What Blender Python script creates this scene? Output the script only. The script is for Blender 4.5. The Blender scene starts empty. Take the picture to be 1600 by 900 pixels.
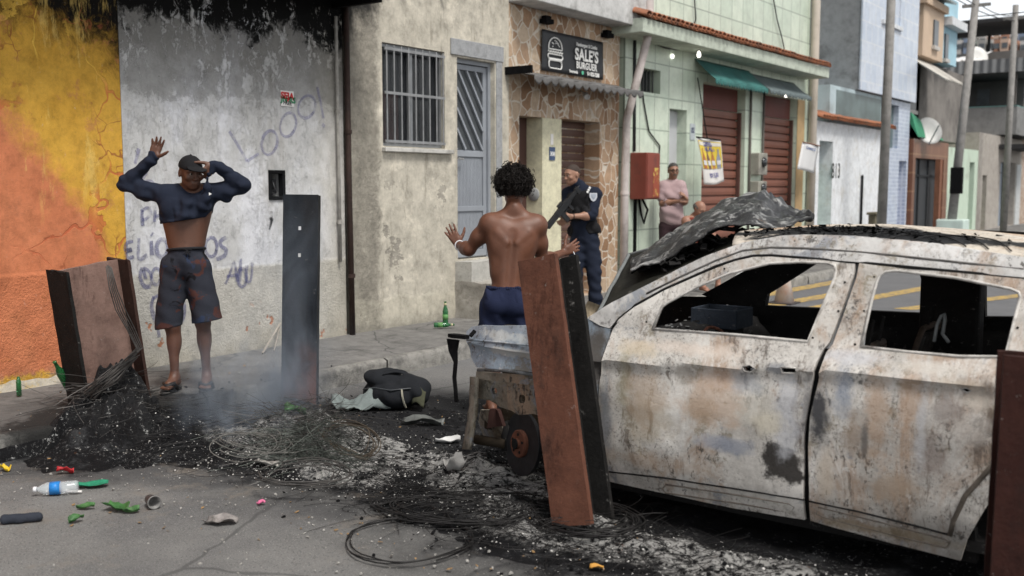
import bpy, bmesh, math, random
import numpy as np
from mathutils import Vector, Matrix, noise as mn, geometry
R = math.radians
sc = bpy.context.scene
col = sc.collection
random.seed(7)
rng = np.random.default_rng(7)

# ------------------------------------------------------------------ camera
YAW, PITCH, EYE = R(35.84), R(5.746), 1.67
cam = bpy.data.cameras.new('camera')
cam.lens, cam.sensor_width = 36.0, 36.0
cam.clip_start, cam.clip_end = 0.05, 2000
cam.dof.use_dof = True
cam.dof.focus_distance = 6.9
cam.dof.aperture_fstop = 2.2
co_ = bpy.data.objects.new('camera', cam)
col.objects.link(co_)
co_.location = (0, 0, EYE)
co_.rotation_euler = (R(90) - PITCH, 0, YAW)
sc.camera = co_

# ------------------------------------------------------------------ sky and sun (overcast)
SUN_EL, SUN_AZ = R(59), R(112)            # azimuth counted from +Y towards +X
w = bpy.data.worlds.new('World')
sc.world = w
w.use_nodes = True
wt = w.node_tree
wt.nodes.clear()
sky = wt.nodes.new('ShaderNodeTexSky')
sky.sky_type = 'NISHITA'
sky.sun_disc = False
sky.sun_elevation = SUN_EL
sky.sun_rotation = SUN_AZ
sky.air_density, sky.dust_density, sky.ozone_density = 1.0, 4.0, 1.0
hs = wt.nodes.new('ShaderNodeHueSaturation')
hs.inputs['Saturation'].default_value = 0.22
hs.inputs['Value'].default_value = 1.35
bg = wt.nodes.new('ShaderNodeBackground')
bg.inputs['Strength'].default_value = 0.062
wo = wt.nodes.new('ShaderNodeOutputWorld')
wt.links.new(sky.outputs[0], hs.inputs['Color'])
# an overcast sky is brightest in the low cloud over the far end of the street
tc = wt.nodes.new('ShaderNodeTexCoord'); sx = wt.nodes.new('ShaderNodeSeparateXYZ'); mr = wt.nodes.new('ShaderNodeMapRange'); vm = wt.nodes.new('ShaderNodeVectorMath')
mr.interpolation_type = 'SMOOTHSTEP'; vm.operation = 'SCALE'
mr.inputs[1].default_value, mr.inputs[2].default_value, mr.inputs[3].default_value, mr.inputs[4].default_value = .10, .34, 3.2, 1.0
wt.links.new(tc.outputs['Generated'], sx.inputs[0]); wt.links.new(sx.outputs[2], mr.inputs[0])
wt.links.new(hs.outputs[0], vm.inputs[0]); wt.links.new(mr.outputs[0], vm.inputs['Scale'])
wt.links.new(vm.outputs[0], bg.inputs['Color'])
wt.links.new(bg.outputs[0], wo.inputs['Surface'])
sun = bpy.data.lights.new('sun', 'SUN')
sun.energy = 2.2
sun.angle = R(16)
sun.color = (1.0, 0.96, 0.9)
so = bpy.data.objects.new('sun', sun)
col.objects.link(so)
sd = Vector((math.sin(SUN_AZ) * math.cos(SUN_EL), math.cos(SUN_AZ) * math.cos(SUN_EL), math.sin(SUN_EL)))
so.rotation_euler = sd.to_track_quat('Z', 'Y').to_euler()
so.location = (5, -5, 20)
sc.view_settings.view_transform = 'Standard'
sc.view_settings.look = 'None'
sc.view_settings.gamma = 1
sc.view_settings.use_curve_mapping = False
sc.view_settings.exposure = 0.48
sc.cycles.max_bounces = 6
sc.cycles.volume_bounces = 0
sc.cycles.use_denoising = True
sc.cycles.transparent_max_bounces = 12

# ------------------------------------------------------------------ photograph pixel (1600x900) -> point of a real plane
_f = np.array([-math.sin(YAW) * math.cos(PITCH), math.cos(YAW) * math.cos(PITCH), -math.sin(PITCH)])
_r = np.array([math.cos(YAW), math.sin(YAW), 0])
_u = np.cross(_r, _f)
_C = np.array([0, 0, EYE])
def ray(u, v): return _f + (u - 800) / 1600 * _r + (450 - v) / 1600 * _u
def onx(u, v, x): d = ray(u, v); return _C + d * (x / d[0])
def ony(u, v, y): d = ray(u, v); return _C + d * (y / d[1])
def onz(u, v, z=0.0): d = ray(u, v); return _C + d * ((z - EYE) / d[2])
def atd(u, v, dep): return _C + ray(u, v) * dep

# ------------------------------------------------------------------ node helper
class NT:
    def __init__(s, name):
        s.m = bpy.data.materials.new(name)
        s.m.use_nodes = True
        s.t = s.m.node_tree
        s.t.nodes.clear()
        s._co = None
    def node(s, ty, ins=None, **props):
        n = s.t.nodes.new('ShaderNode' + ty)
        for k, v in props.items(): setattr(n, k, v)
        for k, v in (ins or {}).items(): s.set(n.inputs[k], v)
        return n
    def set(s, i, v):
        if isinstance(v, bpy.types.NodeSocket): s.t.links.new(v, i)
        elif i.type == 'RGBA' and not isinstance(v, (int, float)): i.default_value = (*v[:3], 1)
        elif i.type == 'RGBA': i.default_value = (v, v, v, 1)
        else: i.default_value = v
    @property
    def co(s):
        if s._co is None: s._co = s.node('TexCoord').outputs['Object']
        return s._co
    def map(s, scale=(1, 1, 1), rot=(0, 0, 0), loc=(0, 0, 0), co=None):
        return s.node('Mapping', {'Vector': co or s.co, 'Scale': scale, 'Rotation': rot, 'Location': loc}).outputs[0]
    def noise(s, scale, detail=5, rough=.6, st=None, loc=(0, 0, 0), dist=0, co=None):
        c = co or s.co
        if st or loc != (0, 0, 0): c = s.map(st or (1, 1, 1), loc=loc, co=c)
        return s.node('TexNoise', {'Vector': c, 'Scale': scale, 'Detail': detail, 'Roughness': rough, 'Distortion': dist}).outputs['Fac']
    def voro(s, scale, feature='F1', out='Distance', st=None, co=None, rnd=1.0):
        c = co or s.co
        if st: c = s.map(st, co=c)
        return s.node('TexVoronoi', {'Vector': c, 'Scale': scale, 'Randomness': rnd}, feature=feature).outputs[out]
    def warp(s, amt, scale=3, co=None):
        c = co or s.co
        n = s.node('TexNoise', {'Vector': c, 'Scale': scale, 'Detail': 3}).outputs['Color']
        n = s.node('VectorMath', {0: n, 1: (.5, .5, .5)}, operation='SUBTRACT').outputs[0]
        n = s.node('VectorMath', {0: n, 'Scale': amt}, operation='SCALE').outputs[0]
        return s.node('VectorMath', {0: c, 1: n}, operation='ADD').outputs[0]
    def xyz(s, co=None): return s.node('SeparateXYZ', {0: co or s.co}).outputs
    def ramp(s, f, stops, mode='LINEAR'):
        n = s.node('ValToRGB', {'Fac': f})
        r = n.color_ramp
        r.interpolation = mode
        while len(r.elements) < len(stops): r.elements.new(0.5)
        for e, (p, c) in zip(r.elements, stops):
            e.position = p
            e.color = (c, c, c, 1) if isinstance(c, (int, float)) else (*c, 1)
        return n.outputs[0]
    def step(s, f, a, b):          # smooth 0..1 between a and b (b may be < a)
        if a < b: return s.node('MapRange', {'Value': f, 1: a, 2: b, 3: 0.0, 4: 1.0}, interpolation_type='SMOOTHSTEP').outputs[0]
        return s.node('MapRange', {'Value': f, 1: b, 2: a, 3: 1.0, 4: 0.0}, interpolation_type='SMOOTHSTEP').outputs[0]
    def mix(s, fac, a, b, mode='MIX'):
        n = s.node('Mix', data_type='RGBA', blend_type=mode)
        s.set(n.inputs[0], fac); s.set(n.inputs[6], a); s.set(n.inputs[7], b)
        return n.outputs[2]
    def ma(s, op, a, b=0.0, c=None, clamp=False):
        n = s.node('Math', operation=op, use_clamp=clamp)
        s.set(n.inputs[0], a); s.set(n.inputs[1], b)
        if c is not None: s.set(n.inputs[2], c)
        return n.outputs[0]
    def add(s, *a):
        r = a[0]
        for b in a[1:]: r = s.ma('ADD', r, b)
        return r
    def mul(s, *a):
        r = a[0]
        for b in a[1:]: r = s.ma('MULTIPLY', r, b)
        return r
    def grunge(s, c, amt=.5, sc_=9):            # dirt, specks and blotches at several sizes
        v = s.ramp(s.noise(sc_, 10, .78, loc=(7, 2, 4)), [(.28, 1 - .62 * amt), (.5, 1.0), (.72, 1 + .42 * amt)])
        c = s.mix(1.0, c, v, 'MULTIPLY')
        c = s.mix(s.mul(s.step(s.noise(sc_ * 6, 6, .75, loc=(1, 9, 4)), .60, .68), .55 * amt), c, (.05, .047, .043))
        return s.mix(s.mul(s.step(s.noise(sc_ * 2.1, 9, .8, loc=(5, 5, 8)), .61, .68), .45 * amt), c, (.55, .53, .50))
    def done(s, color, rough=.8, bump=None, bs=.4, bd=.02, metal=0.0, alpha=None, spec=.3, emis=None, es=1, trans=None):
        b = s.node('BsdfPrincipled', {'Base Color': color, 'Roughness': rough, 'Metallic': metal, 'Specular IOR Level': spec})
        if bump is not None:
            s.t.links.new(s.node('Bump', {'Height': bump, 'Strength': bs, 'Distance': bd}).outputs[0], b.inputs['Normal'])
        if alpha is not None: s.set(b.inputs['Alpha'], alpha)
        if trans is not None: s.set(b.inputs['Transmission Weight'], trans)
        if emis is not None: s.set(b.inputs['Emission Color'], emis); s.set(b.inputs['Emission Strength'], es)
        o = s.node('OutputMaterial')
        s.t.links.new(b.outputs[0], o.inputs['Surface'])
        return s.m
_simple = {}
def simple(name, c, rough=.7, var=.25, scale=8, bs=.15, metal=0.0, spec=.3, dirt=None):
    """a plain material with mottled tone, slight bump and optional dirt colour"""
    if name in _simple: return _simple[name]
    g = NT(name)
    n = g.noise(scale, 6, .65)
    c0 = tuple(x * (1 - var) for x in c); c1 = tuple(min(1, x * (1 + var)) for x in c)
    k = g.ramp(n, [(.25, c0), (.75, c1)])
    if dirt is not None:
        k = g.mix(g.step(g.noise(scale * .4, 7, .7, loc=(3, 1, 7)), .48, .72), k, dirt)
    _simple[name] = g.done(k, rough, n, bs, .01, metal=metal, spec=spec)
    return _simple[name]

# ------------------------------------------------------------------ mesh helpers
class MB:
    def __init__(s): s.v = []; s.f = []
    def add(s, vs, fs):
        o = len(s.v)
        s.v += [tuple(p) for p in vs]
        s.f += [tuple(i + o for i in f) for f in fs]
        return s
    def box(s, x0, x1, y0, y1, z0, z1, M=None):
        vs = [Vector((x, y, z)) for x in (x0, x1) for y in (y0, y1) for z in (z0, z1)]
        if M is not None: vs = [M @ p for p in vs]
        return s.add(vs, [(0, 1, 3, 2), (4, 6, 7, 5), (0, 4, 5, 1), (2, 3, 7, 6), (0, 2, 6, 4), (1, 5, 7, 3)])
    def tube(s, pts, r, n=8, cap=True):
        pts = [Vector(p) for p in pts]
        rs = r if isinstance(r, (list, tuple)) else [r] * len(pts)
        o = len(s.v)
        prev = None
        for i, p in enumerate(pts):
            t = (pts[min(i + 1, len(pts) - 1)] - pts[max(i - 1, 0)])
            if t.length < 1e-9: t = Vector((0, 0, 1))
            t.normalize()
            if prev is None: a = t.orthogonal().normalized()
            else:
                a = prev - t * prev.dot(t)
                a = a.normalized() if a.length > 1e-6 else t.orthogonal().normalized()
            prev = a
            b = t.cross(a)
            for k in range(n):
                th = 2 * math.pi * k / n
                s.v.append(tuple(p + (a * math.cos(th) + b * math.sin(th)) * rs[i]))
        for i in range(len(pts) - 1):
            for k in range(n):
                s.f.append((o + i * n + k, o + i * n + (k + 1) % n, o + (i + 1) * n + (k + 1) % n, o + (i + 1) * n + k))
        if cap:
            s.f.append(tuple(o + k for k in range(n))[::-1])
            s.f.append(tuple(o + (len(pts) - 1) * n + k for k in range(n)))
        return s
    def lathe(s, prof, M=None, n=24):          # profile [(r, z)] round local z
        M = M or Matrix()
        o = len(s.v)
        for r, z in prof:
            for k in range(n):
                th = 2 * math.pi * k / n
                s.v.append(tuple(M @ Vector((r * math.cos(th), r * math.sin(th), z))))
        for i in range(len(prof) - 1):
            for k in range(n):
                s.f.append((o + i * n + k, o + i * n + (k + 1) % n, o + (i + 1) * n + (k + 1) % n, o + (i + 1) * n + k))
        if prof[0][0] > 1e-5: s.f.append(tuple(o + k for k in range(n))[::-1])
        if prof[-1][0] > 1e-5: s.f.append(tuple(o + (len(prof) - 1) * n + k for k in range(n)))
        return s
    def prism(s, poly, d, M=None):             # 2D polygon in local xy extruded d along local z
        M = M or Matrix()
        n = len(poly)
        vs = [M @ Vector((x, y, 0)) for x, y in poly] + [M @ Vector((x, y, d)) for x, y in poly]
        return s.add(vs, [tuple(range(n))[::-1], tuple(range(n, 2 * n))] + [(i, (i + 1) % n, n + (i + 1) % n, n + i) for i in range(n)])
    def grid(s, fn, nu, nv, closed=False):
        vs = [fn(i / nu, j / nv) for i in range(nu + 1) for j in range(nv + 1)]
        fs = [(i * (nv + 1) + j, (i + 1) * (nv + 1) + j, (i + 1) * (nv + 1) + j + 1, i * (nv + 1) + j + 1) for i in range(nu) for j in range(nv)]
        return s.add(vs, fs)
    def sheet(s, fn, nu, nv, th):              # grid with thickness along its normal
        P = [[Vector(fn(i / nu, j / nv)) for j in range(nv + 1)] for i in range(nu + 1)]
        o = len(s.v); W = nv + 1; N = (nu + 1) * W
        back = []
        for i in range(nu + 1):
            for j in range(W):
                a = P[min(i + 1, nu)][j] - P[max(i - 1, 0)][j]; b = P[i][min(j + 1, nv)] - P[i][max(j - 1, 0)]
                nn = a.cross(b)
                nn = nn.normalized() if nn.length > 1e-9 else Vector((0, 0, 1))
                s.v.append(tuple(P[i][j])); back.append(tuple(P[i][j] - nn * th))
        s.v += back
        for i in range(nu):
            for j in range(nv):
                q = (o + i * W + j, o + (i + 1) * W + j, o + (i + 1) * W + j + 1, o + i * W + j + 1)
                s.f.append(q); s.f.append(tuple(k + N for k in q[::-1]))
        rim = [(i, 0) for i in range(nu + 1)] + [(nu, j) for j in range(1, W)] + [(i, nv) for i in range(nu - 1, -1, -1)] + [(0, j) for j in range(nv - 1, 0, -1)]
        ids = [o + i * W + j for i, j in rim]
        for a, b in zip(ids, ids[1:] + ids[:1]): s.f.append((b, a, a + N, b + N))
        return s
    def build(s, name, mat, parent=None, smooth=False, bevel=0, autos=None):
        me = bpy.data.meshes.new(name)
        me.from_pydata(s.v, [], s.f)
        me.validate(); me.update()
        if smooth or autos:
            me.shade_smooth()
            if autos: me.set_sharp_from_angle(angle=R(autos))
        return link(name, me, mat, parent, bevel)
def link(name, me, mat, parent=None, bevel=0):
    o = bpy.data.objects.new(name, me)
    col.objects.link(o)
    if mat is not None: me.materials.append(mat)
    if parent is not None:
        o.parent = parent
        o.matrix_parent_inverse = pinv(parent)
    if bevel:
        b = o.modifiers.new('bevel', 'BEVEL'); b.width = bevel; b.segments = 2; b.limit_method = 'ANGLE'
    return o
def pinv(p):
    M = Matrix()
    while p is not None:
        M = p.matrix_basis @ M if p.parent is None else p.matrix_parent_inverse @ p.matrix_basis @ M
        p = p.parent
    return M.inverted()
def thing(name, label, cat, loc=(0, 0, 0), group=None):
    o = bpy.data.objects.new(name, None)
    o.empty_display_size = .2
    col.objects.link(o)
    o.location = loc
    return tag(o, label, cat, group)
def tag(o, label=None, cat=None, group=None, kind=None):
    if label: o['label'] = label
    if cat: o['category'] = cat
    if group: o['group'] = group
    if kind: o['kind'] = kind
    return o
def fr(p, q, up=(0, 0, 1)):        # matrix with local z from p to q
    z = (Vector(q) - Vector(p)).normalized()
    x = Vector(up).cross(z)
    x = x.normalized() if x.length > 1e-4 else z.orthogonal().normalized()
    M = Matrix((x, z.cross(x), z)).transposed().to_4x4()
    M.translation = Vector(p)
    return M
def text(body, size, M, depth=.004, off=0.0, name='lettering', mat=None, parent=None, align='CENTER', stretch=1.0, space=1.0):
    cu = bpy.data.curves.new('t', 'FONT')
    cu.body = body; cu.size = size; cu.extrude = depth / 2; cu.offset = off
    cu.align_x = align; cu.align_y = 'CENTER'; cu.space_character = space
    o = bpy.data.objects.new('t', cu)
    col.objects.link(o)
    dg = bpy.context.evaluated_depsgraph_get()
    me = bpy.data.meshes.new_from_object(o.evaluated_get(dg))
    bpy.data.objects.remove(o)
    me.transform(M @ Matrix.Diagonal((stretch, 1, 1, 1)))
    me.name = name
    me.materials.clear()
    return link(name, me, mat, parent)
def wallM(y, z, x, tilt=0):        # text plane facing +X: local x -> -y?  reading direction runs along +Y seen from the street
    M = Matrix(((0, 0, 1, x), (1, 0, 0, y), (0, 1, 0, z), (0, 0, 0, 1)))
    return M @ Matrix.Rotation(tilt, 4, 'Z')

# ------------------------------------------------------------------ signed-distance modelling for bodies and cloth
class SDF:
    def __init__(s, lo, hi, h):
        s.lo = np.array(lo, float); s.h = h
        s.n = np.ceil((np.array(hi, float) - s.lo) / h).astype(int) + 1
        s.v = np.full(s.n, .5, np.float32)
    def _reg(s, lo, hi):
        i0 = np.clip(np.floor((lo - s.lo) / s.h).astype(int), 0, s.n); i1 = np.clip(np.ceil((hi - s.lo) / s.h).astype(int) + 1, 0, s.n)
        sl = tuple(slice(a, b) for a, b in zip(i0, i1))
        g = np.ogrid[sl]
        return sl, [(g[k] * s.h + s.lo[k]).astype(np.float32) for k in range(3)]
    def _put(s, sl, d, k, sub):
        a = s.v[sl]
        if a.size == 0: return
        if sub:
            d = -d
            h = np.maximum(k - np.abs(a - d), 0) / k
            s.v[sl] = np.maximum(a, d) + h * h * k * .25
        else:
            h = np.maximum(k - np.abs(a - d), 0) / k
            s.v[sl] = np.minimum(a, d) - h * h * k * .25
    def cap(s, a, b, ra, rb=None, k=.02, sub=False):
        rb = ra if rb is None else rb
        a = np.array(a, float); b = np.array(b, float)
        m = max(ra, rb) + 2.5 * k + .03
        sl, (X, Y, Z) = s._reg(np.minimum(a, b) - m, np.maximum(a, b) + m)
        ba = b - a; L = max(ba @ ba, 1e-9)
        t = np.clip(((X - a[0]) * ba[0] + (Y - a[1]) * ba[1] + (Z - a[2]) * ba[2]) / L, 0, 1)
        d = np.sqrt((X - a[0] - t * ba[0]) ** 2 + (Y - a[1] - t * ba[1]) ** 2 + (Z - a[2] - t * ba[2]) ** 2) - (ra + (rb - ra) * t)
        s._put(sl, d, k, sub)
        return s
    def path(s, pts, rs, k=.02):
        for i in range(len(pts) - 1): s.cap(pts[i], pts[i + 1], rs[i], rs[i + 1], k)
        return s
    def ell(s, c, r, M=None, k=.02, sub=False):
        c = np.array(c, float); r = np.array(r, float)
        m = max(r) + 2.5 * k + .03
        sl, (X, Y, Z) = s._reg(c - m, c + m)
        X = X - c[0]; Y = Y - c[1]; Z = Z - c[2]
        if M is not None: X, Y, Z = [X * M[i][0] + Y * M[i][1] + Z * M[i][2] for i in range(3)]   # rows = axes
        k0 = np.sqrt((X / r[0]) ** 2 + (Y / r[1]) ** 2 + (Z / r[2]) ** 2)
        k1 = np.sqrt((X / r[0] ** 2) ** 2 + (Y / r[1] ** 2) ** 2 + (Z / r[2] ** 2) ** 2) + 1e-6
        s._put(sl, (k0 * (k0 - 1) / k1).astype(np.float32), k, sub)
        return s
    def plane(s, p, n):                        # cut away everything on the side n points to
        n = np.array(n, float); n = n / np.linalg.norm(n); p = np.array(p, float)
        sl, (X, Y, Z) = s._reg(s.lo, s.lo + s.n * s.h)
        d = (X - p[0]) * n[0] + (Y - p[1]) * n[1] + (Z - p[2]) * n[2]
        s.v = np.maximum(s.v, d.astype(np.float32))
        return s
    def like(s):                               # an empty field on the same lattice
        t = SDF.__new__(SDF); t.lo, t.h, t.n = s.lo, s.h, s.n; t.v = np.full(s.n, .5, np.float32)
        return t
    def cover(s, body, t=.007, reach=.05):     # cloth never thinner than t over the body it dresses
        s.v = np.minimum(s.v, np.maximum(body.v - t, s.v - reach))
        return s
    def wrinkle(s, amp, freq, dirs, seed=0):
        sl, (X, Y, Z) = s._reg(s.lo, s.lo + s.n * s.h)
        r = np.random.default_rng(seed)
        tot = 0
        for d in dirs:
            d = np.array(d, float); d /= np.linalg.norm(d)
            e = r.normal(size=3); e -= d * (e @ d); e /= np.linalg.norm(e)
            ph, ph2 = r.uniform(0, 6, 2)
            wv = .9 * np.sin((X * e[0] + Y * e[1] + Z * e[2]) * freq * .45 + ph2)
            tot = tot + np.sin((X * d[0] + Y * d[1] + Z * d[2]) * freq * r.uniform(.7, 1.3) + ph + wv)
        s.v = s.v + (amp * tot / len(dirs)).astype(np.float32)
        return s
    def mesh(s, name, mat, parent=None, relax=2):
        v = s.v; sg = v < 0
        c = np.zeros(np.array(v.shape) - 1, np.int8)
        for i in (0, 1):
            for j in (0, 1):
                for k in (0, 1):
                    c += sg[i:v.shape[0] - 1 + i, j:v.shape[1] - 1 + j, k:v.shape[2] - 1 + k]
        A = np.argwhere((c > 0) & (c < 8))
        idx = np.full(c.shape, -1, np.int64); idx[tuple(A.T)] = np.arange(len(A))
        P = np.zeros((len(A), 3)); cnt = np.zeros(len(A))
        cor = [(i, j, k) for i in (0, 1) for j in (0, 1) for k in (0, 1)]
        for a in cor:
            for ax in range(3):
                if a[ax]: continue
                b = list(a); b[ax] = 1
                va = v[A[:, 0] + a[0], A[:, 1] + a[1], A[:, 2] + a[2]]; vb = v[A[:, 0] + b[0], A[:, 1] + b[1], A[:, 2] + b[2]]
                x = (va < 0) != (vb < 0)
                t = np.where(x, va / np.where(x, va - vb, 1), 0)
                p = np.array(a, float)[None, :].repeat(len(A), 0); p[:, ax] += t
                P[x] += p[x]; cnt[x] += 1
        P = (A + P / cnt[:, None]) * s.h + s.lo
        F = []
        for ax in range(3):
            sh = [slice(None)] * 3
            a0 = [slice(1, -1)] * 3; a0[ax] = slice(0, -1); a1 = [slice(1, -1)] * 3; a1[ax] = slice(1, None)
            s0 = sg[tuple(a0)]; s1 = sg[tuple(a1)]
            E = np.argwhere(s0 != s1)
            flip = s0[tuple(E.T)]
            o = np.ones(3, int); o[ax] = 0
            E = E + o
            b, d = [(1, 2), (2, 0), (0, 1)][ax]
            def at(db, dd):
                q = E.copy(); q[:, b] += db; q[:, d] += dd
                return idx[tuple(q.T)]
            Q = np.stack([at(-1, -1), at(0, -1), at(0, 0), at(-1, 0)], 1)
            Q[~flip] = Q[~flip][:, ::-1]
            F.append(Q)
        F = np.concatenate(F)
        F = F[(F >= 0).all(1)]
        for _ in range(relax):
            S = np.zeros_like(P); n = np.zeros(len(P))
            for a in range(4):
                for b in ((a + 1) % 4, (a - 1) % 4):
                    np.add.at(S, F[:, a], P[F[:, b]]); np.add.at(n, F[:, a], 1)
            P = P * .5 + S / np.maximum(n, 1)[:, None] * .5
        me = bpy.data.meshes.new(name)
        me.vertices.add(len(P)); me.vertices.foreach_set('co', P.ravel())
        me.loops.add(F.size); me.loops.foreach_set('vertex_index', F.ravel().astype(np.int32))
        me.polygons.add(len(F)); me.polygons.foreach_set('loop_start', np.arange(0, F.size, 4, dtype=np.int32))
        me.update(calc_edges=True); me.validate()
        me.shade_smooth()
        return link(name, me, mat, parent)
XW = -7.46                                   # street face of the row of houses
# ------------------------------------------------------------------ materials of the setting
FIRES = ((-5.9, 4.0, .75, .75), (-4.9, 4.6, 1.15, .8), (-3.7, 4.8, 1.2, .95), (-2.3, 4.6, 1.5, .95), (-.6, 4.7, 1.9, 1.15), (-1.5, 5.5, 2.5, 1.4), (-4.8, 5.5, .85, .7))
def burn_dist(g, x, y):
    best = None
    for cx, cy, rx, ry in FIRES:
        dx = g.ma('DIVIDE', g.ma('SUBTRACT', x, cx), rx); dy = g.ma('DIVIDE', g.ma('SUBTRACT', y, cy), ry)
        d = g.ma('SQRT', g.add(g.mul(dx, dx), g.mul(dy, dy)))
        best = d if best is None else g.ma('MINIMUM', best, d)
    return g.add(best, g.mul(g.ma('SUBTRACT', g.noise(3.2, 8, .75, loc=(1, 1, 1)), .5), 1.1))
def mat_street(name, a, b, sc_=1.3, bs=.6, kerb=False):
    g = NT(name)
    x, y, z = g.xyz()
    c = g.mix(g.noise(sc_, 8, .68), a, b)
    c = g.mix(g.mul(g.step(g.noise(sc_ * 1.6, 7, .72, loc=(5, 3, 2)), .48, .66), .65), c, (.085, .083, .08))
    c = g.grunge(c, .75, 7)
    d = burn_dist(g, x, y)
    c = g.mix(g.mul(g.step(d, 1.9, 1.15), .6), c, (.06, .06, .06))
    c = g.mix(g.mul(g.step(d, 1.35 if kerb else 1.2, 1.0), .9), c, (.013, .013, .013))
    if not kerb: c = g.mix(g.mul(g.step(g.voro(.8, 'DISTANCE_TO_EDGE', co=g.warp(.5, 1.5)), .01, .003), .6), c, (.04, .04, .04))
    return g.done(c, .9, g.add(g.noise(80, 4, .65), g.noise(9, 7, .75)), bs, .015, spec=.2)
def mat_road():
    g = NT('asphalt')
    x, y, z = g.xyz(g.warp(.35, 1.6))
    base = g.mix(g.noise(1.3, 7, .65), (.085, .083, .08), (.255, .25, .24))
    base = g.mix(g.step(g.noise(.7, 4, .6, loc=(4, 2, 0)), .42, .62), base, (.115, .113, .113))
    base = g.mix(g.mul(g.step(g.noise(170, 2, .5), .55, .7), .5), base, (.36, .355, .34))
    base = g.mix(g.mul(g.step(g.noise(95, 2, .5, loc=(2, 7, 1)), .58, .68), .7), base, (.06, .06, .06))
    cr = g.voro(.55, 'DISTANCE_TO_EDGE', co=g.warp(.6, 1.2))
    base = g.mix(g.mul(g.step(cr, .012, .003), .55), base, (.05, .05, .05))
    dk = g.step(x, -.2, -1.5)                 # the far part of the street is a darker, worn asphalt
    far = g.step(y, 6.5, 8.5)
    base = g.mix(far, base, g.mix(g.noise(2.2, 6, .6), (.10, .102, .108), (.175, .175, .18)))
    # burnt stain: distance to the chain of fires
    d = burn_dist(g, x, y)
    burn = g.step(d, 1.2, .95)
    soot = g.mix(g.noise(14, 8, .75), (.004, .004, .0045), (.022, .022, .024))
    c = g.mix(g.mul(g.step(d, 1.8, 1.05), .7), base, (.035, .035, .036))
    c = g.mix(burn, c, soot)
    spk = g.mul(g.step(g.noise(48, 4, .7), .60, .70), g.step(g.noise(3.1, 4, .6, loc=(9, 0, 0)), .42, .62), g.step(d, 1.3, .9))
    c = g.mix(g.mul(spk, .8), c, (.42, .42, .41))
    c = g.mix(g.mul(g.step(g.noise(30, 6, .75, loc=(3, 3, 1)), .655, .69), g.step(y, 4.5, 3.8), .7), c, (.50, .49, .47))
    c = g.mix(g.mul(g.step(g.noise(21, 7, .78, loc=(8, 1, 1)), .62, .68), g.step(y, 4.5, 3.6), .7), c, (.035, .034, .033))
    c = g.mix(g.mul(g.step(g.noise(2.4, 8, .75, loc=(2, 6, 1)), .52, .68), g.step(y, 5, 4), .5), c, (.20, .17, .14))
    h = g.add(g.mul(g.noise(140, 3, .6), .5), g.mul(g.noise(22, 5, .7), .8), g.mul(burn, g.noise(30, 6, .75), 1.2))
    return g.done(c, .88, h, .7, .014, spec=.2)
def mat_concrete(name, a, b, sc_=1.4, spots=(.1, .1, .1), amt=.4, bs=.45):
    g = NT(name)
    c = g.mix(g.noise(sc_, 8, .66), a, b)
    c = g.mix(g.mul(g.step(g.noise(sc_ * 2.2, 7, .7, loc=(5, 3, 2)), .5, .7), amt), c, spots)
    c = g.mix(g.mul(g.step(g.noise(60, 3, .6), .58, .7), .35), c, spots)
    c = g.grunge(c, .55, sc_ * 5)
    return g.done(c, .9, g.add(g.noise(90, 4, .6), g.noise(9, 6, .7)), bs, .012)
def soot_on(g, c, z0, z1, wob=.9, dens=1.0):
    x, y, z = g.xyz()
    f = g.add(z, g.mul(g.ma('SUBTRACT', g.noise(2.6, 8, .72, st=(1, 1, .8)), .5), wob))
    return g.mix(g.mul(g.step(f, z0, z1), dens), c, (.008, .008, .008))
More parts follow.
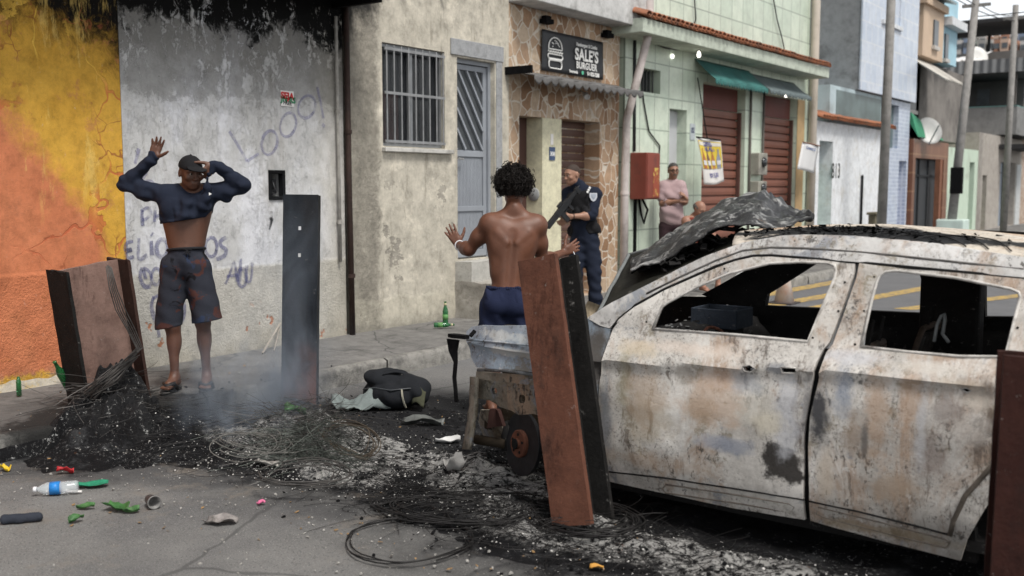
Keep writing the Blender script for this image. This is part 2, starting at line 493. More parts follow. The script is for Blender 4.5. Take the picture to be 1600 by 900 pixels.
def mat_orange():
    g = NT('orange_yellow_paint')
    x, y, z = g.xyz()
    wz = g.xyz(g.warp(.5, 2.0))
    yel = g.mix(g.noise(2.5, 7, .65), (.52, .27, .035), (.66, .40, .075))
    org = g.mix(g.noise(3, 7, .65, loc=(3, 3, 3)), (.46, .145, .065), (.60, .225, .115))
    b = g.add(z, g.mul(g.ma('SUBTRACT', y, 4.0), 1.15), g.mul(g.ma('SUBTRACT', g.noise(2.2, 7, .7), .5), 1.1))
    fo = g.step(b, 2.28, 1.95)
    fo = g.ma('MULTIPLY', fo, g.step(g.add(z, g.mul(g.noise(5, 5, .7), .3)), .36, .40))
    fo = g.ma('MULTIPLY', fo, g.step(g.add(y, g.mul(g.noise(1.6, 4, .6), .25)), 4.97, 4.82))
    c = g.mix(fo, yel, org)
    # flaked spots showing red under-paint, along wandering cracks
    cr = g.voro(1.25, 'DISTANCE_TO_EDGE', co=g.warp(.8, 1.7))
    keep = g.step(g.noise(1.1, 3, .5, loc=(2, 8, 1)), .44, .58)
    wide = g.add(.012, g.mul(g.step(g.noise(4.5, 5, .7), .52, .75), .11))
    fl = g.mul(g.step(g.ma('DIVIDE', cr, wide), 1.0, .75), keep, g.step(z, 1.0, 1.2))
    c = g.mix(g.mul(fl, .75), c, g.mix(g.step(z, 2.35, 2.6), (.50, .12, .055), (.80, .50, .09)))
    c = g.mix(g.mul(g.step(g.noise(7, 7, .75, loc=(0, 4, 4)), .60, .68), .55), c, (.40, .15, .05))
    # grime
    gr = g.mul(g.step(g.noise(1.5, 8, .7, st=(1, 1.3, .5), loc=(1, 5, 2)), .50, .75), .35)
    c = g.mix(gr, c, (.22, .12, .05))
    rk = g.mul(g.step(z, .32, .14), g.step(g.noise(5, 6, .7), .4, .6))
    c = g.mix(rk, c, (.30, .25, .18))
    # soot, thinner where the flakes run
    f = g.add(z, g.mul(g.ma('SUBTRACT', g.noise(2.2, 10, .78, st=(1, 1, .7), co=g.warp(.3, 4)), .5), 1.5), g.mul(g.ma('SUBTRACT', y, 4.2), .22))
    s = g.mul(g.step(f, 2.62, 3.1), g.ma('SUBTRACT', 1.0, g.mul(fl, g.step(f, 3.2, 2.7), .75)))
    c = g.mix(s, c, (.008, .007, .006))
    cr2 = g.voro(2.3, 'DISTANCE_TO_EDGE', co=g.warp(.9, 2.6))
    c = g.mix(g.mul(g.step(cr2, .022, .006), g.step(g.noise(1.3, 5, .6, loc=(9, 3, 3)), .5, .6), .75), c, (.26, .075, .035))
    dr_ = g.step(g.noise(5, 8, .75, st=(1, 1, .22), loc=(6, 6, 1)), .55, .64)
    c = g.mix(g.mul(dr_, g.step(z, 1.2, 1.9), .55), c, (.74, .52, .16))
    c = g.mix(g.mul(g.step(g.noise(3.3, 10, .8, loc=(2, 1, 8)), .56, .62), .5), c, (.44, .17, .09))
    c = g.grunge(c, .6, 8)
    low = g.step(z, 1.02, .98)
    h = g.add(g.mul(low, g.noise(62, 4, .6), 1.1), g.mul(g.noise(120, 3, .6), .25), g.mul(fl, -.8), g.mul(g.noise(6, 5, .6), .6), g.mul(low, .15))
    return g.done(c, .88, h, .65, .018, spec=.12)
def mat_grey():
    g = NT('whitewashed_grey_plaster')
    x, y, z = g.xyz()
    c = g.mix(g.noise(1.8, 9, .76), (.36, .36, .35), (.64, .64, .64))
    ww = g.step(g.noise(1.3, 7, .7, st=(1, 1, .6), loc=(7, 2, 2)), .44, .60)
    c = g.mix(g.mul(ww, .7), c, (.68, .69, .73))
    drip = g.step(g.noise(5, 6, .7, st=(1, 1, .13), loc=(1, 2, 3)), .5, .72)
    c = g.mix(g.mul(drip, .4), c, (.27, .24, .20))
    low = g.step(g.add(z, g.mul(g.noise(3, 4, .6), .06)), .98, .93)
    c = g.mix(low, c, g.mix(g.noise(3, 8, .7), (.36, .35, .32), (.64, .62, .57)))
    c = g.mix(g.mul(g.step(g.add(z, g.mul(g.noise(2.6, 6, .7), .5)), .75, .25), .6), c, (.43, .38, .28))
    c = g.mix(g.mul(g.step(y, 6.9, 7.3), .55), c, (.42, .39, .32))
    c = g.mix(g.mul(g.step(g.add(z, g.mul(g.noise(6, 5, .7), .5)), .42, .26), .55), c, (.12, .115, .10))
    bk = g.mul(g.step(g.noise(4.2, 4, .6, loc=(3, 9, 5)), .66, .69), g.step(z, .62, .5))
    c = g.mix(bk, c, (.42, .20, .12))
    c = g.mix(g.mul(g.step(g.noise(40, 3, .6), .70, .74), .7), c, (.08, .08, .08))
    c = g.grunge(c, .5, 7)
    # soot: grey veil, then black, with pale rinsed streaks
    f = g.add(z, g.mul(g.ma('SUBTRACT', g.noise(2.0, 10, .8, co=g.warp(.3, 4)), .5), 1.25))
    st = g.step(g.noise(4.2, 10, .82, st=(1, 1.4, .7), loc=(4, 0, 6), co=g.warp(.2, 5)), .53, .57)
    c = g.mix(g.mul(g.ma('MULTIPLY_ADD', g.step(f, 2.40, 2.46), .55, g.mul(g.step(f, 2.46, 2.95), .45)), g.ma('SUBTRACT', 1, g.mul(st, .85)), .74), c, g.mix(g.noise(9, 8, .75), (.05, .047, .042), (.16, .15, .13)))
    c = g.mix(g.step(g.add(f, g.mul(st, -.3)), 2.98, 3.12), c, (.008, .008, .008))
    h = g.add(g.mul(low, g.noise(55, 4, .65), 1.5), g.mul(g.noise(110, 3, .6), .2), g.mul(g.noise(5, 7, .7), .9), g.mul(st, .25), g.mul(bk, -.6))
    return g.done(c, .92, h, .65, .018, spec=.1)
def mat_raw():
    g = NT('raw_cement_plaster')
    x, y, z = g.xyz()
    c = g.mix(g.noise(1.1, 9, .74), (.33, .305, .25), (.60, .56, .475))
    c = g.mix(g.mul(g.step(g.noise(2.2, 8, .72, loc=(1, 1, 6)), .52, .64), .7), c, (.66, .61, .51))
    c = g.mix(g.mul(g.step(g.noise(5.5, 8, .76, st=(1, 1, .16), loc=(8, 1, 1)), .52, .66), .5), c, (.19, .17, .135))
    pat = g.step(g.noise(1.7, 6, .7, loc=(2, 2, 9)), .57, .60)
    low = g.step(z, 1.9, 1.5)
    c = g.mix(g.mul(pat, low, .75), c, g.mix(g.noise(12, 8, .78), (.12, .11, .095), (.36, .335, .29)))
    edge = g.step(g.add(y, g.mul(g.ma('SUBTRACT', g.noise(4, 7, .75), .5), .35)), 7.98, 7.86)
    c = g.mix(edge, c, g.mix(g.noise(13, 7, .8), (.10, .092, .08), (.48, .445, .37)))
    base = g.step(g.add(z, g.mul(g.noise(2.5, 6, .7), .25)), .62, .55)
    c = g.mix(g.mul(base, .55), c, (.46, .43, .35))
    c = g.mix(g.mul(g.step(g.add(z, g.mul(g.noise(4, 6, .7), .4)), .5, .32), .5), c, (.13, .125, .11))
    c = g.grunge(c, .75, 6)
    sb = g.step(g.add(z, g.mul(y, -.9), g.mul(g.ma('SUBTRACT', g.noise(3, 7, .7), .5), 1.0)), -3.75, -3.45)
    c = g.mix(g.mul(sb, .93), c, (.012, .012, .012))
    c = g.mix(g.mul(g.step(g.noise(34, 3, .6), .71, .75), .6), c, (.10, .09, .08))
    h = g.add(g.mul(g.noise(100, 3, .6), .2), g.mul(g.noise(4, 8, .72), 1.4), g.mul(pat, low, -.5), g.mul(edge, g.noise(14, 7, .8), 3.0), g.mul(base, .6))
    return g.done(c, .92, h, .6, .02)
def mat_stone(name, sc_=6.6, cols=None):
    g = NT(name)
    x, y, z = g.xyz(g.warp(.13, 4.0))
    v = g.node('CombineXYZ', {0: y, 1: g.mul(z, .8), 2: 0.0}).outputs[0]
    cid = g.voro(sc_, out='Color', co=v)
    ed = g.voro(sc_, 'DISTANCE_TO_EDGE', co=v)
    h1, s1, v1 = [o for o in g.node('SeparateColor', {0: cid}).outputs]
    c = g.ramp(h1, cols or [(0, (.26, .15, .085)), (.28, (.40, .25, .15)), (.5, (.52, .37, .25)), (.72, (.64, .53, .40)), (1, (.34, .20, .115))], 'LINEAR')
    c = g.mix(g.mul(g.noise(16, 6, .7), .7), c, (.20, .12, .07))
    m = g.step(ed, .05, .03)
    c = g.mix(m, c, (.56, .50, .42))
    c = g.grunge(c, .4, 8)
    c = g.mix(g.mul(g.step(g.noise(2, 6, .7), .5, .75), .3), c, (.16, .12, .09))
    return g.done(c, .7, g.add(g.mul(m, -1.0), g.mul(g.noise(25, 5, .6), .4)), .5, .015)
def mat_tile(name, a, b, tw, th_, mortar, msize=.012, rough=.45, off=0.0, veins=.35, vcol=None, bias=.3):
    g = NT(name)
    x, y, z = g.xyz()
    v = g.node('CombineXYZ', {0: g.ma('ADD', y, g.mul(x, .77)), 1: z, 2: 0.0}).outputs[0]
    n = g.node('TexBrick', {'Vector': v, 'Color1': a, 'Color2': b, 'Mortar': mortar, 'Scale': 1.0, 'Mortar Size': msize, 'Brick Width': tw, 'Row Height': th_, 'Bias': bias}, offset=off, squash=1.0)
    c = g.mix(g.mul(g.step(g.noise(3.5, 7, .7, dist=.8), .45, .7), veins), n.outputs['Color'], vcol or tuple(k * .6 for k in a))
    c = g.mix(g.mul(g.step(g.noise(2.2, 7, .72, st=(1, 1, .3), loc=(3, 1, 0)), .52, .8), .4), c, tuple(k * .45 for k in a))
    c = g.grunge(c, .3, 5)
    return g.done(c, rough, n.outputs['Fac'], -.4, .01, spec=.4)
def mat_metal_paint(name, c, rust=(.16, .06, .03), amt=.5, rough=.55):
    g = NT(name)
    k = g.mix(g.noise(3, 7, .65), tuple(x * .75 for x in c), tuple(min(1, x * 1.2) for x in c))
    k = g.mix(g.mul(g.step(g.noise(5, 8, .75, st=(1, 1, .4)), .55, .7), amt), k, rust)
    return g.done(k, rough, g.noise(20, 5, .6), .12, .01, spec=.4)

M_ROAD = mat_road()
M_PAVE = mat_street('pavement_concrete', (.12, .117, .112), (.235, .228, .218))
M_KERB = mat_street('kerb_concrete', (.19, .182, .166), (.36, .35, .325), 2.6, .9, True)

# ------------------------------------------------------------------ ground, pavement, kerb
m = MB()
nx, ny = 90, 90
xs = np.concatenate([np.linspace(-40, -8, 6), np.linspace(-7, 4, 60), np.linspace(6, 300, 10)]); ys = np.concatenate([np.linspace(-40, 0, 6), np.linspace(.5, 10, 60), np.linspace(12, 60, 14), np.linspace(90, 700, 6)])
vs = []
for x in xs:
    for y in ys:
        f = max(0, 1 - abs(x + 2) / 6) * max(0, 1 - abs(y - 5) / 6)
        vs.append((x, y, .02 * f * mn.noise(Vector((x * .9, y * .9, 0))) - .012 * f - (0 if x > -7.5 else .1)))
n1 = len(ys)
m.add(vs, [(i * n1 + j, (i + 1) * n1 + j, (i + 1) * n1 + j + 1, i * n1 + j + 1) for i in range(len(xs) - 1) for j in range(n1 - 1)])
tag(m.build('road', M_ROAD, smooth=True), kind='structure')
m = MB()
m.grid(lambda a, b: (-7.6 + 1.42 * a, -2 + 110 * b ** 1.8, .138 + .008 * mn.noise(Vector((a * 4, 110 * b ** 1.8 * .8, 3)))), 8, 160)
tag(m.build('pavement', M_PAVE, smooth=True), kind='structure')
m = MB()
y = -2.0
k = 0
while y < 100:                                # worn kerb stones
    L = .95 if y < 20 else 6
    d = random.uniform(-.012, .012)
    prof = [(-6.19, .10), (-6.185, .150), (-6.12, .152), (-6.085, .135), (-6.065 + d, .05), (-6.06 + d, -.05)]
    nseg = 12 if y < 12 else 2
    def f(a, b, y=y, d=d):
        yy = y + (L - .012) * b
        q = a * (len(prof) - 1); i = min(int(q), len(prof) - 2); t = q - i
        px, pz = prof[i][0] + (prof[i + 1][0] - prof[i][0]) * t, prof[i][1] + (prof[i + 1][1] - prof[i][1]) * t
        e = .014 * mn.noise(Vector((px * 9, yy * 6, pz * 9))) + .012 * mn.noise(Vector((px * 30, yy * 24, pz * 20)))
        if .03 < a < .97 : px += e; pz += e * .6
        return (px, yy, pz)
    m.grid(f, 15, nseg)
    y += L; k += 1
tag(m.build('kerb', M_KERB, smooth=True), kind='structure')
# painted hatch lines on the street beyond the car
m = MB()
for (xa, ya), (xb, yb) in (((-6.0, 14.4), (-5.75, 18.0)), ((-5.45, 12.9), (-5.05, 16.2)), ((-4.75, 13.7), (-4.2, 17.8)), ((-3.75, 14.2), (-2.6, 17.6)), ((-2.2, 13.6), (-1.0, 17.0))):
    w_ = .14
    m.add([(xa - w_, ya, .004), (xa + w_, ya, .004), (xb + w_, yb, .004), (xb - w_, yb, .004)], [(0, 1, 2, 3)])
g = NT('yellow_road_paint')
tag(m.build('road_marking', g.done(g.mix(g.step(g.noise(9, 7, .75), .42, .6), (.46, .31, .09), (.20, .17, .12)), .8)), kind='structure')

# ------------------------------------------------------------------ house walls
def facade(x, y0, y1, z0, z1, holes=(), depth=.2, body=4.0):
    """front wall of a house with recessed openings [(ya, yb, za, zb)], sides, back and top"""
    m = MB()
    Y = sorted({y0, y1, *[h[0] for h in holes], *[h[1] for h in holes]}); Z = sorted({z0, z1, *[h[2] for h in holes], *[h[3] for h in holes]})
    for a, b in zip(Y, Y[1:]):
        for c, d in zip(Z, Z[1:]):
            my, mz = (a + b) / 2, (c + d) / 2
            if any(h[0] < my < h[1] and h[2] < mz < h[3] for h in holes): continue
            m.add([(x, a, c), (x, b, c), (x, b, d), (x, a, d)], [(0, 1, 2, 3)])
    for h in holes:
        a, b, c, d = h[:4]; e = x - (h[4] if len(h) > 4 else depth)
        m.add([(x, a, c), (x, b, c), (x, b, d), (x, a, d), (e, a, c), (e, b, c), (e, b, d), (e, a, d)], [(0, 4, 5, 1), (1, 5, 6, 2), (2, 6, 7, 3), (3, 7, 4, 0), (4, 7, 6, 5)])
    e = x - body
    m.add([(x, y0, z0), (x, y1, z0), (x, y1, z1), (x, y0, z1), (e, y0, z0), (e, y1, z0), (e, y1, z1), (e, y0, z1)], [(0, 3, 7, 4), (1, 5, 6, 2), (3, 2, 6, 7), (4, 7, 6, 5)])
    return m
def shutter(x, y0, y1, z0, z1, pitch=.1):
    m = MB()
    n = max(2, int((z1 - z0) / pitch)); p = (z1 - z0) / n
    pr = []
    for i in range(n):
        z = z0 + i * p
        pr += [(x - .045, z), (x - .045, z + p * .16), (x, z + p * .2), (x + .006, z + p * .55), (x, z + p * .97)]
    pr.append((x - .016, z1))
    m.add([(a, yy, b) for yy in (y0, y1) for a, b in pr], [(i, len(pr) + i, len(pr) + i + 1, i + 1) for i in range(len(pr) - 1)])
    return m

# 1 orange house
h = thing('orange_house', 'house wall painted orange and yellow with flaking paint, blackened by soot at the top', 'house', (XW, 3.4, 0))
facade(XW, .5, 4.937, -.1, 5.0).build('wall', mat_orange(), h)
m = MB()                                       # flaked plaster ledge along its foot
m.grid(lambda a, b: (XW + .002 + .035 * (1 - a) + .012 * mn.noise(Vector((b * 40, a * 3, 0))), 1 + 3.93 * b, .13 + a * (.07 + .04 * mn.noise(Vector((b * 30, 2, 0))))), 4, 120)
m.build('plinth', mat_concrete('crumbling_plinth', (.33, .30, .25), (.5, .46, .38), 5, (.45, .30, .05), .6), h, smooth=True)

# 2 grey plaster house with the burnt eave
NI = [*onx(422, 269, XW)[1:], *onx(443, 309, XW)[1:]]
h = thing('plaster_house', 'grey whitewashed house wall with blue graffiti and a burnt meter niche under a sooty eave', 'house', (XW, 6.2, 0))
facade(XW - .004, 4.943, 7.44, -.1, 5.0, [(NI[0], NI[2], NI[3], NI[1])], .16).build('wall', mat_grey(), h)
M_CHAR = simple('charred_black', (.006, .006, .0065), .85, .7, 20, .5, spec=.1)
m = MB()
a, b, c, d = NI[0], NI[2], NI[3], NI[1]
for q in ((a - .02, a + .015, c - .02, d + .02), (b - .015, b + .02, c - .02, d + .02)): m.box(XW - .05, XW + .012, *q)
for q in ((a + .015, b - .015, c - .02, c + .015), (a + .015, b - .015, d - .015, d + .02)): m.box(XW - .05, XW + .012, *q)
nb = m.build('meter_niche', M_CHAR, h, bevel=.004)
m = MB()
m.grid(lambda s, t: (XW - .07 - .04 * math.sin(3 * s) + .02 * mn.noise(Vector((s * 9, t * 7, 0))), a + .03 + (b - a - .05) * s, c + .03 + (d - c - .09) * t), 10, 12)
m.tube([(XW - .05, a + .05, d - .05), (XW - .02, a + .08, d - .16), (XW - .05, a + .05, c + .08), (XW - .03, a + .1, c + .05)], .008, 6)
m.build('melted_meter', simple('melted_plastic', (.03, .03, .033), .35, .5, 15, .4), nb, smooth=True)
# graffiti: sprayed strokes, thin paint just proud of the plaster
def stroke(m, pts, w_, x):
    P = [onx(u, v, XW) for u, v in pts]
    Q = []
    for i in range(len(P) - 1):                # Catmull-Rom
        p0, p1, p2, p3 = P[max(i - 1, 0)], P[i], P[i + 1], P[min(i + 2, len(P) - 1)]
        for t in np.linspace(0, 1, 7)[: 7 if i == len(P) - 2 else 6]:
            Q.append(.5 * (2 * p1 + (p2 - p0) * t + (2 * p0 - 5 * p1 + 4 * p2 - p3) * t * t + (3 * p1 - p0 - 3 * p2 + p3) * t ** 3))
    o = len(m.v)
    for i, q in enumerate(Q):
        t = Q[min(i + 1, len(Q) - 1)] - Q[max(i - 1, 0)]
        L = math.hypot(t[1], t[2]) or 1
        k = w_ * (.75 + .35 * mn.noise(Vector((q[1] * 6, q[2] * 6, 1))))
        ny_, nz_ = -t[2] / L * k, t[1] / L * k
        m.v += [(x, q[1] + ny_, q[2] + nz_), (x, q[1] - ny_, q[2] - nz_)]
    m.f += [(o + 2 * i, o + 2 * i + 1, o + 2 * i + 3, o + 2 * i + 2) for i in range(len(Q) - 1)]
def ring(cx, cy, rx, ry, tilt=0, a0=0.3, n=12, over=.3):
    return [(cx + rx * math.cos(a0 + t) * math.cos(tilt) - ry * math.sin(a0 + t) * math.sin(tilt), cy + rx * math.cos(a0 + t) * math.sin(tilt) + ry * math.sin(a0 + t) * math.cos(tilt)) for t in np.linspace(0, 2 * math.pi + over, n)]
def mat_spray(name, c, a):
    g = NT(name)
    al = g.mul(g.step(g.noise(9, 6, .7), .28, .55), g.step(g.noise(70, 3, .6), .2, .5), a)
    return g.done(c, .8, alpha=al)
M_SP1 = mat_spray('faded_violet_spray', (.17, .165, .36), .36)
M_SP2 = mat_spray('blue_spray', (.11, .115, .25), .52)
M_SP3 = mat_spray('black_spray', (.03, .03, .03), .85)
gi = 0
def graffito(strokes, w_, mat):
    global gi
    m = MB()
    for i, s_ in enumerate(strokes): stroke(m, s_, w_, XW + .0008 + .0012 * (i % 5))
    gi += 1
    return m.build('graffiti', mat, h)
graffito([[(358, 205), (371, 226), (386, 252)], [(386, 252), (395, 246), (404, 240)]], .019, M_SP1)
graffito([ring(421, 223, 12, 19, .2), ring(450, 195, 12, 19, .25), ring(479, 167, 13, 18, .3), [(495, 136), (500, 158), (505, 185)], [(503, 194), (507, 198)]], .019, M_SP1)
graffito([[(217, 232), (211, 256)]], .022, M_SP1)
graffito([[(232, 262), (222, 280), (215, 292), (226, 285), (236, 284), (243, 292)]], .022, M_SP1)
graffito([[(222, 328), (222, 342), (223, 353)], [(220, 330), (231, 325), (235, 334), (228, 342), (222, 343)], [(242, 328), (241, 347)], [(242, 338), (252, 336)], [(253, 324), (255, 346)]], .021, M_SP2)
graffito([[(208, 377), (198, 380), (197, 391), (206, 390), (198, 392), (199, 403), (209, 401)], [(217, 372), (217, 403), (230, 399)], [(236, 376), (237, 399)], [(236, 365), (238, 367)], ring(253, 388, 9, 14)], .023, M_SP2)
graffito([ring(330, 386, 9, 15), [(353, 371), (344, 377), (346, 385), (353, 390), (350, 400), (338, 405)]], .023, M_SP2)
graffito([[(222, 418), (219, 434), (227, 448), (236, 444), (234, 426), (224, 420), (228, 436)], ring(244, 432, 7, 13)], .021, M_SP2)
graffito([[(352, 444), (360, 425), (366, 409), (369, 428), (370, 440)], [(354, 432), (372, 429)], ring(378, 434, 7, 14), [(376, 404), (374, 440)], [(385, 414), (384, 436), (391, 438), (394, 410)]], .021, M_SP2)
graffito([[(240, 463), (237, 482), (246, 512), (249, 527)], [(239, 466), (252, 461), (256, 473), (247, 484)]], .022, M_SP2)
graffito([[(287, 470), (288, 492), (280, 508)]], .022, M_SP2)
graffito([[(424, 330), (424, 345), (421, 359)], [(421, 340), (427, 344)]], .02, M_SP3)
# curved pale patch painted over the lower right (old whitewash square)
# sticker
sy = onx(438, 141, XW); sy2 = onx(459, 167, XW)
tt = tag(MB().box(XW + .001, XW + .004, sy[1], sy2[1], sy2[2], sy[2]).build('sticker', simple('sticker_white', (.72, .70, .68), .6, .12)), 'small white paper sticker with red and green print pasted on the grey wall', 'sticker')
yc = (sy[1] + sy2[1]) / 2
M_RED = simple('red_print', (.50, .03, .03), .6); M_GRN = simple('green_print', (.03, .22, .10), .6); M_BLK = simple('black_print', (.02, .02, .02), .6)
text('SEJA', .085, wallM(yc, sy[2] - .05, XW + .0055, R(-3)), .002, .004, 'lettering', M_RED, tt)
text('FREE', .05, wallM(yc, sy[2] - .115, XW + .0055, R(-3)), .002, .001, 'lettering', M_BLK, tt)
text('JN RS', .075, wallM(yc + .01, sy2[2] + .06, XW + .0055, R(-3)), .002, .003, 'lettering', M_GRN, tt)
# burnt corrugated eave over both walls
m = MB()
m.sheet(lambda a, b: (XW + .0 + .72 * a, .5 + 7.02 * b, 3.62 - .14 * a + .022 * math.sin(b * 7.0 / .09 * 2 * math.pi / 2)), 3, 420, .012)
er = m.build('eave_roof', M_CHAR, None, smooth=True)
tag(er, 'soot black corrugated roof sheet jutting over the burnt wall', 'eave roof')
m = MB()
for yy in (2.2, 3.6, 5.0, 6.4, 7.3): m.box(XW, XW + .62, yy, yy + .06, 3.40, 3.47)
m.box(XW + .55, XW + .62, .6, 7.4, 3.472, 3.50)
m.build('rafter', M_CHAR, er)

# pipes between the two houses
def pipe(name, label, pts, r, mat, clips=()):
    m = MB(); m.tube(pts, r, 12)
    o = tag(m.build(name, mat, smooth=True), label, 'pipe')
    for p in clips:
        MB().lathe([(r + .003, -.02), (r + .009, -.02), (r + .009, .02), (r + .003, .02)], Matrix.Translation(p), 14).build('collar', mat, o)
    return o
pipe('conduit_pipe', 'thin pale conduit running up the right edge of the grey graffiti wall', [(XW + .03, 7.335, .9), (XW + .03, 7.33, 2.0), (XW + .03, 7.325, 3.32)], .017, simple('conduit_grey', (.30, .285, .26), .7, .4, 12), [(XW + .03, 7.333, 1.3), (XW + .03, 7.33, 2.4)])
pipe('drain_pipe', 'dark rusty drainpipe in the corner between the grey wall and the bare cement house', [(XW + .05, 7.47, .14), (XW + .05, 7.45, 1.8), (XW + .05, 7.45, 3.45)], .030, simple('rusty_pipe', (.035, .020, .016), .75, .5, 9, .4, dirt=(.02, .018, .016)), [(XW + .05, 7.467, .75), (XW + .05, 7.452, 2.2)])

# 3 bare cement house
W3 = (8.0, 9.02, 2.08, 3.15); D3 = (9.24, 9.96, .80, 3.12)
h = thing('cement_house', 'bare cement house with barred window and grey metal door up a step', 'house', (XW, 8.9, 0))
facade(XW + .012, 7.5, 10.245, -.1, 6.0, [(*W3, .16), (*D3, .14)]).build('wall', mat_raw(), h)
M_ALU = simple('grey_aluminium', (.27, .28, .29), .4, .15, 6, .05, metal=.5)
M_DKGL = NT('dark_window_glass').done((.02, .022, .025), .12, spec=.6)
x0 = XW + .012 - .10
m = MB()
for q in ((W3[0], W3[0] + .035, W3[2], W3[3]), (W3[1] - .035, W3[1], W3[2], W3[3]), (W3[0] + .036, W3[1] - .036, W3[2], W3[2] + .035), (W3[0] + .036, W3[1] - .036, W3[3] - .035, W3[3]), (8.49, 8.53, W3[2] + .036, W3[3] - .036)):
    m.box(x0, x0 + .05, *q)
wn = m.build('window', M_ALU, h)
MB().box(XW - .145, XW - .14, W3[0] + .005, W3[1] - .005, W3[2] + .005, W3[3] - .005).build('room_shade_sheet', simple('room_shade_paint', (.03, .03, .032)), wn)  # dark sheet painted to stand for the unlit room behind the pane
MB().box(x0 - .02, x0 - .012, W3[0] + .02, W3[1] - .02, W3[2] + .02, W3[3] - .02).build('pane', NT('window_glass').done((.03, .033, .037), .15, alpha=.6, spec=.4), wn)
g = NT('red_cloth')
MB().grid(lambda a, b: (x0 - .035 + .012 * math.sin(a * 20), 8.05 + .33 * a, 2.14 + .52 * b), 24, 4).build('curtain', g.done(g.mix(g.noise(20), (.42, .10, .06), (.50, .17, .11)), .9), wn, smooth=True)
m = MB()
for i in range(9): yy = W3[0] + .05 + i * (W3[1] - W3[0] - .1) / 8; m.tube([(XW + .03, yy, W3[2] + .03), (XW + .03, yy, W3[3] - .02)], .0085, 6)
for zz in (W3[2] + .05, (W3[2] + W3[3]) / 2 + .02, W3[3] - .06): m.box(XW + .02, XW + .037, W3[0] + .02, W3[1] - .02, zz - .014, zz + .014)
m.build('bars', simple('bar_paint', (.25, .255, .26), .5, .3, 10, metal=.2), wn)
MB().box(XW - .05, XW + .07, W3[0] - .02, W3[1] + .1, W3[2] - .06, W3[2] - .015).build('sill', simple('sill_pale', (.5, .49, .46), .8, .2, 6, dirt=(.2, .19, .17)), wn, bevel=.006)
# metal door
M_DOOR = mat_metal_paint('grey_door_paint', (.27, .29, .32), (.16, .13, .11), .25)
xd = XW + .012 - .135
m = MB()
ya, yb, za, zb = D3
for q in ((ya, ya + .045, za, zb), (yb - .045, yb, za, zb), (ya + .046, yb - .046, zb - .05, zb)): m.box(xd, xd + .07, *q)
dr = MB().box(xd, xd + .018, ya + .047, yb - .047, za + .01, zb - .052).build('door', M_DOOR, h)
m.build('door_frame', M_DOOR, dr)
m = MB()
for q in ((ya + .05, yb - .05, za + .02, za + .10), (ya + .05, yb - .05, 1.36, 1.42), (ya + .05, yb - .05, 2.0, 2.07), (ya + .05, yb - .05, zb - .12, zb - .06), (ya + .05, ya + .11, za + .02, zb - .06), (yb - .11, yb - .05, za + .02, zb - .06)): m.box(xd + .019, xd + .036 + .0007 * q[0], *q)
m.build('door_rail', M_DOOR, dr, bevel=.004)
m = MB()
n = 18
for i in range(n): yy = ya + .12 + (yb - ya - .24) * i / n; m.box(xd + .019, xd + .027, yy, yy + .02, za + .11, 1.99)
m.build('ribbed_panel', M_DOOR, dr)
MB().box(xd + .0185, xd + .021, ya + .11, yb - .11, 2.08, zb - .12).build('pane', simple('frosted_dark', (.05, .055, .06), .35, .3), dr)
m = MB()
def clipseg(p, q, lo, hi):
    t0, t1 = 0, 1
    d = q - p
    for k in (0, 1):
        if abs(d[k]) < 1e-9: continue
        a_, b_ = (lo[k] - p[k]) / d[k], (hi[k] - p[k]) / d[k]
        t0, t1 = max(t0, min(a_, b_)), min(t1, max(a_, b_))
    return (p + d * t0, p + d * t1) if t0 < t1 else None
for i in range(-4, 8):
    p = np.array((ya + .11 - 1, 2.1 + i * .235 + 1.45)); q = p + np.array((2.2, -3.2))
    s_ = clipseg(p, q, (ya + .115, 2.085), (yb - .115, zb - .125))
    if s_:
        A, B = s_
        m.tube([(xd + .03, A[0], A[1]), (xd + .03, B[0], B[1])], .021, 4)
m.build('diagonal_bars', M_DOOR, dr)
MB().tube([(xd + .03, ya + .07, 1.98), (xd + .09, ya + .07, 1.98), (xd + .09, ya + .17, 1.97)], .011, 8).build('handle', simple('handle_steel', (.5, .5, .5), .3, .1, metal=.8), dr)
m = MB()
m.box(XW + .013, XW + .03, ya - .12, yb + .16, zb + .02, zb + .2)
m.box(XW + .013, XW + .022, yb + .02, yb + .14, za, zb + .02)
m.build('lintel', mat_concrete('grey_render', (.27, .28, .29), (.36, .365, .37), 3, (.16, .16, .16), .5), h, bevel=.008)
m = MB()
m.grid(lambda a, b: (XW + .012 + .55 * min(1, a * 1.0) * (1 if a < .99 else 1), 9.17 + 1.03 * b, .62 + .012 * mn.noise(Vector((a * 6, b * 8, 0))) - .03 * a * a), 10, 16)
def rough_box(x0, x1, y0, y1, z0, z1, n=14, amp=.018, sd=0):
    m = MB()
    def j(p): 
        p = Vector(p); e = mn.noise_vector(p * 5 + Vector((sd, 0, 0))) * amp + mn.noise_vector(p * 17) * amp * .5
        return p + e
    for fx in (0, 1):
        m.grid(lambda a, b: j((x0 + (x1 - x0) * fx, y0 + (y1 - y0) * a, z0 + (z1 - z0) * b)), n, n)
        m.grid(lambda a, b: j((x0 + (x1 - x0) * a, y0 + (y1 - y0) * fx, z0 + (z1 - z0) * b)), n, n)
        m.grid(lambda a, b: j((x0 + (x1 - x0) * a, y0 + (y1 - y0) * b, z0 + (z1 - z0) * fx)), n, n)
    return m
rough_box(XW - .05, XW + .55, 9.18, 10.2, .08, .56).build('step', mat_concrete('step_concrete', (.27, .25, .22), (.46, .44, .40), 2.2, (.12, .10, .08), .6, .7), h, smooth=True)
rough_box(XW - .05, XW + .25, 9.19, 10.19, .5, .79, 10, .008, 4).build('threshold', mat_concrete('threshold_concrete', (.36, .35, .32), (.5, .49, .46), 2.2, (.2, .2, .18), .4), h, smooth=True)
